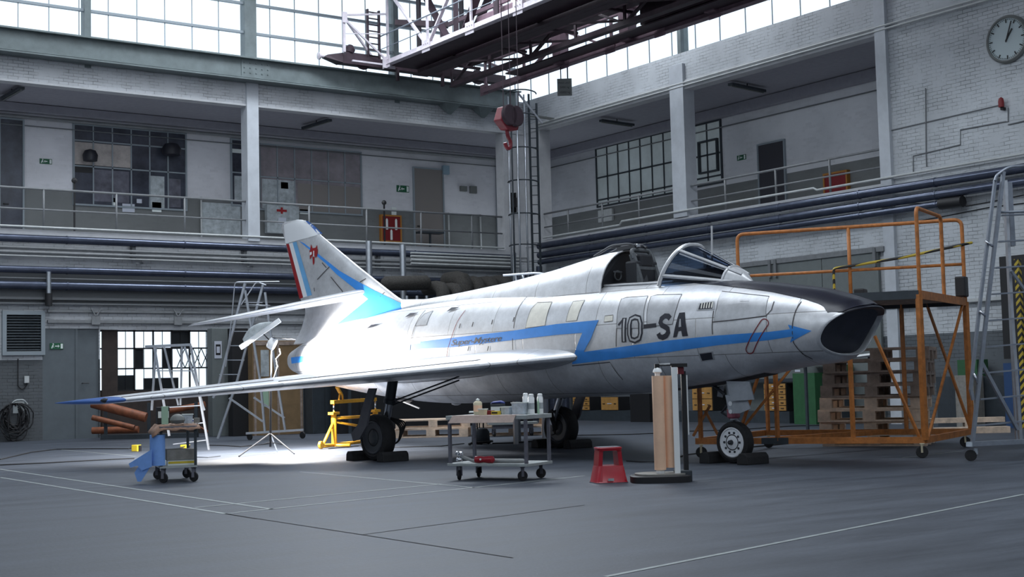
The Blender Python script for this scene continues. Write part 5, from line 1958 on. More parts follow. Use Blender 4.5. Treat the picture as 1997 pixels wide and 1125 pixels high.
truss('outer_truss', CX2 + 0.35, 10.32, 11.22, YN, YF, 12, 'crane_mauve', 0.12)
truss('inner_truss', CX2 - 0.9, 10.34, 11.3, YN, YF, 12, 'crane_dark', 0.10, False, mir=True)
MB().box(CX1 + 0.1, YF, ZB1 - 0.10, CX1 + 1.0, YN, ZB1 - 0.06).build('walkway_plate', 'crane_dark', t, world=True)
MB().box(CX2 - 0.3, YF, 10.34, CX2 + 0.25, YN - 2, 10.38).build('walkway_plate', 'crane_dark', t, world=True)
mb = MB()
y = YN - 1
while y > YF:
    mb.box(CX1 + 1.2, y, ZB1 - 0.12, CX2 - 0.5, y + 0.08, ZB1 - 0.05)
    mb.bar((CX1 + 1.2, y, ZB1 - 0.08), (CX2 - 0.5, y - 2.4, 10.5), 0.07, 0.05)
    y -= 2.4
# lower cross lattice near the far end only
mb.build('cross_bracing', 'crane_dark', t, world=True)
# trolley body with machinery between the girders
MB().box(CX1 + 1.25, 24.0, ZB1 + 0.1, CX2 - 0.55, 27.0, ZB1 + 0.4).box(CX1 + 1.5, 24.4, ZB1 + 0.4, CX1 + 2.2, 26.4, ZB1 + 1.3).lathe([(0.4, -0.6), (0.4, 0.6)], (CX1 + 2.0, 25.5, ZB1 + 0.9), (0, 1, 0), 20).build('crab_trolley', 'crane_dark', t, world=True)
MB().box(CX1 + 1.3, 29.5, ZB1 + 0.0, CX1 + 2.2, 31.8, ZB1 + 0.9).build('motor_house', 'crane_mauve', t, world=True, bevel=0.05)
MB().box(CX2 - 0.25, 20.5, 10.42, CX2 + 0.30, 26.5, 11.25).build('cable_duct', 'crane_dark', t, world=True)
for y in (21.0, 24.3, 27.6, 30.6):
    MB().add([(CX2 + .4, y - .17, 10.3), (CX2 + .4, y + .17, 10.3), (CX2 + .4, y + .24, 11.5), (CX2 + .4, y - .24, 11.5), (CX2 + .1, y - .17, 10.3), (CX2 + .1, y + .17, 10.3), (CX2 + .1, y + .24, 11.5), (CX2 + .1, y - .24, 11.5)],
             [(0, 1, 2, 3), (7, 6, 5, 4), (0, 4, 5, 1), (1, 5, 6, 2), (2, 6, 7, 3), (3, 7, 4, 0)]).build('girder_bracket', 'crane_mauve', t, world=True)
# end carriage on the runway with buffer and wheels
MB().box(18.75, 34.85, 10.66, 24.6, 35.15, 10.92).box(18.9, 34.9, 10.92, 20.0, 35.1, 11.02).build('end_carriage', 'crane_dark', t, world=True)
MB().add([(18.75, 34.8, 10.66), (18.2, 34.9, 10.78), (18.2, 35.1, 10.78), (18.75, 35.2, 10.66), (18.75, 34.8, 10.95), (18.3, 34.9, 10.86), (18.3, 35.1, 10.86), (18.75, 35.2, 10.95)],
         [(0, 1, 2, 3), (7, 6, 5, 4), (0, 4, 5, 1), (1, 5, 6, 2), (2, 6, 7, 3), (3, 7, 4, 0)]).build('carriage_nose', 'crane_dark', t, world=True)
MB().lathe([(0.05, 0), (0.05, 0.12), (0.11, 0.13), (0.11, 0.17), (0.02, 0.19)], (18.22, 35.0, 10.82), (-1, 0, -0.05), 16).build('buffer', 'crane_light', t, True, world=True)
for x in (19.5, 23.6):
    MB().lathe([(0.20, -0.06), (0.24, -0.05), (0.20, -0.03), (0.20, 0.06)], (x, 35.0, 10.79), (0, 1, 0), 20).build('carriage_wheel', 'crane_dark', t, True, world=True)
for x in (20.6, 22.2):
    MB().bar((x, 34.82, 10.70), (x, 34.82, 10.32), 0.10, 0.07).build('guide_bracket', 'crane_dark', t, world=True)
# end bay of the near truss, sticking out to the left
E0 = Vector((18.75, 34.7, 0))
zt1 = 12.05
MB().bar((18.75, 34.72, 10.95), (18.75, 34.72, zt1), 0.07).bar((18.75, 34.72, zt1), (20.15, 34.62, zt1 + 0.2), 0.05).bar((18.75, 34.72, zt1 - 0.1), (20.15, 34.62, 10.82), 0.05).bar(
    (18.75, 34.72, zt1 - .05), (19.9, 35.0, 10.92), 0.06).bar((18.75, 34.72, 11.5), (20.15, 34.62, 11.65), 0.025).bar((19.0, 34.7, 10.72), (20.15, 34.62, 10.70), 0.07, 0.05).build('end_frame', 'crane_light', t, world=True)
MB().cbox((18.75, 34.66, zt1 - 0.08), 0.16, 0.02, 0.32).build('gusset_plate', 'crane_light', t, world=True)
MB().cbox((20.15, 34.55, 10.74), 0.42, 0.02, 0.3).build('gusset_plate', 'crane_light', t, world=True)
mb = MB()
for k in range(8):
    mb.box(19.65, 34.9, 10.98 + 0.19 * k, 20.05, 34.95, 11.01 + 0.19 * k)
mb.box(19.63, 34.88, 10.92, 19.68, 34.97, 12.4).box(20.02, 34.88, 10.92, 20.07, 34.97, 12.4)
mb.build('service_ladder', 'crane_dark', t, world=True)
MB().lathe([(0.01, 0), (0.14, 0.02), (0.16, 0.15), (0.08, 0.26), (0.01, 0.28)], (19.05, 35.0, 11.0), (0.3, 0, 1), 14).build('drive_motor', 'crane_dark', t, True, world=True)
# stays
MB().bar((20.3, 34.4, 11.95), (21.6, 33.5, 11.85), 0.22, 0.16).build('platform_beam', 'crane_dark', t, world=True)

# hook block on its ropes
HK = EYE + ray(988, 232) * 24.6
t = thing('crane_hook', 'red hook block hanging on ropes from the overhead crane', 'hook', HK, 0.25)
MB().add([(-0.16, -.09, 0.20), (0.10, -.09, 0.22), (0.30, -.09, 0.04), (0.22, -.09, -0.19), (-0.08, -.09, -0.21), (-0.27, -.09, -0.06),
          (-0.16, .09, 0.20), (0.10, .09, 0.22), (0.30, .09, 0.04), (0.22, .09, -0.19), (-0.08, .09, -0.21), (-0.27, .09, -0.06)],
         [(0, 1, 2, 3, 4, 5), (11, 10, 9, 8, 7, 6)] + [(i, (i + 1) % 6, 6 + (i + 1) % 6, 6 + i) for i in range(6)]).build('hook_block', 'hook_red', t, bevel=0.02)
MB().lathe([(0.17, -0.04), (0.19, -0.03), (0.17, 0.0), (0.19, 0.03), (0.17, 0.04)], (-0.06, -0.12, 0.05), (0, 1, 0), 24).lathe([(0.17, -0.04), (0.19, -0.03), (0.17, 0.0), (0.19, 0.03), (0.17, 0.04)], (0.12, -0.12, 0.05), (0, 1, 0), 24).build('sheave', 'crane_dark', t, True)
MB().tube(arc_path([(0.0, 0, -0.18), (0.02, 0, -0.32), (0.10, 0, -0.40), (0.09, 0, -0.52), (-0.02, 0, -0.54), (-0.06, 0, -0.44)], 0.06), 0.035, 10).build('hook', 'hook_red', t, True)
HR = math.radians(0)
for dx in (-0.22, -0.02, 0.20):
    MB().tube([(dx, -0.12, 0.1), (dx, -0.12, 11.0 - HK.z)], 0.008, 5).build('rope', 'crane_dark', t)

# load plate beside the corner
p = atX(1101, 170, 23.65)
t = thing('load_plate', 'grey plate with the crane load in kilograms near the corner', 'sign', (p.x, p.y, p.z), math.radians(-38))
w2, h2 = 0.21, 0.25
MB().box(-w2, -0.01, -h2, w2, 0.01, h2).build('plate', 'plate_grey', t)
for txt, zz, sz in (('MAX LAST', 0.10, 0.075), ('2000 kg', -0.03, 0.085), ('10000 kg', -0.18, 0.09)):
    vs, fs = text2d(txt, sz)
    wx = max(v[0] for v in vs)
    decal('plate_lettering', (vs, fs), lambda u, v: Vector((u - wx / 2, -0.013, zz + v)), 'black', t, 1.0, False)
MB().bar((-0.1, 0.02, h2), (-0.1, 0.02, 10.26 - p.z), 0.03).bar((0.1, 0.02, h2), (0.1, 0.02, 10.26 - p.z), 0.03).build('plate_hanger', 'black', t)

# dark riser pipes in the corner below the caged ladder
for k, (px, r) in enumerate(((1012, 0.08), (1030, 0.12), (1052, 0.10), (1073, 0.13), (1097, 0.11))):
    q = atY(px, 540, YB - 0.55) if px < 1020 else atX(px, 540, XR - 0.32)
    tag(MB().tube([(q.x, q.y, 0), (q.x, q.y, 4.6 + 0.12 * (k % 3))], r, 12).build('riser_pipe', 'pipe_blue', None, True), ('first', 'second', 'third', 'fourth', 'fifth')[k] + ' from the left of the dark riser pipes in the corner behind the spine', 'pipe', 'riser pipes in the corner')

# ================================================================ EQUIPMENT ON THE FLOOR
U3 = Vector((0, 0, 1))
FWD = Vector((FW.x, FW.y, 0)).normalized()
RGT = Vector((RX.x, RX.y, 0)).normalized()


def vp(px, py, P0, ang=None):
    """point of the upright plane through ground point P0 (facing the hall entrance by default)"""
    n = FWD if ang is None else Vector((-math.sin(ang), math.cos(ang), 0))
    r = ray(px, py)
    t = (Vector((P0[0], P0[1], 0)) - EYE).dot(n) / r.dot(n)
    return EYE + r * t


def caster(parent, x, y, r=0.07, w=0.035, rot=0.0, m='rubber', h=None, fork='trolley_steel'):
    """castor under a trolley in its local frame: wheel standing on z = 0"""
    h = h or r * 2.5
    c = Vector((x, y, r))
    d = Vector((math.cos(rot), math.sin(rot), 0))
    k = MB()
    off = Vector((0, 0, 0))
    for s in (-1, 1):
        k.bar(c + d * (s * (w / 2 + 0.008)) + Vector((0, 0, -0.01)), Vector((x, y, h - 0.01)) + d * (s * (w / 2 + 0.005)), 0.006, r * 0.6)
    k.cbox((x, y, h - 0.008), w * 1.7, w * 1.7, 0.016, rot)
    f = k.build('caster', fork, parent)
    MB().lathe([(r * 0.5, -w / 2), (r * .93, -w / 2), (r, -w / 4), (r, w / 4), (r * .93, w / 2), (r * 0.5, w / 2)], c, d, 20).build('wheel', m, f, True)
    MB().lathe([(r * 0.5, -w * .42), (r * .5, w * .42)], c, d, 16).build('wheel_hub', 'trolley_shelf', f, True)
    return f


# ---- two-tier trolley in the centre
F1, F2 = atZ(891, 936), atZ(1020, 938)
B2 = atZ(1064, 931)
ang = math.atan2(F2.y - F1.y, F2.x - F1.x)
Lc, Wc = (F2 - F1).length + 0.20, 0.66
org = F1 - Vector((math.cos(ang), math.sin(ang), 0)) * 0.10 - Vector((-math.sin(ang), math.cos(ang), 0)) * 0.06
TR = thing('workshop_trolley', 'grey two-shelf workshop trolley with a brown board hanging over its top, in the centre', 'trolley', org, ang)
TH = zat(org, 811)
zs = 0.175
MB().box(0, 0, zs, Lc, Wc, zs + 0.035).build('lower_shelf', 'trolley_shelf', TR, bevel=0.004)
MB().box(0, 0, TH - 0.035, Lc, Wc, TH).box(-0.005, -0.005, TH - 0.05, Lc + .005, 0.0, TH + 0.0).box(Lc, 0, TH - 0.05, Lc + 0.006, Wc, TH).build('top_shelf', 'trolley_shelf', TR, bevel=0.004)
for x in (0.03, Lc - 0.03):
    for y in (0.03, Wc - 0.03):
        MB().box(x - 0.018, y - 0.018, zs + 0.035, x + 0.018, y + 0.018, TH - 0.036).build('post', 'trolley_steel', TR)
for x in (0.12, Lc - 0.12):
    for y in (0.09, Wc - 0.09):
        caster(TR, x, y, 0.062, 0.03, 0.3 if x < 0.5 else -0.9, h=zs)
MB().add([(0.10, -0.012, TH + 0.003), (Lc - 0.14, -0.012, TH + 0.003), (Lc - 0.16, -0.05, TH - 0.085), (0.06, -0.06, TH - 0.09), (0.10, 0.2, TH + 0.003), (Lc - 0.14, 0.2, TH + 0.003)],
         [(0, 1, 2, 3), (0, 4, 5, 1)]).build('board', 'board_pink', None)
bo = bpy.data.objects['board']
bo.parent = TR
bo.modifiers.new('thick', 'SOLIDIFY').thickness = 0.004


def on(T_, x, y, z, fn, name, label, cat, group=None):
    """a thing standing on shelf T_ at local x, y, height z"""
    M = Matrix.Rotation(T_.rotation_euler.z, 3, 'Z')
    P = T_.location + M @ Vector((x, y, z))
    t = thing(name, label, cat, P, T_.rotation_euler.z, group)
    fn(t)
    return t


def bottle(h, r, m='white_plastic', cap='white_plastic', nozzle=True, band=None):
    def f(t):
        MB().lathe([(r * .9, 0), (r, 0.008), (r, h * .74), (r * .8, h * .82), (r * .32, h * .88), (r * .32, h * .93)], seg=18).build('bottle_body', m, t, True)
        MB().lathe([(r * .45, h * .88), (r * .45, h * .97), (r * .2, h), (r * .1, h * 1.04)], seg=12).build('bottle_cap', cap, t, True)
        if band:
            MB().lathe([(r * 1.01, h * .2), (r * 1.01, h * .6)], seg=18).build('bottle_label', band, t)
    return f


def spray(h, r):
    def f(t):
        MB().lathe([(r * .95, 0), (r, 0.006), (r, h * .80), (r * .75, h * .87), (r * .75, h * .88)], seg=18).build('can_body', 'white_plastic', t, True)
        MB().lathe([(r * .82, h * .86), (r * .82, h * .97), (r * .5, h)], seg=14).build('can_cap', 'white_plastic', t, True)
        MB().lathe([(r * 1.01, h * .25), (r * 1.01, h * .55)], seg=18).build('can_label', 'map_paper', t)
    return f


def tub(w, d, h, m='tub_plastic'):
    def f(t):
        MB().add([(-w / 2 * .85, -d / 2 * .85, 0), (w / 2 * .85, -d / 2 * .85, 0), (w / 2 * .85, d / 2 * .85, 0), (-w / 2 * .85, d / 2 * .85, 0),
                  (-w / 2, -d / 2, h), (w / 2, -d / 2, h), (w / 2, d / 2, h), (-w / 2, d / 2, h)],
                 [(3, 2, 1, 0), (4, 5, 6, 7), (0, 1, 5, 4), (1, 2, 6, 5), (2, 3, 7, 6), (3, 0, 4, 7)]).build('tub_body', m, t, bevel=0.004)
        frame_rect(MB(), (-w / 2 - .006, -d / 2 - .006), (w / 2 + .006, d / 2 + .006), 0.012, 0.012, lambda u, v, q: Vector((u, v, h + q - 0.006))).build('tub_rim', 'sign_white', t)
    return f


def box(w, d, h, m, lid=None):
    def f(t):
        MB().box(-w / 2, -d / 2, 0, w / 2, d / 2, h).build('box_body', m, t, bevel=0.003)
        if lid:
            MB().box(-w / 2 + .01, -d / 2 - 0.003, h * .35, w / 2 - .01, -d / 2 - 0.0005, h * .75).build('box_label', lid, t)
    return f


TT = TH + 0.0005
k_ = 1.0
on(TR, 0.95*Lc-0.04, 0.55, TT, spray(0.25, 0.038), 'spray_bottle', 'white bottle at the right end of the centre trolley, nearest its corner', 'bottle')
on(TR, 0.92*Lc-0.04, 0.38, TT, spray(0.25, 0.040), 'spray_bottle', 'white bottle on the centre trolley, middle one of the three large', 'bottle')
on(TR, 0.73*Lc, 0.56, TT, spray(0.26, 0.038), 'spray_bottle', 'white bottle on the centre trolley just behind the clear tub', 'bottle')
on(TR, 0.93*Lc, 0.465, TT, bottle(0.19, 0.014, 'mint', 'mint'), 'slim_bottle', 'slim green bottle between the two right white bottles', 'bottle')
on(TR, 0.85*Lc, 0.47, TT, bottle(0.19, 0.016, 'wood_new', 'white_plastic'), 'slim_bottle', 'slim brownish bottle beside the clear tub on the centre trolley', 'bottle')
on(TR, 0.77*Lc, 0.33, TT, tub(0.17, 0.15, 0.145), 'plastic_tub', 'larger clear plastic tub with brushes on the centre trolley', 'tub')
on(TR, 0.62*Lc, 0.30, TT, tub(0.12, 0.12, 0.095), 'plastic_tub', 'smaller clear plastic tub left of the larger one on the centre trolley', 'tub')
on(TR, 0.22*Lc, 0.36, TT, bottle(0.20, 0.055, 'cream', 'sign_white', band='kraft'), 'glue_bottle', 'cream funnel-topped bottle on the left half of the centre trolley', 'bottle')
on(TR, 0.39*Lc, 0.15, TT, tub(0.09, 0.08, 0.075, 'cream'), 'paint_pot', 'small cream pot in front of the funnel-topped bottle', 'pot')
on(TR, 0.34*Lc, 0.27, TT, box(0.06, 0.06, 0.055, 'sign_white', 'map_paper'), 'small_box', 'little white box right of the cream pot', 'box')
on(TR, 0.42*Lc, 0.29, TT, box(0.075, 0.07, 0.055, 'fire_red'), 'small_box', 'little red box in the middle of the centre trolley', 'box')
on(TR, 0.42*Lc, 0.47, TT, box(0.15, 0.12, 0.13, 'cab_dark', 'sign_white'), 'small_box', 'dark box with a white label behind the little red box', 'box')
on(TR, 0.54*Lc, 0.18, TT, box(0.10, 0.07, 0.05, 'yellow_plastic', 'black'), 'small_box', 'yellow and black small box in front of the dark box', 'box')


def glove(t):
    MB().loft([[Vector((x, w * math.cos(a), 0.012 + h * (1 + math.sin(a)) / 2)) for a in [2 * PI * k / 10 for k in range(10)]] for x, w, h in ((-.10, .01, .01), (-.06, .04, .03), (0, .05, .035), (.05, .035, .04), (.10, .012, .02))]).build('rag_cloth', 'gauge_blue', t, True)


on(TR, 0.42*Lc, 0.47, TT + 0.122, glove, 'blue_rag', 'crumpled blue rag on top of the dark box', 'rag')
# on the lower shelf
zl = zs + 0.0355


def hose(t):
    pts = []
    for k in range(40):
        a = k / 39
        pts.append((0.12 + 0.78 * min(1, a * 2) - (0.5 * max(0, a * 2 - 1)), 0.16 + (0.0 if a < .45 else min(1, (a - .45) * 8) * 0.16), 0.022 + (0.06 * max(0, 1 - a * 8))))
    MB().tube(arc_path(pts[:18] + [(0.95, 0.18, 0.022), (0.98, 0.25, 0.022), (0.93, 0.32, 0.022), (0.45, 0.33, 0.022)], 0.03, 3), 0.021, 8).build('hose_tube', 'hose_grey', t, True)
    MB().lathe([(0.02, 0), (0.032, 0.01), (0.032, 0.04), (0.02, 0.05), (0.026, 0.07), (0.026, 0.09), (0.01, 0.1)], (0.16, 0.16, 0.10), (-1, 0, 0.2), 12).lathe([(0.03, 0), (0.045, 0.01), (0.045, 0.03), (0.03, 0.05)], (0.13, 0.13, 0.02), (0, 0, 1), 12).build('hose_coupling', 'chrome', t, True)


on(TR, -0.03, 0.0, zl, hose, 'air_hose', 'grey hose with metal couplings on the lower shelf of the centre trolley', 'hose')


def sander(t):
    MB().lathe([(0.02, -0.13), (0.042, -0.12), (0.045, -0.06), (0.036, 0), (0.045, 0.06), (0.045, 0.12), (0.02, 0.14)], (0, 0, 0.046), (1, 0, 0), 14).build('tool_body', 'stool_red', t, True)
    MB().lathe([(0.013, 0), (0.013, 0.004)], (-0.03, -0.041, 0.05), (0, -1, 0.1), 12).build('tool_button', 'sign_white', t)


on(TR, 0.50, 0.06, zl, sander, 'red_air_tool', 'red tool with a white button lying on the lower trolley shelf', 'tool')

# ---- left trolley
G1, G2 = atZ(316, 942), atZ(380, 939)
ang = math.atan2(G2.y - G1.y, G2.x - G1.x)
Lt, Wt = (G2 - G1).length + 0.06, 0.92
ex, ey = Vector((math.cos(ang), math.sin(ang), 0)), Vector((-math.sin(ang), math.cos(ang), 0))
org = G1 - ex * 0.03 - ey * 0.03
TL = thing('tool_trolley', 'dark small trolley carrying paint pots and brown cloth, left under the wing tip', 'trolley', org, ang)
H2 = zat(org, 832)
MB().box(0, 0, H2 - 0.04, Lt, Wt, H2).build('top_shelf', 'trolley_steel', TL)
MB().box(0, 0, 0.19, Lt, Wt, 0.215).build('lower_shelf', 'trolley_shelf', TL)
for x in (0.02, Lt - 0.02):
    for y in (0.02, Wt - 0.02):
        MB().box(x - 0.017, y - 0.017, 0.216, x + 0.017, y + 0.017, H2 - 0.041).build('post', 'cab_dark', TL)
        caster(TL, x + (0.03 if x < .2 else -0.02), y + (0.03 if y < .2 else -0.03), 0.065, 0.03, 0.9, h=0.19)
MB().loft([[Vector((x, y, H2 + 0.012 + 0.012 * math.sin(x * 31 + y * 19) - max(0, -x) * 1.0 - max(0, -y) * 1.2)) for x in [-0.10 + (Lt + 0.14) * k / 12 for k in range(13)]] for y in [-0.05 + 0.1 * j for j in range(9)]], cap=False, closed=False).build('drop_cloth', 'brown_cloth', None, True)
dc = bpy.data.objects['drop_cloth']
dc.location, dc.rotation_euler = org, (0, 0, ang)
tag(dc, 'crumpled brown paper cloth lying over the top of the left trolley', 'cloth')
dc.modifiers.new('thick', 'SOLIDIFY').thickness = 0.006
zt_l = H2 + 0.026
on(TL, 0.08, 0.12, zt_l, box(0.085, 0.06, 0.235, 'mint'), 'mint_box', 'tall pale green carton on the left trolley', 'carton')
on(TL, 0.24, 0.11, zt_l, lambda t: MB().lathe([(0.02, 0), (0.08, 0.01), (0.10, 0.05), (0.085, 0.09), (0.05, 0.12), (0.02, 0.13)], seg=12).build('bag_body', 'plate_grey', t, True), 'rag_bundle', 'grey crumpled bundle beside the green carton', 'bundle')
on(TL, 0.38, 0.20, zt_l, tub(0.13, 0.13, 0.12, 'tub_plastic'), 'paint_pot', 'grey-white paint pot in the middle of the left trolley', 'pot')
on(TL, 0.27, 0.27, zt_l, bottle(0.11, 0.02, 'sign_white'), 'small_bottle', 'tiny white bottle next to the paint pot on the left trolley', 'bottle')
on(TL, 0.44, 0.52, zt_l, box(0.12, 0.09, 0.05, 'sign_white', 'gauge_blue'), 'small_box', 'flat white and blue box at the back of the left trolley', 'box')
on(TL, 0.50, 0.20, zt_l, box(0.07, 0.07, 0.07, 'board_grey'), 'small_box', 'small grey cube box at the right end of the left trolley', 'box')
on(TL, 0.10, 0.62, zt_l, box(0.16, 0.2, 0.22, 'black', 'sign_white'), 'tool_case', 'black tool case at the back left of the left trolley', 'case')
on(TL, 0.29, 0.25, 0.2155, box(0.36, 0.26, 0.07, 'sign_white', 'yellow_plastic'), 'cardboard_box', 'white flat box under the grey carton on the lower shelf of the left trolley', 'box')
on(TL, 0.29, 0.25, 0.286, box(0.38, 0.28, 0.14, 'board_grey'), 'cardboard_box', 'grey carton stacked on the lower shelf of the left trolley', 'box')
on(TL, 0.27, 0.25, 0.4265, lambda t: MB().add([(-.1, -.05, 0.004), (.05, -.08, 0.01), (.09, .04, 0.03), (-.04, .06, 0.004)], [(0, 1, 2, 3)]).build('sheet', 'sign_white', t), 'paper_sheet', 'crumpled white paper lying on the grey carton', 'paper')
# blue paper roll / cloth hanging on the left side, with tails on the floor side
CB = thing('blue_cloth', 'bright blue cleaning cloth roll hanging on the left trolley with its end trailing down', 'cloth', org, ang)
MB().lathe([(0.02, 0), (0.098, 0.002), (0.098, 0.40), (0.02, 0.402)], (-0.02, 0.08, 0.226), (0, 0, 1), 24).build('cloth_roll', 'cloth_blue', CB, True)
m_ = MB()
pts = [vp(px, py, org - ey * 0.06) for px, py in ((296, 876), (296, 910), (276, 918), (268, 908), (254, 912), (251, 904))]
m_.add(pts, [tuple(range(6))])
pts = [vp(px, py, org - ey * 0.04) for px, py in ((296, 900), (290, 915), (275, 939), (268, 939), (262, 922), (268, 912))]
m_.add(pts, [tuple(range(6))])
tails = m_.build('cloth_tail', 'cloth_blue', None)
tails.parent = CB
tails.matrix_parent_inverse = (Matrix.Translation(org) @ Matrix.Rotation(ang, 4, 'Z')).inverted()
tails.modifiers.new('thick', 'SOLIDIFY').thickness = 0.006
# low yellow-black dolly behind the trolley
for px, lab in ((266, 'yellow and black block left of the left trolley'), (361, 'yellow and black block seen through the left trolley')):
    P = atZ(px, 880)
    t = thing('wheel_block', lab, 'block', P, 0.6, 'yellow wheel blocks')
    MB().box(-0.07, -0.07, 0, 0.07, 0.07, 0.13).build('block_body', 'yellow_plastic', t, bevel=0.01)
    MB().box(-0.03, -0.09, 0.0, 0.05, -0.071, 0.12).build('block_face', 'black', t)

# ---- red step stool
P = (atZ(1157, 942) + atZ(1221, 943)) / 2 + FWD * 0.14
t = thing('step_stool', 'red plastic two-step kick stool standing on the floor', 'stool', P, math.atan2(RGT.y, RGT.x) + 0.25)
ps = (P - EYE).dot(FW) / FPX


def sqr(hw, hd, z, r=0.3, n=24):
    out = []
    for k in range(n):
        a = 2 * PI * k / n
        c, s_ = math.cos(a), math.sin(a)
        out.append(Vector((hw * math.copysign(abs(c) ** r, c), hd * math.copysign(abs(s_) ** r, s_), z)))
    return out


w = 31.5 * ps
MB().loft([sqr(w * 1.04, w * 0.95, 0.0), sqr(w * 1.04, w * .95, 0.012), sqr(w, w * .9, 0.02), sqr(w * .84, w * .74, 31 * ps), sqr(w * .80, w * .70, 33.5 * ps)]).build('stool_base', 'stool_red', t, True)
MB().loft([sqr(w * 1.05, w * 0.96, 0.0), sqr(w * 1.05, w * .96, 0.01)]).build('base_rim', 'trolley_steel', t)
zt2, zb2 = 69 * ps, 33.5 * ps
for sx in (-1, 1):
    MB().loft([[Vector((sx * w * (.80 - .10 * q), -w * (.5 - .05 * q), zb2 + (zt2 - zb2) * q)), Vector((sx * w * (.80 - .10 * q), w * (.5 - .05 * q), zb2 + (zt2 - zb2) * q)),
                Vector((sx * w * (.80 - .10 * q) - sx * w * (.26 - .0 * q + (.25 * max(0, q - .75) / .25)), w * (.5 - .05 * q), zb2 + (zt2 - zb2) * q)),
                Vector((sx * w * (.80 - .10 * q) - sx * w * (.26 - .0 * q + (.25 * max(0, q - .75) / .25)), -w * (.5 - .05 * q), zb2 + (zt2 - zb2) * q))] for q in (0, .3, .6, .75, .88, .96)]).build('stool_side', 'stool_red', t)
MB().loft([sqr(w * .76, w * .55, zt2 - 0.04), sqr(w * .80, w * .58, zt2 - 0.01), sqr(w * .76, w * .54, zt2)]).build('top_step', 'stool_red', t, True)
MB().loft([sqr(w * .72, w * .50, zt2), sqr(w * .72, w * .50, zt2 + 0.004)]).build('step_mat', 'trolley_steel', t)
MB().box(-w * .35, -w * 0.99, 0.03, w * .02, -w * .96, 0.06).build('stool_label', 'map_paper', t)

# ---- stand with brown masking paper rolls
P = (atZ(1228, 944) + atZ(1346, 940)) / 2 + FWD * 0.22 + RGT * 0.03
ps = (P - EYE).dot(FW) / FPX
t = thing('masking_paper_stand', 'upright stand with two tall brown paper rolls and a red block on a black base', 'paper stand', P, math.atan2(RGT.y, RGT.x))
L = lambda px, py, dy=0.0: Vector(((px - 1288) * ps, dy, (944 - py) * ps - (0.0)))
MB().loft([sqr(59 * ps, 46 * ps, 0.0, .6), sqr(59 * ps, 46 * ps, 12 * ps, .6), sqr(55 * ps, 44 * ps, 14 * ps, .6)]).build('stand_base', 'black', t, True)
MB().loft([sqr(50 * ps, 44 * ps, 14 * ps, .8), sqr(50 * ps, 44 * ps, 17 * ps, .8)]).build('turntable', 'board_grey', t, True)
MB().box(28 * ps, -20 * ps, 0.0, 60 * ps, 20 * ps, 22 * ps).build('ratchet', 'cab_dark', t, bevel=0.01)
zr0, zr1 = 24 * ps, 206 * ps
MB().lathe([(0.01, zr0), (11.5 * ps, zr0), (11.5 * ps, zr1), (0.01, zr1)], (-1 * ps, -14 * ps, 0), (0, 0, 1), 28).build('paper_roll', 'kraft', t, True)
MB().lathe([(0.01, zr0 + .02), (11.5 * ps, zr0 + .02), (11.5 * ps, zr1), (0.01, zr1)], (21 * ps, -2 * ps, 0), (0, 0, 1), 28).build('paper_roll', 'kraft', t, True)
MB().lathe([(8 * ps, 17 * ps), (9 * ps, 20 * ps), (8 * ps, 24 * ps)], (-1 * ps, -14 * ps, 0), (0, 0, 1), 16).build('roll_foot', 'white_plastic', t, True)
MB().lathe([(5 * ps, 206 * ps), (5 * ps, 211 * ps), (9 * ps, 213 * ps), (8 * ps, 218 * ps), (4 * ps, 222 * ps)], (-1 * ps, -14 * ps, 0), (0, 0, 1), 16).build('roll_head', 'white_plastic', t, True)
MB().box(26 * ps, -22 * ps, 10 * ps, 37 * ps, -17 * ps, 222 * ps).build('white_rail', 'white_plastic', t)
MB().box(46 * ps, -8 * ps, 4 * ps, 55 * ps, 4 * ps, 214 * ps).build('black_post', 'black', t)
MB().box(56 * ps, -4 * ps, 90 * ps, 58.5 * ps, 0, 206 * ps).build('rear_rail', 'white_plastic', t)
MB().box(39 * ps, -14 * ps, 208 * ps, 51 * ps, -6 * ps, 222 * ps).build('red_block', 'hook_red', t, bevel=0.005)
MB().box(26 * ps, -20 * ps, 222 * ps, 57 * ps, -6 * ps, 229 * ps).bar((-6 * ps, -14 * ps, 226 * ps), (26 * ps, -14 * ps, 227 * ps), 5 * ps, 4 * ps).box(-6 * ps, -18 * ps, 221 * ps, 3 * ps, -10 * ps, 229 * ps).build('top_arm', 'black', t)
MB().bar((2 * ps, -15 * ps, 228 * ps), (24 * ps, -15 * ps, 229 * ps), 3 * ps, 3 * ps).build('top_arm_sleeve', 'white_plastic', t)


# ---- wheel chocks
def chock(name, label, P, ang, L_, m='rubber', h=0.155, w=0.19):
    t = thing(name, label, 'chock', P, ang, 'rubber wheel chocks')
    MB().prism([(-w / 2, 0), (w / 2, 0), (w / 2 * .9, h * .7), (w / 4, h), (-w / 4, h), (-w / 2 * .9, h * .7)], -L_ / 2, L_ / 2, lambda u, z, d: Vector((d, u, z))).build('chock_block', m, t, bevel=0.012)
    return t


def acp(x, y, z=0.0):
    return A0 + AD * x + AN * y + Vector((0, 0, z))


chock('wheel_chock', 'black rubber chock behind the nose wheel', acp(0.35, 0.02), AZ + PI / 2, 0.48)
chock('wheel_chock', 'black rubber chock in front of the nose wheel', acp(-0.35, 0.06), AZ + PI / 2, 0.48)
chock('wheel_chock', 'black chock behind the near main wheel', acp(5.62 + 0.42, 2.05), AZ + PI / 2, 0.5)
chock('wheel_chock', 'black chock in front of the near main wheel', acp(5.62 - 0.42, 2.05), AZ + PI / 2, 0.5)
chock('wheel_chock', 'black chock behind the far main wheel', acp(5.62 + 0.42, -2.03), AZ + PI / 2, 0.55)
chock('wheel_chock', 'black chock in front of the far main wheel', acp(5.62 - 0.42, -2.03), AZ + PI / 2, 0.55)

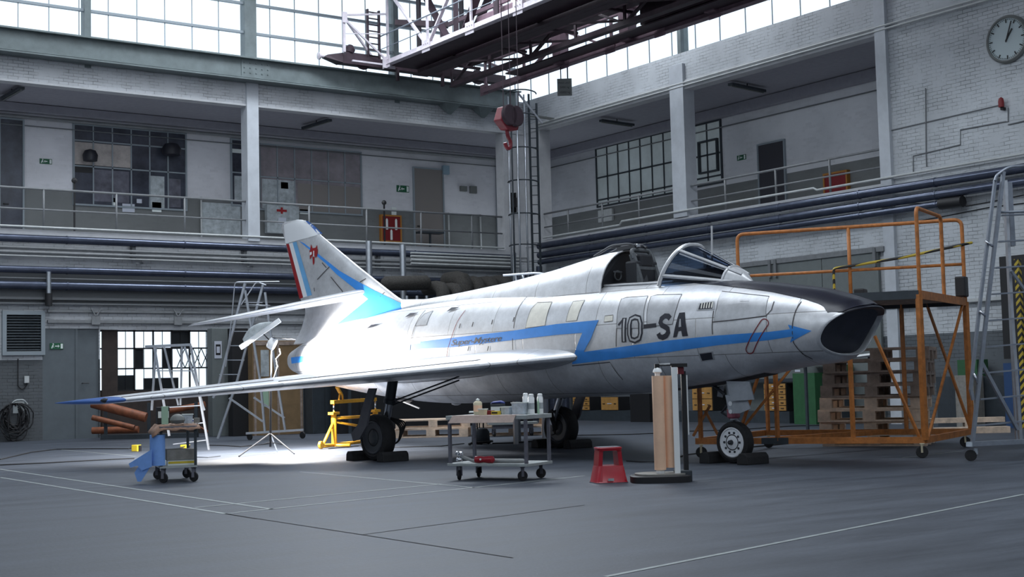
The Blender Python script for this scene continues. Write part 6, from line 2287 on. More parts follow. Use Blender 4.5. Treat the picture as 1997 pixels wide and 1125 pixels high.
# ---- orange tail trestle under the tail
J1, J2 = atZ(652, 873), atZ(733, 864)
t = thing('tail_trestle', 'yellow-orange steel trestle supporting the tail of the aircraft', 'trestle', J1)
zt_j = zat(J1, 808)
jd = (J2 - J1).normalized()
jn = Vector((-jd.y, jd.x, 0))
for J in (J1, J2):
    st = MB().tube([J + Vector((0, 0, 0.02)), J + Vector((0, 0, zt_j))], 0.055, 12).build('trestle_post', 'yellow_paint', t, True, world=True)
    MB().lathe([(0.12, 0), (0.14, 0.015), (0.14, 0.04), (0.06, 0.055)], J + Vector((0, 0, zt_j)), (0, 0, 1), 16).build('collar', 'yellow_paint', st, True) if False else MB().cbox(J + Vector((0, 0, zt_j + 0.02)), 0.26, 0.12, 0.05, math.atan2(jd.y, jd.x)).build('head_plate', 'yellow_paint', t, world=True)
    MB().tube([J + Vector((0, 0, zt_j)), J + Vector((0, 0, zt_j + 0.22))], 0.018, 8).build('screw_rod', 'chrome', t, True, world=True)
    sgn = -1 if J is J1 else 1
    foot = J + jd * (0.48 * sgn) + Vector((0, 0, 0.05))
    MB().tube([J + Vector((0, 0, zt_j * .8)), foot], 0.028, 8).build('brace', 'yellow_paint', t, True, world=True)
    MB().tube([J + jn * -0.35 + Vector((0, 0, .05)), J + jn * 0.35 + Vector((0, 0, .05))], 0.03, 8).tube([J + Vector((0, 0, .05)), foot], 0.03, 8).build('foot_bar', 'yellow_paint', t, True, world=True)
    MB().lathe([(0.04, -0.03), (0.075, -0.025), (0.075, 0.025), (0.04, 0.03)], foot + jd * (0.05 * sgn) + Vector((0, 0, 0.03)), jn, 16).build('wheel', 'yellow_paint', t, True, world=True)
MB().tube([J1 + Vector((0, 0, zt_j * .88)), J2 + Vector((0, 0, zt_j * .88))], 0.03, 8).build('cross_bar', 'yellow_paint', t, True, world=True)
MB().tube([J1 + Vector((0, 0, .06)), J2 + Vector((0, 0, .06))], 0.035, 8).build('cross_bar', 'yellow_paint', t, True, world=True)
MB().tube([J1 + Vector((0, 0, zt_j * .78)), J2 + Vector((0, 0, .3))], 0.025, 8).build('brace', 'yellow_paint', t, True, world=True)
ub0, ub1 = J1 + Vector((0, 0, zt_j + 0.24)), J2 + Vector((0, 0, zt_j + 0.26))
MB().bar(ub0 - jd * 0.06, ub1, 0.08, 0.07).build('saddle_beam', 'yellow_paint', t, world=True)
MB().tube(arc_path([ub0 + jd * 0.22 + Vector((0, 0, 0.02)), ub0 + jd * 0.25 + Vector((0, 0, 0.16)), ub0 + jd * 0.36 + Vector((0, 0, 0.16)), ub0 + jd * 0.38 + Vector((0, 0, 0.02))], 0.06), 0.02, 8).bar(
    ub0 + jd * 0.3 + Vector((0, 0, .16)), ub0 + jd * 0.14 + Vector((0, 0, .30)), 0.06, 0.04).build('saddle_hook', 'yellow_paint', t, True, world=True)

# ---- floodlight on a tripod, lighting the rear fuselage
P = atZ(524, 884)
t = thing('tripod_floodlight', 'lit white floodlight with reflector screen on a black tripod beside the tail', 'floodlight', P)
pt = lambda px, py, dy=0.0: vp(px, py, P + FWD * dy)
hub = pt(527, 845)
for nm, (px, py), m, dy in (('tripod_leg', (466, 891), 'black', 0.1), ('tripod_leg', (541, 882), 'white_plastic', -0.15), ('tripod_leg', (574, 886), 'black', 0.1)):
    f = atZ(px, py)
    MB().tube([hub, f + Vector((0, 0, 0.012))], 0.013, 6).build(nm, m, t, world=True)
    MB().tube([hub - Vector((0, 0, .16)), hub.lerp(f, 0.55)], 0.008, 6).build('leg_stay', 'black', t, world=True)
MB().tube([Vector((hub.x, hub.y, 0.12)), pt(528, 745)], 0.022, 10).build('lower_pole', 'black', t, True, world=True)
MB().tube([pt(528, 770), pt(530, 672)], 0.013, 8).build('upper_pole', 'alu', t, True, world=True)
MB().tube([pt(531, 745), pt(541, 715), pt(538, 700), pt(547, 690), pt(545, 680)], 0.008, 6).build('lamp_cable', 'white_plastic', t, world=True)
hd = pt(534, 672)
aim = (acp(8.6, 0.45, 1.25) - hd).normalized()
mat('lamp_glow', (0.8, 0.8, 0.8), 0.4, emit=(1.0, 0.97, 0.93), estr=25.0)
aimh = Vector((aim.x, aim.y, 0)).normalized()
aims = Vector((-aimh.y, aimh.x, 0))
MB().add([hd + aims * -.14 + U3 * .12, hd + aims * .14 + U3 * .12, hd + aimh * .36 + aims * .28 + U3 * .09, hd + aimh * .36 - aims * .28 + U3 * .09,
          hd + aims * -.14 + U3 * .13, hd + aims * .14 + U3 * .13, hd + aimh * .36 + aims * .28 + U3 * .10, hd + aimh * .36 - aims * .28 + U3 * .10],
         [(3, 2, 1, 0), (4, 5, 6, 7), (0, 1, 5, 4), (1, 2, 6, 5), (2, 3, 7, 6), (3, 0, 4, 7)]).build('added_lamp_shade', 'black', t, world=True)  # added plate, shaped to keep the lamp's light off the tail above
MB().lathe([(0.04, -0.12), (0.10, -0.10), (0.115, 0.0), (0.11, 0.02)], hd, aim, 20).build('lamp_head', 'white_plastic', t, True, world=True)
MB().lathe([(0.095, 0.022), (0.095, 0.026)], hd, aim, 20).build('lamp_glass', 'lamp_glow', t, True, world=True)
# wide white screen (umbrella / reflector bar) left of the lamp head
a, b_ = pt(468, 678), pt(546, 624)
dirn = (b_ - a).normalized()
upn = Vector((dirn.x * -dirn.z, dirn.y * -dirn.z, 1 - dirn.z ** 2)).normalized()
MB().bar(a, b_, 0.05, 0.09, up=upn).build('reflector_bar', 'lamp_white' if 'lamp_white' in MAT else 'white_plastic', t, world=True, bevel=0.01)
g = []
for i in range(7):
    s_ = i / 6
    q = a.lerp(b_, 0.15 + 0.7 * s_)
    hgt = 0.17 * math.sin(PI * (0.15 + 0.8 * s_))
    g.append([q + upn * (0.03 + hgt * math.sin(PI * j / 6)) + FWD * (0.10 * math.cos(PI * j / 6)) for j in range(7)])
MB().loft(g, cap=False, closed=False).build('reflector_hood', 'map_paper', t, True, world=True)
MB().tube([hd, a.lerp(b_, .55)], 0.012, 6).build('head_arm', 'black', t, world=True)
sp = bpy.data.lights.new('floodlight_beam', 'SPOT')
sp.energy = 1900
sp.color = (1.0, 0.97, 0.94)
sp.spot_size = math.radians(150)
sp.spot_blend = 0.25
sp.shadow_soft_size = 0.12
spo = bpy.data.objects.new('floodlight_beam', sp)
COL.objects.link(spo)
spo.location = hd + aim * 0.10
spo.rotation_euler = aim.to_track_quat('-Z', 'Y').to_euler()

sp2 = bpy.data.lights.new('reflector_light', 'SPOT')
sp2.energy = 2400
sp2.color = (1.0, 0.97, 0.94)
sp2.spot_size = math.radians(140)
sp2.spot_blend = 0.5
sp2.shadow_soft_size = 0.10
spo2 = bpy.data.objects.new('reflector_light', sp2)
COL.objects.link(spo2)
spo2.location = a.lerp(b_, 0.45) - U3 * 0.12
spo2.rotation_euler = Vector((-0.15, 0.2, -1)).to_track_quat('-Z', 'Y').to_euler()

# ---- platform ladders
def xladder(name, label, legs, rungs, rails, extra, wheels, P, m='alu'):
    t = thing(name, label, 'ladder', P)
    for nm, w_, pts, dy in legs:
        q = [vp(px, py, P + FWD * dy) for px, py in pts]
        for a, b_ in zip(q[:-1], q[1:]):
            MB().bar(a, b_, w_, w_ * 1.8, up=FWD).build(nm, 'alu' if nm == 'rear_stile' else m, t, world=True)
    if rungs:
        (p0, p1), (q0, q1), n, dy = rungs
        mb = MB()
        for k in range(n):
            s_ = k / (n - 1)
            a = vp(p0[0] + (p1[0] - p0[0]) * s_, p0[1] + (p1[1] - p0[1]) * s_, P + FWD * dy)
            b_ = vp(q0[0] + (q1[0] - q0[0]) * s_, q0[1] + (q1[1] - q0[1]) * s_, P + FWD * dy)
            mb.bar(a, b_, 0.02, 0.07, up=FWD)
        mb.build('steps', m, t, world=True)
    for nm, r, pts, dy in rails:
        MB().tube(arc_path([vp(px, py, P + FWD * dy) for px, py in pts], 0.08), r, 8).build(nm, m, t, True, world=True)
    for px, py, r, dy in wheels:
        c = vp(px, py, P + FWD * dy)
        MB().lathe([(r * .5, -0.02), (r, -0.018), (r, 0.018), (r * .5, 0.02)], (c.x, c.y, r), RGT * 0.6 + FWD * 0.8, 16).build('wheel', 'rubber', t, True, world=True)
    return t


PL = atZ(490, 858)
xladder('platform_ladder', 'aluminium platform ladder with handrails beside the tail, on small wheels', [
    ('stile', 0.05, [(478, 552), (425, 758), (416, 776)], 0.0), ('stile', 0.05, [(514, 552), (462, 745), (425, 855)], 0.5),
    ('rear_stile', 0.045, [(478, 566), (508, 745), (517, 845)], 0.05), ('rear_stile', 0.045, [(517, 570), (540, 740), (556, 838)], 0.45),
    ('base_bar', 0.05, [(480, 845), (592, 838)], 0.0), ('brace', 0.04, [(447, 776), (513, 822)], 0.0), ('brace', 0.04, [(495, 775), (555, 815)], 0.3)],
    (((477, 590), (428, 730)), ((512, 590), (468, 730)), 6, 0.2),
    [('hand_rail', 0.014, [(440, 715), (452, 620), (458, 550), (545, 549)], -0.1), ('hand_rail', 0.014, [(470, 595), (500, 549), (519, 556)], 0.4), ('knee_rail', 0.012, [(478, 594), (527, 596)], 0.1)],
    None, ((487, 855, 0.08, 0.0), (590, 848, 0.08, 0.2)), PL)
SL = atZ(404, 877)
xladder('step_ladder', 'aluminium double step ladder in front of the bright gate window', [
    ('stile', 0.035, [(304, 676), (296, 800)], 0.35), ('stile', 0.035, [(372, 674), (408, 880)], 0.0), ('stile', 0.035, [(301, 676), (330, 850)], -0.1), ('rear_stile', 0.03, [(320, 676), (348, 790)], 0.5),
    ('rear_stile', 0.03, [(355, 676), (352, 790)], 0.5), ('rear_stile', 0.03, [(360, 676), (399, 800)], 0.5), ('top_step', 0.05, [(284, 676), (372, 672)], 0.1)],
    (((305, 723), (338, 866)), ((381, 723), (402, 858)), 5, 0.0), [], None, (), SL)
# cream-tipped hammer hanging from the tailplane side is left out: too small
SL2 = acp(6.9, -3.3)
xladder('platform_ladder', 'white-railed platform ladder standing behind the aircraft spine', [
    ('stile', 0.05, [(1003, 560), (1000, 600)], 0.0), ('stile', 0.05, [(1053, 553), (1056, 600)], 0.0), ('rear_stile', 0.04, [(1005, 537), (1012, 580)], 0.0), ('rear_stile', 0.04, [(1047, 535), (1053, 580)], 0.0)],
    None, [('hand_rail', 0.02, [(981, 537), (1045, 532), (1064, 534), (1067, 548)], -0.1), ('hand_rail', 0.02, [(1019, 536), (1024, 555)], 0.3)], None, (), SL2)
LDR = bpy.data.objects['platform_ladder.001']
for px in (1000, 1056):
    q = vp(px, 600, SL2)
    MB().bar((q.x, q.y, 0), q, 0.05, 0.09).build('stile', 'alu', LDR, world=True)
    MB().bar((q.x + 0.5, q.y + 0.6, 0), vp(px + 4, 560, SL2), 0.04, 0.07).build('rear_stile', 'alu', LDR, world=True)
pq = atX(1003, 515, XR - 0.9)
tag(MB().tube([atY(1003, 493, YB - 1.0), atY(1003, 536, YB - 1.0), Vector((atY(1003, 536, YB - 1.0).x, YB - 1.0, 0))], 0.06, 10).build('silver_duct', 'galv', None, True), 'short silver vertical duct at the corner, above the white-railed ladder', 'duct')
# right-hand ladder
RL = atZ(1893, 899)
xladder('platform_ladder', 'tall aluminium platform ladder at the right edge of the picture', [
    ('stile', 0.035, [(1941, 350), (1910, 600), (1898, 710), (1893, 760), (1898, 780)], 0.05), ('stile', 0.04, [(1957, 335), (1930, 560), (1912, 720), (1896, 868)], 0.0),
    ('rear_stile', 0.04, [(1960, 352), (1972, 600), (1990, 856)], 0.3), ('rear_stile', 0.03, [(1959, 380), (1983, 860)], 0.5),
    ('stile', 0.04, [(2060, 330), (2060, 858)], 0.15), ('rear_stile', 0.04, [(2062, 352), (2095, 850)], 0.5), ('base_bar', 0.06, [(1888, 866), (2095, 856)], 0.0), ('brace', 0.04, [(1913, 705), (1985, 838)], 0.1), ('side_column', 0.06, [(1967, 356), (1974, 480)], 0.5), ('brace', 0.03, [(1972, 528), (2005, 575)], 0.2)],
    (((1952, 420), (1905, 830)), ((2060, 415), (2060, 815)), 9, 0.15),
    [('hand_rail', 0.022, [(1941, 352), (1944, 342), (1966, 326), (2062, 318)], 0.0), ('knee_rail', 0.018, [(1951, 414), (2060, 410)], 0.0)], None,
    ((1893, 884, 0.075, 0.0),), RL, m='alu_dark')
RLo = bpy.data.objects['platform_ladder.002']
MB().cbox(vp(1893, 866, RL), 0.13, 0.08, 0.06, 0.3).cbox(vp(1903, 880, RL), 0.05, 0.03, 0.08).build('caster_bracket', 'tub_plastic', RLo, world=True)
mb = MB()
for (a, b_) in (((1921, 470), (1936, 480)), ((1910, 606), (1922, 616)), ((1899, 728), (1908, 748))):
    mb.tube([vp(*a, RL), vp(*b_, RL)], 0.018, 8)
mb.build('rail_clips', 'chrome', RLo, True, world=True)

# ---- orange scaffold platform
FL_, FR_ = atZ(1360, 893), atZ(1806, 893)
sd = (FR_ - FL_).normalized()
sn = Vector((-sd.y, sd.x, 0))
if sn.dot(FWD) < 0:
    sn = -sn
BR_ = atZ(1896, 872)
Wd = (BR_ - FR_).length
sn = (BR_ - FR_).normalized()
BL_ = FL_ + sn * Wd
t = thing('work_platform', 'orange steel work platform with railings on castors behind the aircraft nose', 'work platform', FR_)
zb_ = zat(FR_, 858)
zd_ = zat(FR_, 574)
U3 = Vector((0, 0, 1))


def obar(nm, a, b_, w=0.06, h=None):
    return MB().bar(a, b_, w, h).build(nm, 'orange_paint', t, world=True)


obar('base_rail', FL_ + U3 * zb_, FR_ + U3 * zb_, 0.05, 0.09)
obar('base_rail', BL_ + U3 * zb_, BR_ + U3 * zb_, 0.05, 0.09)
obar('base_rail', FR_ + U3 * zb_, BR_ + U3 * zb_, 0.05, 0.09)
obar('base_rail', FL_ + U3 * zb_, BL_ + U3 * zb_, 0.05, 0.09)
Q = lambda s_, w_, z: FL_.lerp(FR_, s_) + sn * (Wd * w_) + U3 * z
spx = lambda px: next(s_ / 200 for s_ in range(200) if proj(Q(s_ / 200, 0, 0.5))[0] >= px)
s2, s3 = spx(1515), spx(1662)
for s_, w_ in ((0.02, 0), (s2, 0), (s3, 0), (1.0, 0), (1.0, 1), (0.02, 1), (s3, 1)):
    obar('upright', Q(s_, w_, zb_), Q(s_, w_, zd_ if s_ > s2 + .01 or w_ == 1 else zd_ - 0.02), 0.07 if s_ == 1 else 0.05)
obar('base_rail', Q(s2 * .7, 0, zb_), Q(s2 + .22, 1, zb_), 0.05, 0.08)
for a, b_ in (((1725, 588), (1880, 832)), ((1890, 592), (1816, 832)), ((1706, 655), (1793, 852)), ((1545, 715), (1440, 845)), ((1480, 730), (1440, 850)), ((1385, 790), (1352, 850)), ((1375, 800), (1400, 848))):
    P0 = FR_ if a[0] > 1800 else (FR_ + sn * .0)
    an = math.atan2(sd.y, sd.x) if a[0] < 1800 else math.atan2(sn.y, sn.x)
    if a[0] == 1725:
        an = math.atan2(sd.y, sd.x)
        MB().bar(Q(s3 + .12, 1, zd_), Q(1.0, 1, zb_), 0.035).build('brace', 'orange_paint', t, world=True)
        continue
    if a[0] == 1890:
        MB().bar(Q(1.0, 0.95, zd_), Q(1.0, 0.05, zb_), 0.035).build('brace', 'orange_paint', t, world=True)
        continue
    MB().bar(vp(*a, P0, an), vp(*b_, P0, an), 0.035).build('brace', 'orange_paint', t, world=True)
r0 = next(s_ / 200 for s_ in range(-100, 200) if proj(Q(s_ / 200, 1, 2.5))[0] >= 1440)
r1 = next(s_ / 200 for s_ in range(-100, 200) if proj(Q(s_ / 200, 1, 2.5))[0] >= 1659)
dk = MB().prism([(0, 0), (1, 0), (1, 1), (0, 1)], zd_, zd_ + 0.03, lambda u, v, z: Q(min(r0, .12) + (1 - min(r0, .12)) * u, v, z))
dk.build('deck', 'wood_old', t, world=True)
MB().bar(Q(0.12, 0, zd_), Q(1, 0, zd_), 0.04, 0.12).bar(Q(0.12, 1, zd_), Q(1, 1, zd_), 0.04, 0.12).build('deck_beam', 'cab_dark', t, world=True)
obar('deck_edge', Q(1.0, 0, zd_ + 0.0), Q(1.0, 1, zd_ + 0.0), 0.04, 0.12)
# railing along the back and a pair of grab hoops at the end
zr_ = zat(BR_, 428)
zm_r = zat(BR_, 515)
MB().tube(arc_path([Q(r0, 1, zd_), Q(r0, 1, zr_), Q(1.0, 1, zr_), Q(1.0, 1, zd_)], 0.12), 0.03, 10).build('guard_rail', 'orange_paint', t, True, world=True)
MB().tube([Q(r0, 1, zm_r), Q(1.0, 1, zm_r)], 0.025, 8).build('guard_rail', 'orange_paint', t, True, world=True)
for s_ in (r1,):
    MB().tube([Q(s_, 1, zd_), Q(s_, 1, zr_)], 0.03, 8).build('guard_post', 'orange_paint', t, True, world=True)
zg = zat(FR_, 404)
MB().tube(arc_path([Q(1.0, 0.02, zd_), Q(1.0, 0.02, zg), Q(1.0, 0.52, zg), Q(1.0, 0.52, zd_)], 0.10), 0.028, 10).build('grab_hoop', 'orange_paint', t, True, world=True)
for s_, w_ in ((0.02, 0), (0.985, 0), (0.97, 1), (0.02, 1)):
    q = Q(s_, w_, 0) - FR_
    caster(t, q.x, q.y, 0.085, 0.04, 0.8, h=zb_ - 0.04, fork='cream')
MB().bar(Q(.30, -0.0, zb_) - sn * 0.028, Q(.42, -0.0, zb_) - sn * 0.028, 0.005, 0.092).build('rail_patch', 'cab_dark', t, world=True)
# hazard tape strung along the railing, and a lamp
rq = next(s_ / 200 for s_ in range(-100, 200) if proj(Q(s_ / 200, 1, 2.5))[0] >= 1628)
hz = [Q(rq, .98, zd_ + 0.05), Q(rq, .98, zm_r + 0.04), Q(r1 + .02, .98, zm_r + 0.07), Q((r1 + 1) / 2, .98, zm_r + 0.16), Q(0.99, .98, zm_r + 0.30), Q(1.04, 1.02, zm_r + .34)]
tag(MB().tube(arc_path(hz, 0.05), 0.022, 8).build('hazard_tape', 'hazard_stripes', None, True), 'yellow and black striped rope strung along the platform railing', 'rope')
p = Q(1.0, 0.93, 0)
tag(MB().cbox((p.x, p.y, zd_ + 0.03 + 0.20), 0.22, 0.16, 0.32, 0.4).build('platform_lamp', 'black', bevel=0.02), 'black work lamp on the far end of the platform deck', 'lamp')
p = Q(0.62, .55, zd_ + 0.031)
tag(MB().cbox(p + Vector((0, 0, 0.09)), 0.28, 0.16, 0.18, 0.5).build('black_case', 'black', bevel=0.02), 'black case on the platform deck above the aircraft nose', 'case')
p = Q(0.54, .45, zd_ + 0.031)
tag(MB().lathe([(0.01, 0), (0.15, 0.0), (0.17, 0.03), (0.10, 0.07), (0.01, 0.08)], p, (0, 0, 1), 14).build('pale_cloth', 'mint', None, True), 'pale green crumpled cloth beside the black case on the platform', 'cloth')
p = Q(0.94, .2, zd_ + 0.031)
tag(MB().lathe([(0.01, 0), (0.09, 0.0), (0.09, 0.03), (0.01, 0.05)], p, (0, 0, 1), 12).build('pale_cloth', 'mint', None, True), 'pale green cloth at the foot of the platform grab hoop', 'cloth')


# ---- pallets
def make_pallet(m, label, P, rz, group):
    t = thing('wooden_pallet', label, 'pallet', P, rz, group)
    for k in range(5):
        y = -0.4 + 0.0725 + k * 0.164
        MB().box(-0.6, y - 0.06, 0.122, 0.6, y + 0.06, 0.144).build('top_board', m, t)
    for k in range(3):
        MB().box(-0.6 + 0.0 + k * 0.5275, -0.4, 0.100, -0.6 + 0.145 + k * 0.5275, 0.4, 0.1215).build('cross_board', m, t)
        MB().box(-0.6, -0.4 + k * 0.35, 0.0, 0.6, -0.4 + 0.1 + k * 0.35, 0.0215).build('bottom_board', m, t)
        for j in range(3):
            MB().box(-0.6 + k * 0.5275, -0.4 + j * 0.35, 0.022, -0.6 + 0.145 + k * 0.5275, -0.4 + 0.1 + j * 0.35, 0.0995).build('spacer_block', m, t)
    return t


PS, PH = 1.4, 0.1445 * 1.4
NP = 8
pr_ = math.radians(25)
pu = -RGT * math.cos(pr_) + FWD * math.sin(pr_)
pv = RGT * math.sin(pr_) + FWD * math.cos(pr_)
pcen = atZ(1800, 870) + pu * 0.80 + pv * 0.58
prz = math.atan2(pu.y, pu.x)
ords = ['lowest', 'second', 'third', 'fourth', 'fifth', 'sixth', 'seventh', 'topmost']
protoN = make_pallet('wood_new', '', (0, 0, 0), 0, 'pallets of the tall stack')
protoO = make_pallet('wood_old', '', (0, 0, 0), 0, 'pallets of the tall stack')
for k in range(NP):
    src = protoN if k < 4 else protoO
    o = src if k in (0, 4) else copy_tree(src)
    o.scale = (PS, PS, PS)
    jx = (0, 0.03, 0.06, 0.02, -0.02, -0.05, -0.06, -0.10)[k]
    o.location = pcen + pu * jx + pv * random.uniform(-.02, .02) + Vector((0, 0, PH * k))
    o.rotation_euler = (0, 0, prz + random.uniform(-.03, .03))
    o['label'] = ('pale wooden pallet, ' if k < 4 else 'dark weathered wooden pallet, ') + ords[k] + (' from the floor in' if 0 < k < 7 else ' in') + ' the tall stack behind the orange platform'
# low pallets behind the main wheel
lp = atZ(850, 853)
lr = math.atan2(RGT.y, RGT.x)
for j, (off, n) in enumerate(((-0.1, 2), (1.75, 2))):
    for k in range(n):
        o = copy_tree(protoN)
        o['group'] = 'low pallets behind the near main wheel'
        o.location = lp + RGT * off + FWD * (0.6 + 0.05 * k) + Vector((0, 0, PH * k))
        o.rotation_euler = (0, 0, lr + (0.06 if k % 2 else -.03))
        o['label'] = ('bottom', 'upper')[k] + ' pallet of the low ' + ('left' if j == 0 else 'right') + ' pile behind the near main wheel'
lpc = lp + RGT * 1.0 + FWD * 0.5
t = thing('tool_case', 'black and white case lying on the low pallets behind the centre trolley', 'case', lpc + RGT * (-0.05) - FWD * 0.25 + Vector((0, 0, PH * 2)), lr)
MB().box(-0.19, -0.1, 0, 0.19, 0.1, 0.12).build('case_body', 'black', t, bevel=0.01)
MB().box(-0.2, -0.11, 0.121, 0.2, 0.11, 0.16).build('case_lid', 'sign_white', t, bevel=0.01)
t = thing('small_bottle', 'dark blue capped bottle on the low pallets', 'bottle', lpc + RGT * 0.32 - FWD * 0.2 + Vector((0, 0, PH * 2)), 0)
bottle(0.16, 0.05, 'cab_dark', 'gauge_blue')(t)
p = lp + RGT * 0.68 + FWD * 0.12
# blue rag stuck in the pallet, vacuum, floor pump
P = atZ(938, 866)
t = thing('vacuum_cleaner', 'dark workshop vacuum cleaner seen through the centre trolley', 'vacuum cleaner', P, 0.4)
MB().lathe([(0.16, 0.03), (0.18, 0.06), (0.17, 0.24), (0.13, 0.30), (0.05, 0.32)], (0, 0, 0), (0, 0, 1), 20).build('tank', 'cab_dark', t, True)
MB().tube(arc_path([(-0.12, 0, 0.26), (-0.12, 0, 0.50), (0.10, 0, 0.50), (0.10, 0, 0.26)], 0.05), 0.015, 8).tube([(-.04, .0, .3), (-.04, 0, .5)], 0.012, 6).build('handle', 'black', t, True)
MB().tube([(0.3 * math.cos(a) * (1 + .1 * math.sin(3 * a)) - 0.22, 0.18 * math.sin(a) - 0.15, 0.03 + 0.03 * (a > 3)) for a in [2 * PI * k / 20 for k in range(20)]], 0.022, 8, closed=True).build('vacuum_hose', 'rubber', t, True)
for a_ in (0.6, 2.2, 3.8, 5.4):
    MB().lathe([(0.03, -0.012), (0.03, 0.012)], (0.15 * math.cos(a_), 0.15 * math.sin(a_), 0.03), (1, 0, 0), 12).build('wheel', 'rubber', t)
# low table behind the centre trolley
P = atZ(1000, 850)
t = thing('low_trolley', 'low pale flat-bed cart behind the centre trolley', 'cart', P, lr + 0.1)
MB().box(-0.55, -0.2, 0.26, 0.55, 0.2, 0.31).build('flat_bed', 'trolley_shelf', t)
MB().box(-0.45, -0.15, 0.17, 0.45, 0.15, 0.255).build('under_frame', 'trolley_steel', t)
for x in (-.42, .42):
    for y in (-.12, .12):
        caster(t, x, y, 0.06, 0.03, 0.2, h=0.17)

# ---- rusty tubes and junk under the gate window
for k, (a, b_, r, lab) in enumerate((((180, 786), (285, 814), 0.12, 'thick rusty brown tube, upper one at the gate'), ((180, 814), (262, 834), 0.07, 'thin rusty tube with a bright edge at the gate'),
                                    ((180, 834), (270, 838), 0.09, 'rusty tube lying lowest at the gate'), ((306, 806), (400, 788), 0.08, 'rusty brown beam leaning right behind the step ladder'),
                                    ((350, 812), (410, 830), 0.03, 'thin brown bar behind the left trolley'))):
    P0 = atZ(240, 858 - 2 * k)
    pa, pb = vp(*a, P0), vp(*b_, P0)
    if k == 2:
        pa.z = pb.z = 0.12 + r
    if k == 4:
        pb.z = r
    tag(MB().tube([pa, pb], r, 14).build('rusty_tube', 'rust_tube', None, True), lab, 'tube')
P = atZ(200, 858)
t = thing('tube_rack', 'dark low rack holding the rusty tubes below the gate window', 'rack', P, lr)
MB().box(-0.1, 0.15, 0.0, 2.3, 0.5, 0.12).box(-0.1, 0.45, 0, -0.02, 0.5, 0.95).box(2.2, 0.45, 0, 2.28, 0.5, 0.9).box(1.0, .45, 0, 1.08, .5, .9).build('rack_frame', 'cab_dark', t)

# ---- cabinets and crates along the back wall, right of the gate
def floor_box(name, label, cat, px0, px1, py0, pyb, depth, m, parts=(), fy=None):
    """upright box whose front bottom edge runs px0..px1 at pyb; top edge at py0"""
    a, b_ = atZ(px0, pyb), atZ(px1, pyb)
    if a.y > YB - 0.35 - depth or fy is not None:
        a = atY(px0, pyb, fy if fy is not None else YB - 0.35 - depth); a.z = 0
    b_ = atY(px1, pyb, a.y); b_.z = 0
    an = math.atan2(b_.y - a.y, b_.x - a.x)
    L_ = (b_ - a).length
    H_ = zat(a, py0)
    t = thing(name, label, cat, a, an)
    MB().box(0, 0, 0, L_, depth, H_).build('body', m, t, bevel=0.008)
    for (u0, v0, u1, v1), mm, nm, d_ in parts:
        MB().box(u0 * L_, -d_, v0 * H_, u1 * L_, -0.0005, v1 * H_).build(nm, mm, t)
    return t, L_, H_


floor_box('metal_locker', 'grey-green steel locker with a round warning sign right of the gate window', 'locker', 415, 454, 640, 851, 0.3, 'door_grey',
          (((0.12, .72, .48, .88), 'paper', 'sign', 0.01), ((0.18, .75, .42, .85), 'black', 'sign_ring', 0.012), ((.22, .77, .38, .83), 'paper', 'sign_centre', 0.014), ((.3, .48, .6, .56), 'pipe_grey', 'notice', 0.01)))
floor_box('low_cupboard', 'low grey cupboard standing in front of the grey locker', 'cupboard', 416, 450, 782, 853, 0.2, 'door_grey', (((.02, .70, .96, .73), 'black', 'slot', 0.01), ((.7, .1, .8, .5), 'black', 'slot', 0.012)), fy=YB - 1.0)
floor_box('dark_gap_box', 'black box for the dark gap between the grey locker and the plywood crate', 'locker', 455, 486, 640, 851, 0.3, 'black')  # black box painted in for the dark gap beside the crate
floor_box('plywood_crate', 'large brown plywood crate with paper notices behind the tripod lamp', 'crate', 494, 592, 664, 850, 0.9, 'ply',
          (((.02, .0, .06, 1), 'wood_old', 'batten', 0.02), ((.48, .0, .52, 1), 'wood_old', 'batten', 0.02), ((.94, 0, .98, 1), 'wood_old', 'batten', 0.02), ((.02, .95, .98, .99), 'wood_old', 'batten', 0.021),
           ((.16, .62, .32, .9), 'map_paper', 'notice', 0.01), ((.19, .3, .31, .58), 'mint', 'notice', 0.012)))
floor_box('slate_cabinet', 'dark slate-blue cabinet behind the yellow trestle', 'cabinet', 610, 658, 640, 846, 0.5, 'cab_dark', (((.5, .02, .51, .98), 'black', 'door_gap', 0.004),))
floor_box('black_machine', 'tall black machine between trestle and near main wheel', 'machine', 664, 700, 690, 846, 0.5, 'black', (((.4, 0, .55, .8), 'cab_dark', 'machine_column', 0.06),))
floor_box('black_backdrop_box', 'wide black box behind the low pallets', 'cabinet', 704, 1040, 738, 838, 0.3, 'black', fy=32.3)  # one plain black box, a dark backdrop below the belly

# ---- sliding door and workshop furniture along the right wall
ys0, ys1 = atX(1722, 600, XR).y, atX(1415, 600, XR).y
t = bpy.data.objects.new('door_6', None); COL.objects.link(t); t.location = (XR, ys0, 0); t['kind'] = 'structure'
zds = atX(1600, 505, XR).z
nP = 3
for k in range(nP):
    y0, y1 = ys0 + (ys1 - ys0) * k / nP, ys0 + (ys1 - ys0) * (k + 1) / nP
    MB().box(XR - 0.10, y0 + 0.01, 0.0, XR - 0.02, y1 - 0.01, zds).build('door_leaf', 'door_grey', t, world=True)
MB().box(XR - 0.14, ys0 - 0.2, zds, XR - 0.003, ys1 + 0.3, zds + 0.12).build('door_rail', 'pipe_grey', t, world=True)
for px in (1507, 1518, 1712):
    y = atX(px, 480, XR).y
    MB().box(XR - 0.17, y - 0.04, zds - 0.35, XR - 0.10, y + 0.04, zds + 0.1).build('door_hanger', 'conduit', t, world=True)


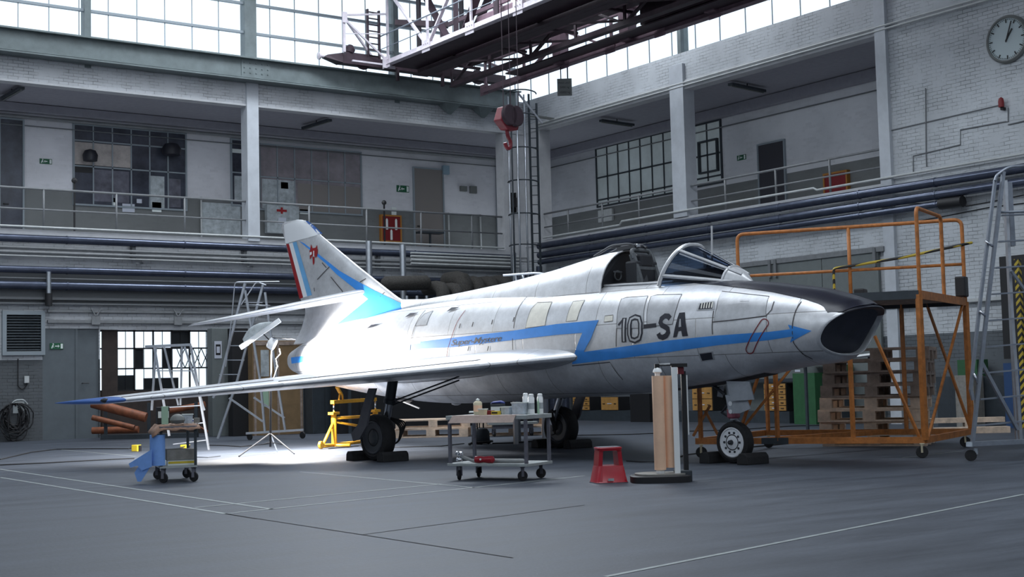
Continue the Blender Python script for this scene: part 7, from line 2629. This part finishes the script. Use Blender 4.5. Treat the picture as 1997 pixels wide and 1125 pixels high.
def wall_unit(name, label, cat, px0, px1, py0, py1, m, depth=0.5, drawers=0, dm='drawer_wood', group=None, base=True, thick=None, floor_z=None):
    """furniture against the right wall between two photographed columns"""
    Xf = XR - 0.17 - depth
    ya, yb = atX(px0, py1, Xf).y, atX(px1, py1, Xf).y
    yy = (ya + yb) / 2
    z1_, z0_ = atX(px0, py0, Xf).z, max(0, atX(px0, py1, Xf).z)
    if floor_z is not None:
        z0_ = floor_z
    full, depth = depth, (thick or depth)
    t = thing(name, label, cat, (Xf, yb, 0), 0, group)
    MB().box(0, 0, 0 if base else z0_, depth, ya - yb, z1_).build('body', m, t)
    for k in range(drawers):
        a_, b_ = z0_ + (z1_ - z0_) * k / drawers, z0_ + (z1_ - z0_) * (k + 1) / drawers
        dr = MB().box(-0.02, 0.02, a_ + 0.008, -0.0005, ya - yb - 0.02, b_ - 0.008).build('drawer', dm, t)
        MB().box(-0.03, (ya - yb) * .38, (a_ + b_) / 2 - 0.012, -0.0205, (ya - yb) * .62, (a_ + b_) / 2 + 0.012).build('label_holder', 'paper', dr)
        for q in (.12, .76):
            MB().box(-0.035, (ya - yb) * q, (a_ + b_) / 2 - 0.012, -0.0205, (ya - yb) * (q + .12), (a_ + b_) / 2 + 0.006).build('drawer_pull', 'black', dr)
    return t


WT = atX(1230, 800, XR - 0.17 - 0.42).z + 0.001
wall_unit('drawer_unit', 'brown three-drawer unit seen under the fuselage, nearest the far main wheel', 'drawer unit', 1118, 1151, 774, 798, 'black', 0.42, 3, base=False, floor_z=WT)
wall_unit('drawer_unit', 'brown single wide drawer left of the black bin under the fuselage', 'drawer unit', 1173, 1207, 774, 796, 'black', 0.42, 1, base=False, floor_z=WT)
wall_unit('drawer_unit', 'brown two-drawer unit between paper stand and nose gear', 'drawer unit', 1351, 1391, 755, 797, 'black', 0.42, 2, base=False, floor_z=WT)
wall_unit('drawer_unit', 'brown many-drawer unit right of the nose gear', 'drawer unit', 1491, 1535, 748, 797, 'black', 0.42, 5, base=False, floor_z=WT)
wall_unit('workbench_base', 'long dark workbench cabinet row standing under the fuselage along the right wall', 'workbench', 1100, 1540, 800, 822, 'cab_dark', 0.42)
wall_unit('shelf_board', 'thin dark shelf board above the drawer units', 'shelf', 1340, 1548, 742, 748, 'cab_dark', 0.44, base=False)
wall_unit('plastic_bin', 'tall black plastic bin under the fuselage left of the paper stand', 'bin', 1230, 1268, 768, 826, 'black', 0.85, thick=0.38)
wall_unit('green_cabinet', 'green upright steel cabinet between nose gear and pallets', 'cabinet', 1549, 1592, 728, 822, 'cab_green', 0.75)
wall_unit('machine_stand', 'dark stand under the green bench machine', 'stand', 1606, 1640, 737, 822, 'cab_dark', 0.5)
wall_unit('bench_machine', 'dark green bench machine right of the green cabinet', 'machine', 1608, 1638, 712, 736, 'cab_green', 0.5, base=False, floor_z=atX(1606, 737, XR - 0.67).z + 0.002)
t = bpy.data.objects['green_cabinet']
MB().box(-0.01, 0.45, 1.28, -0.001, 0.62, 1.33).build('cabinet_label', 'paper', t)
MB().box(-0.02, -0.01, 1.43, 0.76, 0.72, 1.46).build('cabinet_lid', 'board_grey', t)
P_ = atX(1568, 722, XR - 0.6)
tag(MB().cbox((P_.x, P_.y, 1.53), 0.3, 0.5, 0.12, 0.2).lathe([(0.05, 0), (0.07, 0.12)], (P_.x, P_.y - 0.15, 1.59), (0, 0, 1), 16).build('machine_vice', 'pipe_pale'), 'white machine fittings on top of the green cabinet', 'fittings')
# two pale flap panels lying across cabinet and pallets
for k, (a, b_, lab) in enumerate((((1541, 707), (1638, 693), 'left of two long white pointed panels behind the intake'), ((1634, 700), (1711, 690), 'right of two long white pointed panels behind the intake'))):
    P0 = Vector((20.2, 19.6, 0))
    pa, pb = vp(*a, P0), vp(*b_, P0)
    dd = (pb - pa).normalized()
    mb = MB()
    g = []
    for i in range(8):
        s_ = i / 7
        c = pa.lerp(pb, s_)
        w_ = 0.22 * (min(1, s_ * 2.2 + 0.05)) ** .6
        h_ = 0.035 * min(1, s_ * 2.2 + 0.08)
        g.append([c + FWD * (w_ * math.cos(x)) + U3 * (h_ * math.sin(x)) for x in [2 * PI * j / 12 for j in range(12)]])
    tt = thing('flap_panel', lab, 'panel', pa, 0, 'white flap panels')
    mb.loft(g).build('panel_skin', 'white_plastic', tt, True, world=True)
    for s_ in (0.3, 0.8):
        c = pa.lerp(pb, s_)
        MB().bar((c.x, c.y, 0), c - U3 * 0.03, 0.05).build('support_leg', 'cab_dark', tt, world=True)

# right corner: planks, shelves, boxes, striped post
tag(MB().cbox(atZ(1880, 845) + U3 * 0.06, 1.7, 0.22, 0.12, lr - 0.05).build('timber_beam', 'wood_new'), 'pale timber beam on the floor behind the platform corner, nearer one', 'timber')
tag(MB().cbox(atZ(1885, 838) + U3 * 0.2, 1.5, 0.2, 0.10, lr - 0.08).cbox(atZ(1885, 838) + U3 * 0.075, 0.1, 0.2, 0.15, lr - 0.08).build('timber_beam', 'wood_new'), 'pale timber beam lying higher behind the nearer one', 'timber')
wall_unit('shelf_rack', 'dark shelf rack full of boxes behind the right ladder', 'shelf', 1830, 2040, 735, 838, 'cab_dark', 0.6)
wall_unit('blue_shelf', 'blue steel shelf at the right edge behind the ladder', 'shelf', 1962, 2050, 708, 828, 'cab_blue', 0.95, thick=0.3)
wall_unit('green_crate', 'dark green crate on the shelf rack behind the right ladder', 'crate', 1868, 1906, 702, 735, 'cab_green', 0.4, base=False, floor_z=atX(1830, 735, XR - 0.77).z + 0.002)
wall_unit('grey_carton', 'grey upright carton between pallets and right ladder', 'carton', 1866, 1902, 732, 830, 'board_grey', 1.0, thick=0.35)
wall_unit('machine_tower', 'black machine tower at the right picture edge', 'machine', 1958, 2040, 500, 700, 'black', 0.4, base=False)
P_ = atX(1989, 600, XR - 1.25)
tag(MB().bar((P_.x, P_.y, 0), (P_.x, P_.y, atX(1985, 505, XR - 1.25).z), 0.10).build('striped_post', 'hazard_stripes'), 'yellow and black striped post at the right picture edge', 'post')

# ---- cables on the floor
def cable(label, pts, r=0.011, m='rubber'):
    q = [atZ(px, py) + U3 * (r + 0.002) for px, py in pts]
    tag(MB().tube(q, r, 6).build('floor_cable', m, None, True), label, 'cable')


cable('black cable lying across the left floor, farther one', [(0, 897), (60, 883), (110, 877), (180, 876), (250, 876), (270, 872)])
cable('black cable lying across the left floor, nearer one', [(0, 908), (90, 904), (180, 899), (262, 895)])
cable('black cable from the step ladder to the floodlight', [(405, 869), (440, 870), (470, 872), (500, 869), (524, 866)])
cable('thin looping cable on the floodlit floor', [(366, 886), (380, 892), (405, 893), (430, 890)], 0.006)
cable('cable from the trestle past the near main wheel to the vacuum', [(640, 876), (700, 871), (780, 873), (860, 871), (905, 866)], 0.010)
cable('black cable from the vacuum to the far main wheel', [(960, 866), (1000, 865), (1040, 862), (1060, 858)], 0.014)
cable('black cable on the floor right of the far main wheel', [(1115, 850), (1180, 849), (1230, 848), (1280, 846)], 0.012)
cable('long black cable from the platform base to the pallets, farther one', [(1345, 842), (1440, 839), (1540, 832), (1640, 829)], 0.012)
cable('black cable lying by the nose wheel castor', [(1222, 900), (1250, 902), (1290, 902), (1340, 888), (1380, 883)], 0.010)
cable('black double cable right of the nose wheel', [(1465, 873), (1520, 868), (1570, 862), (1640, 852)], 0.012)
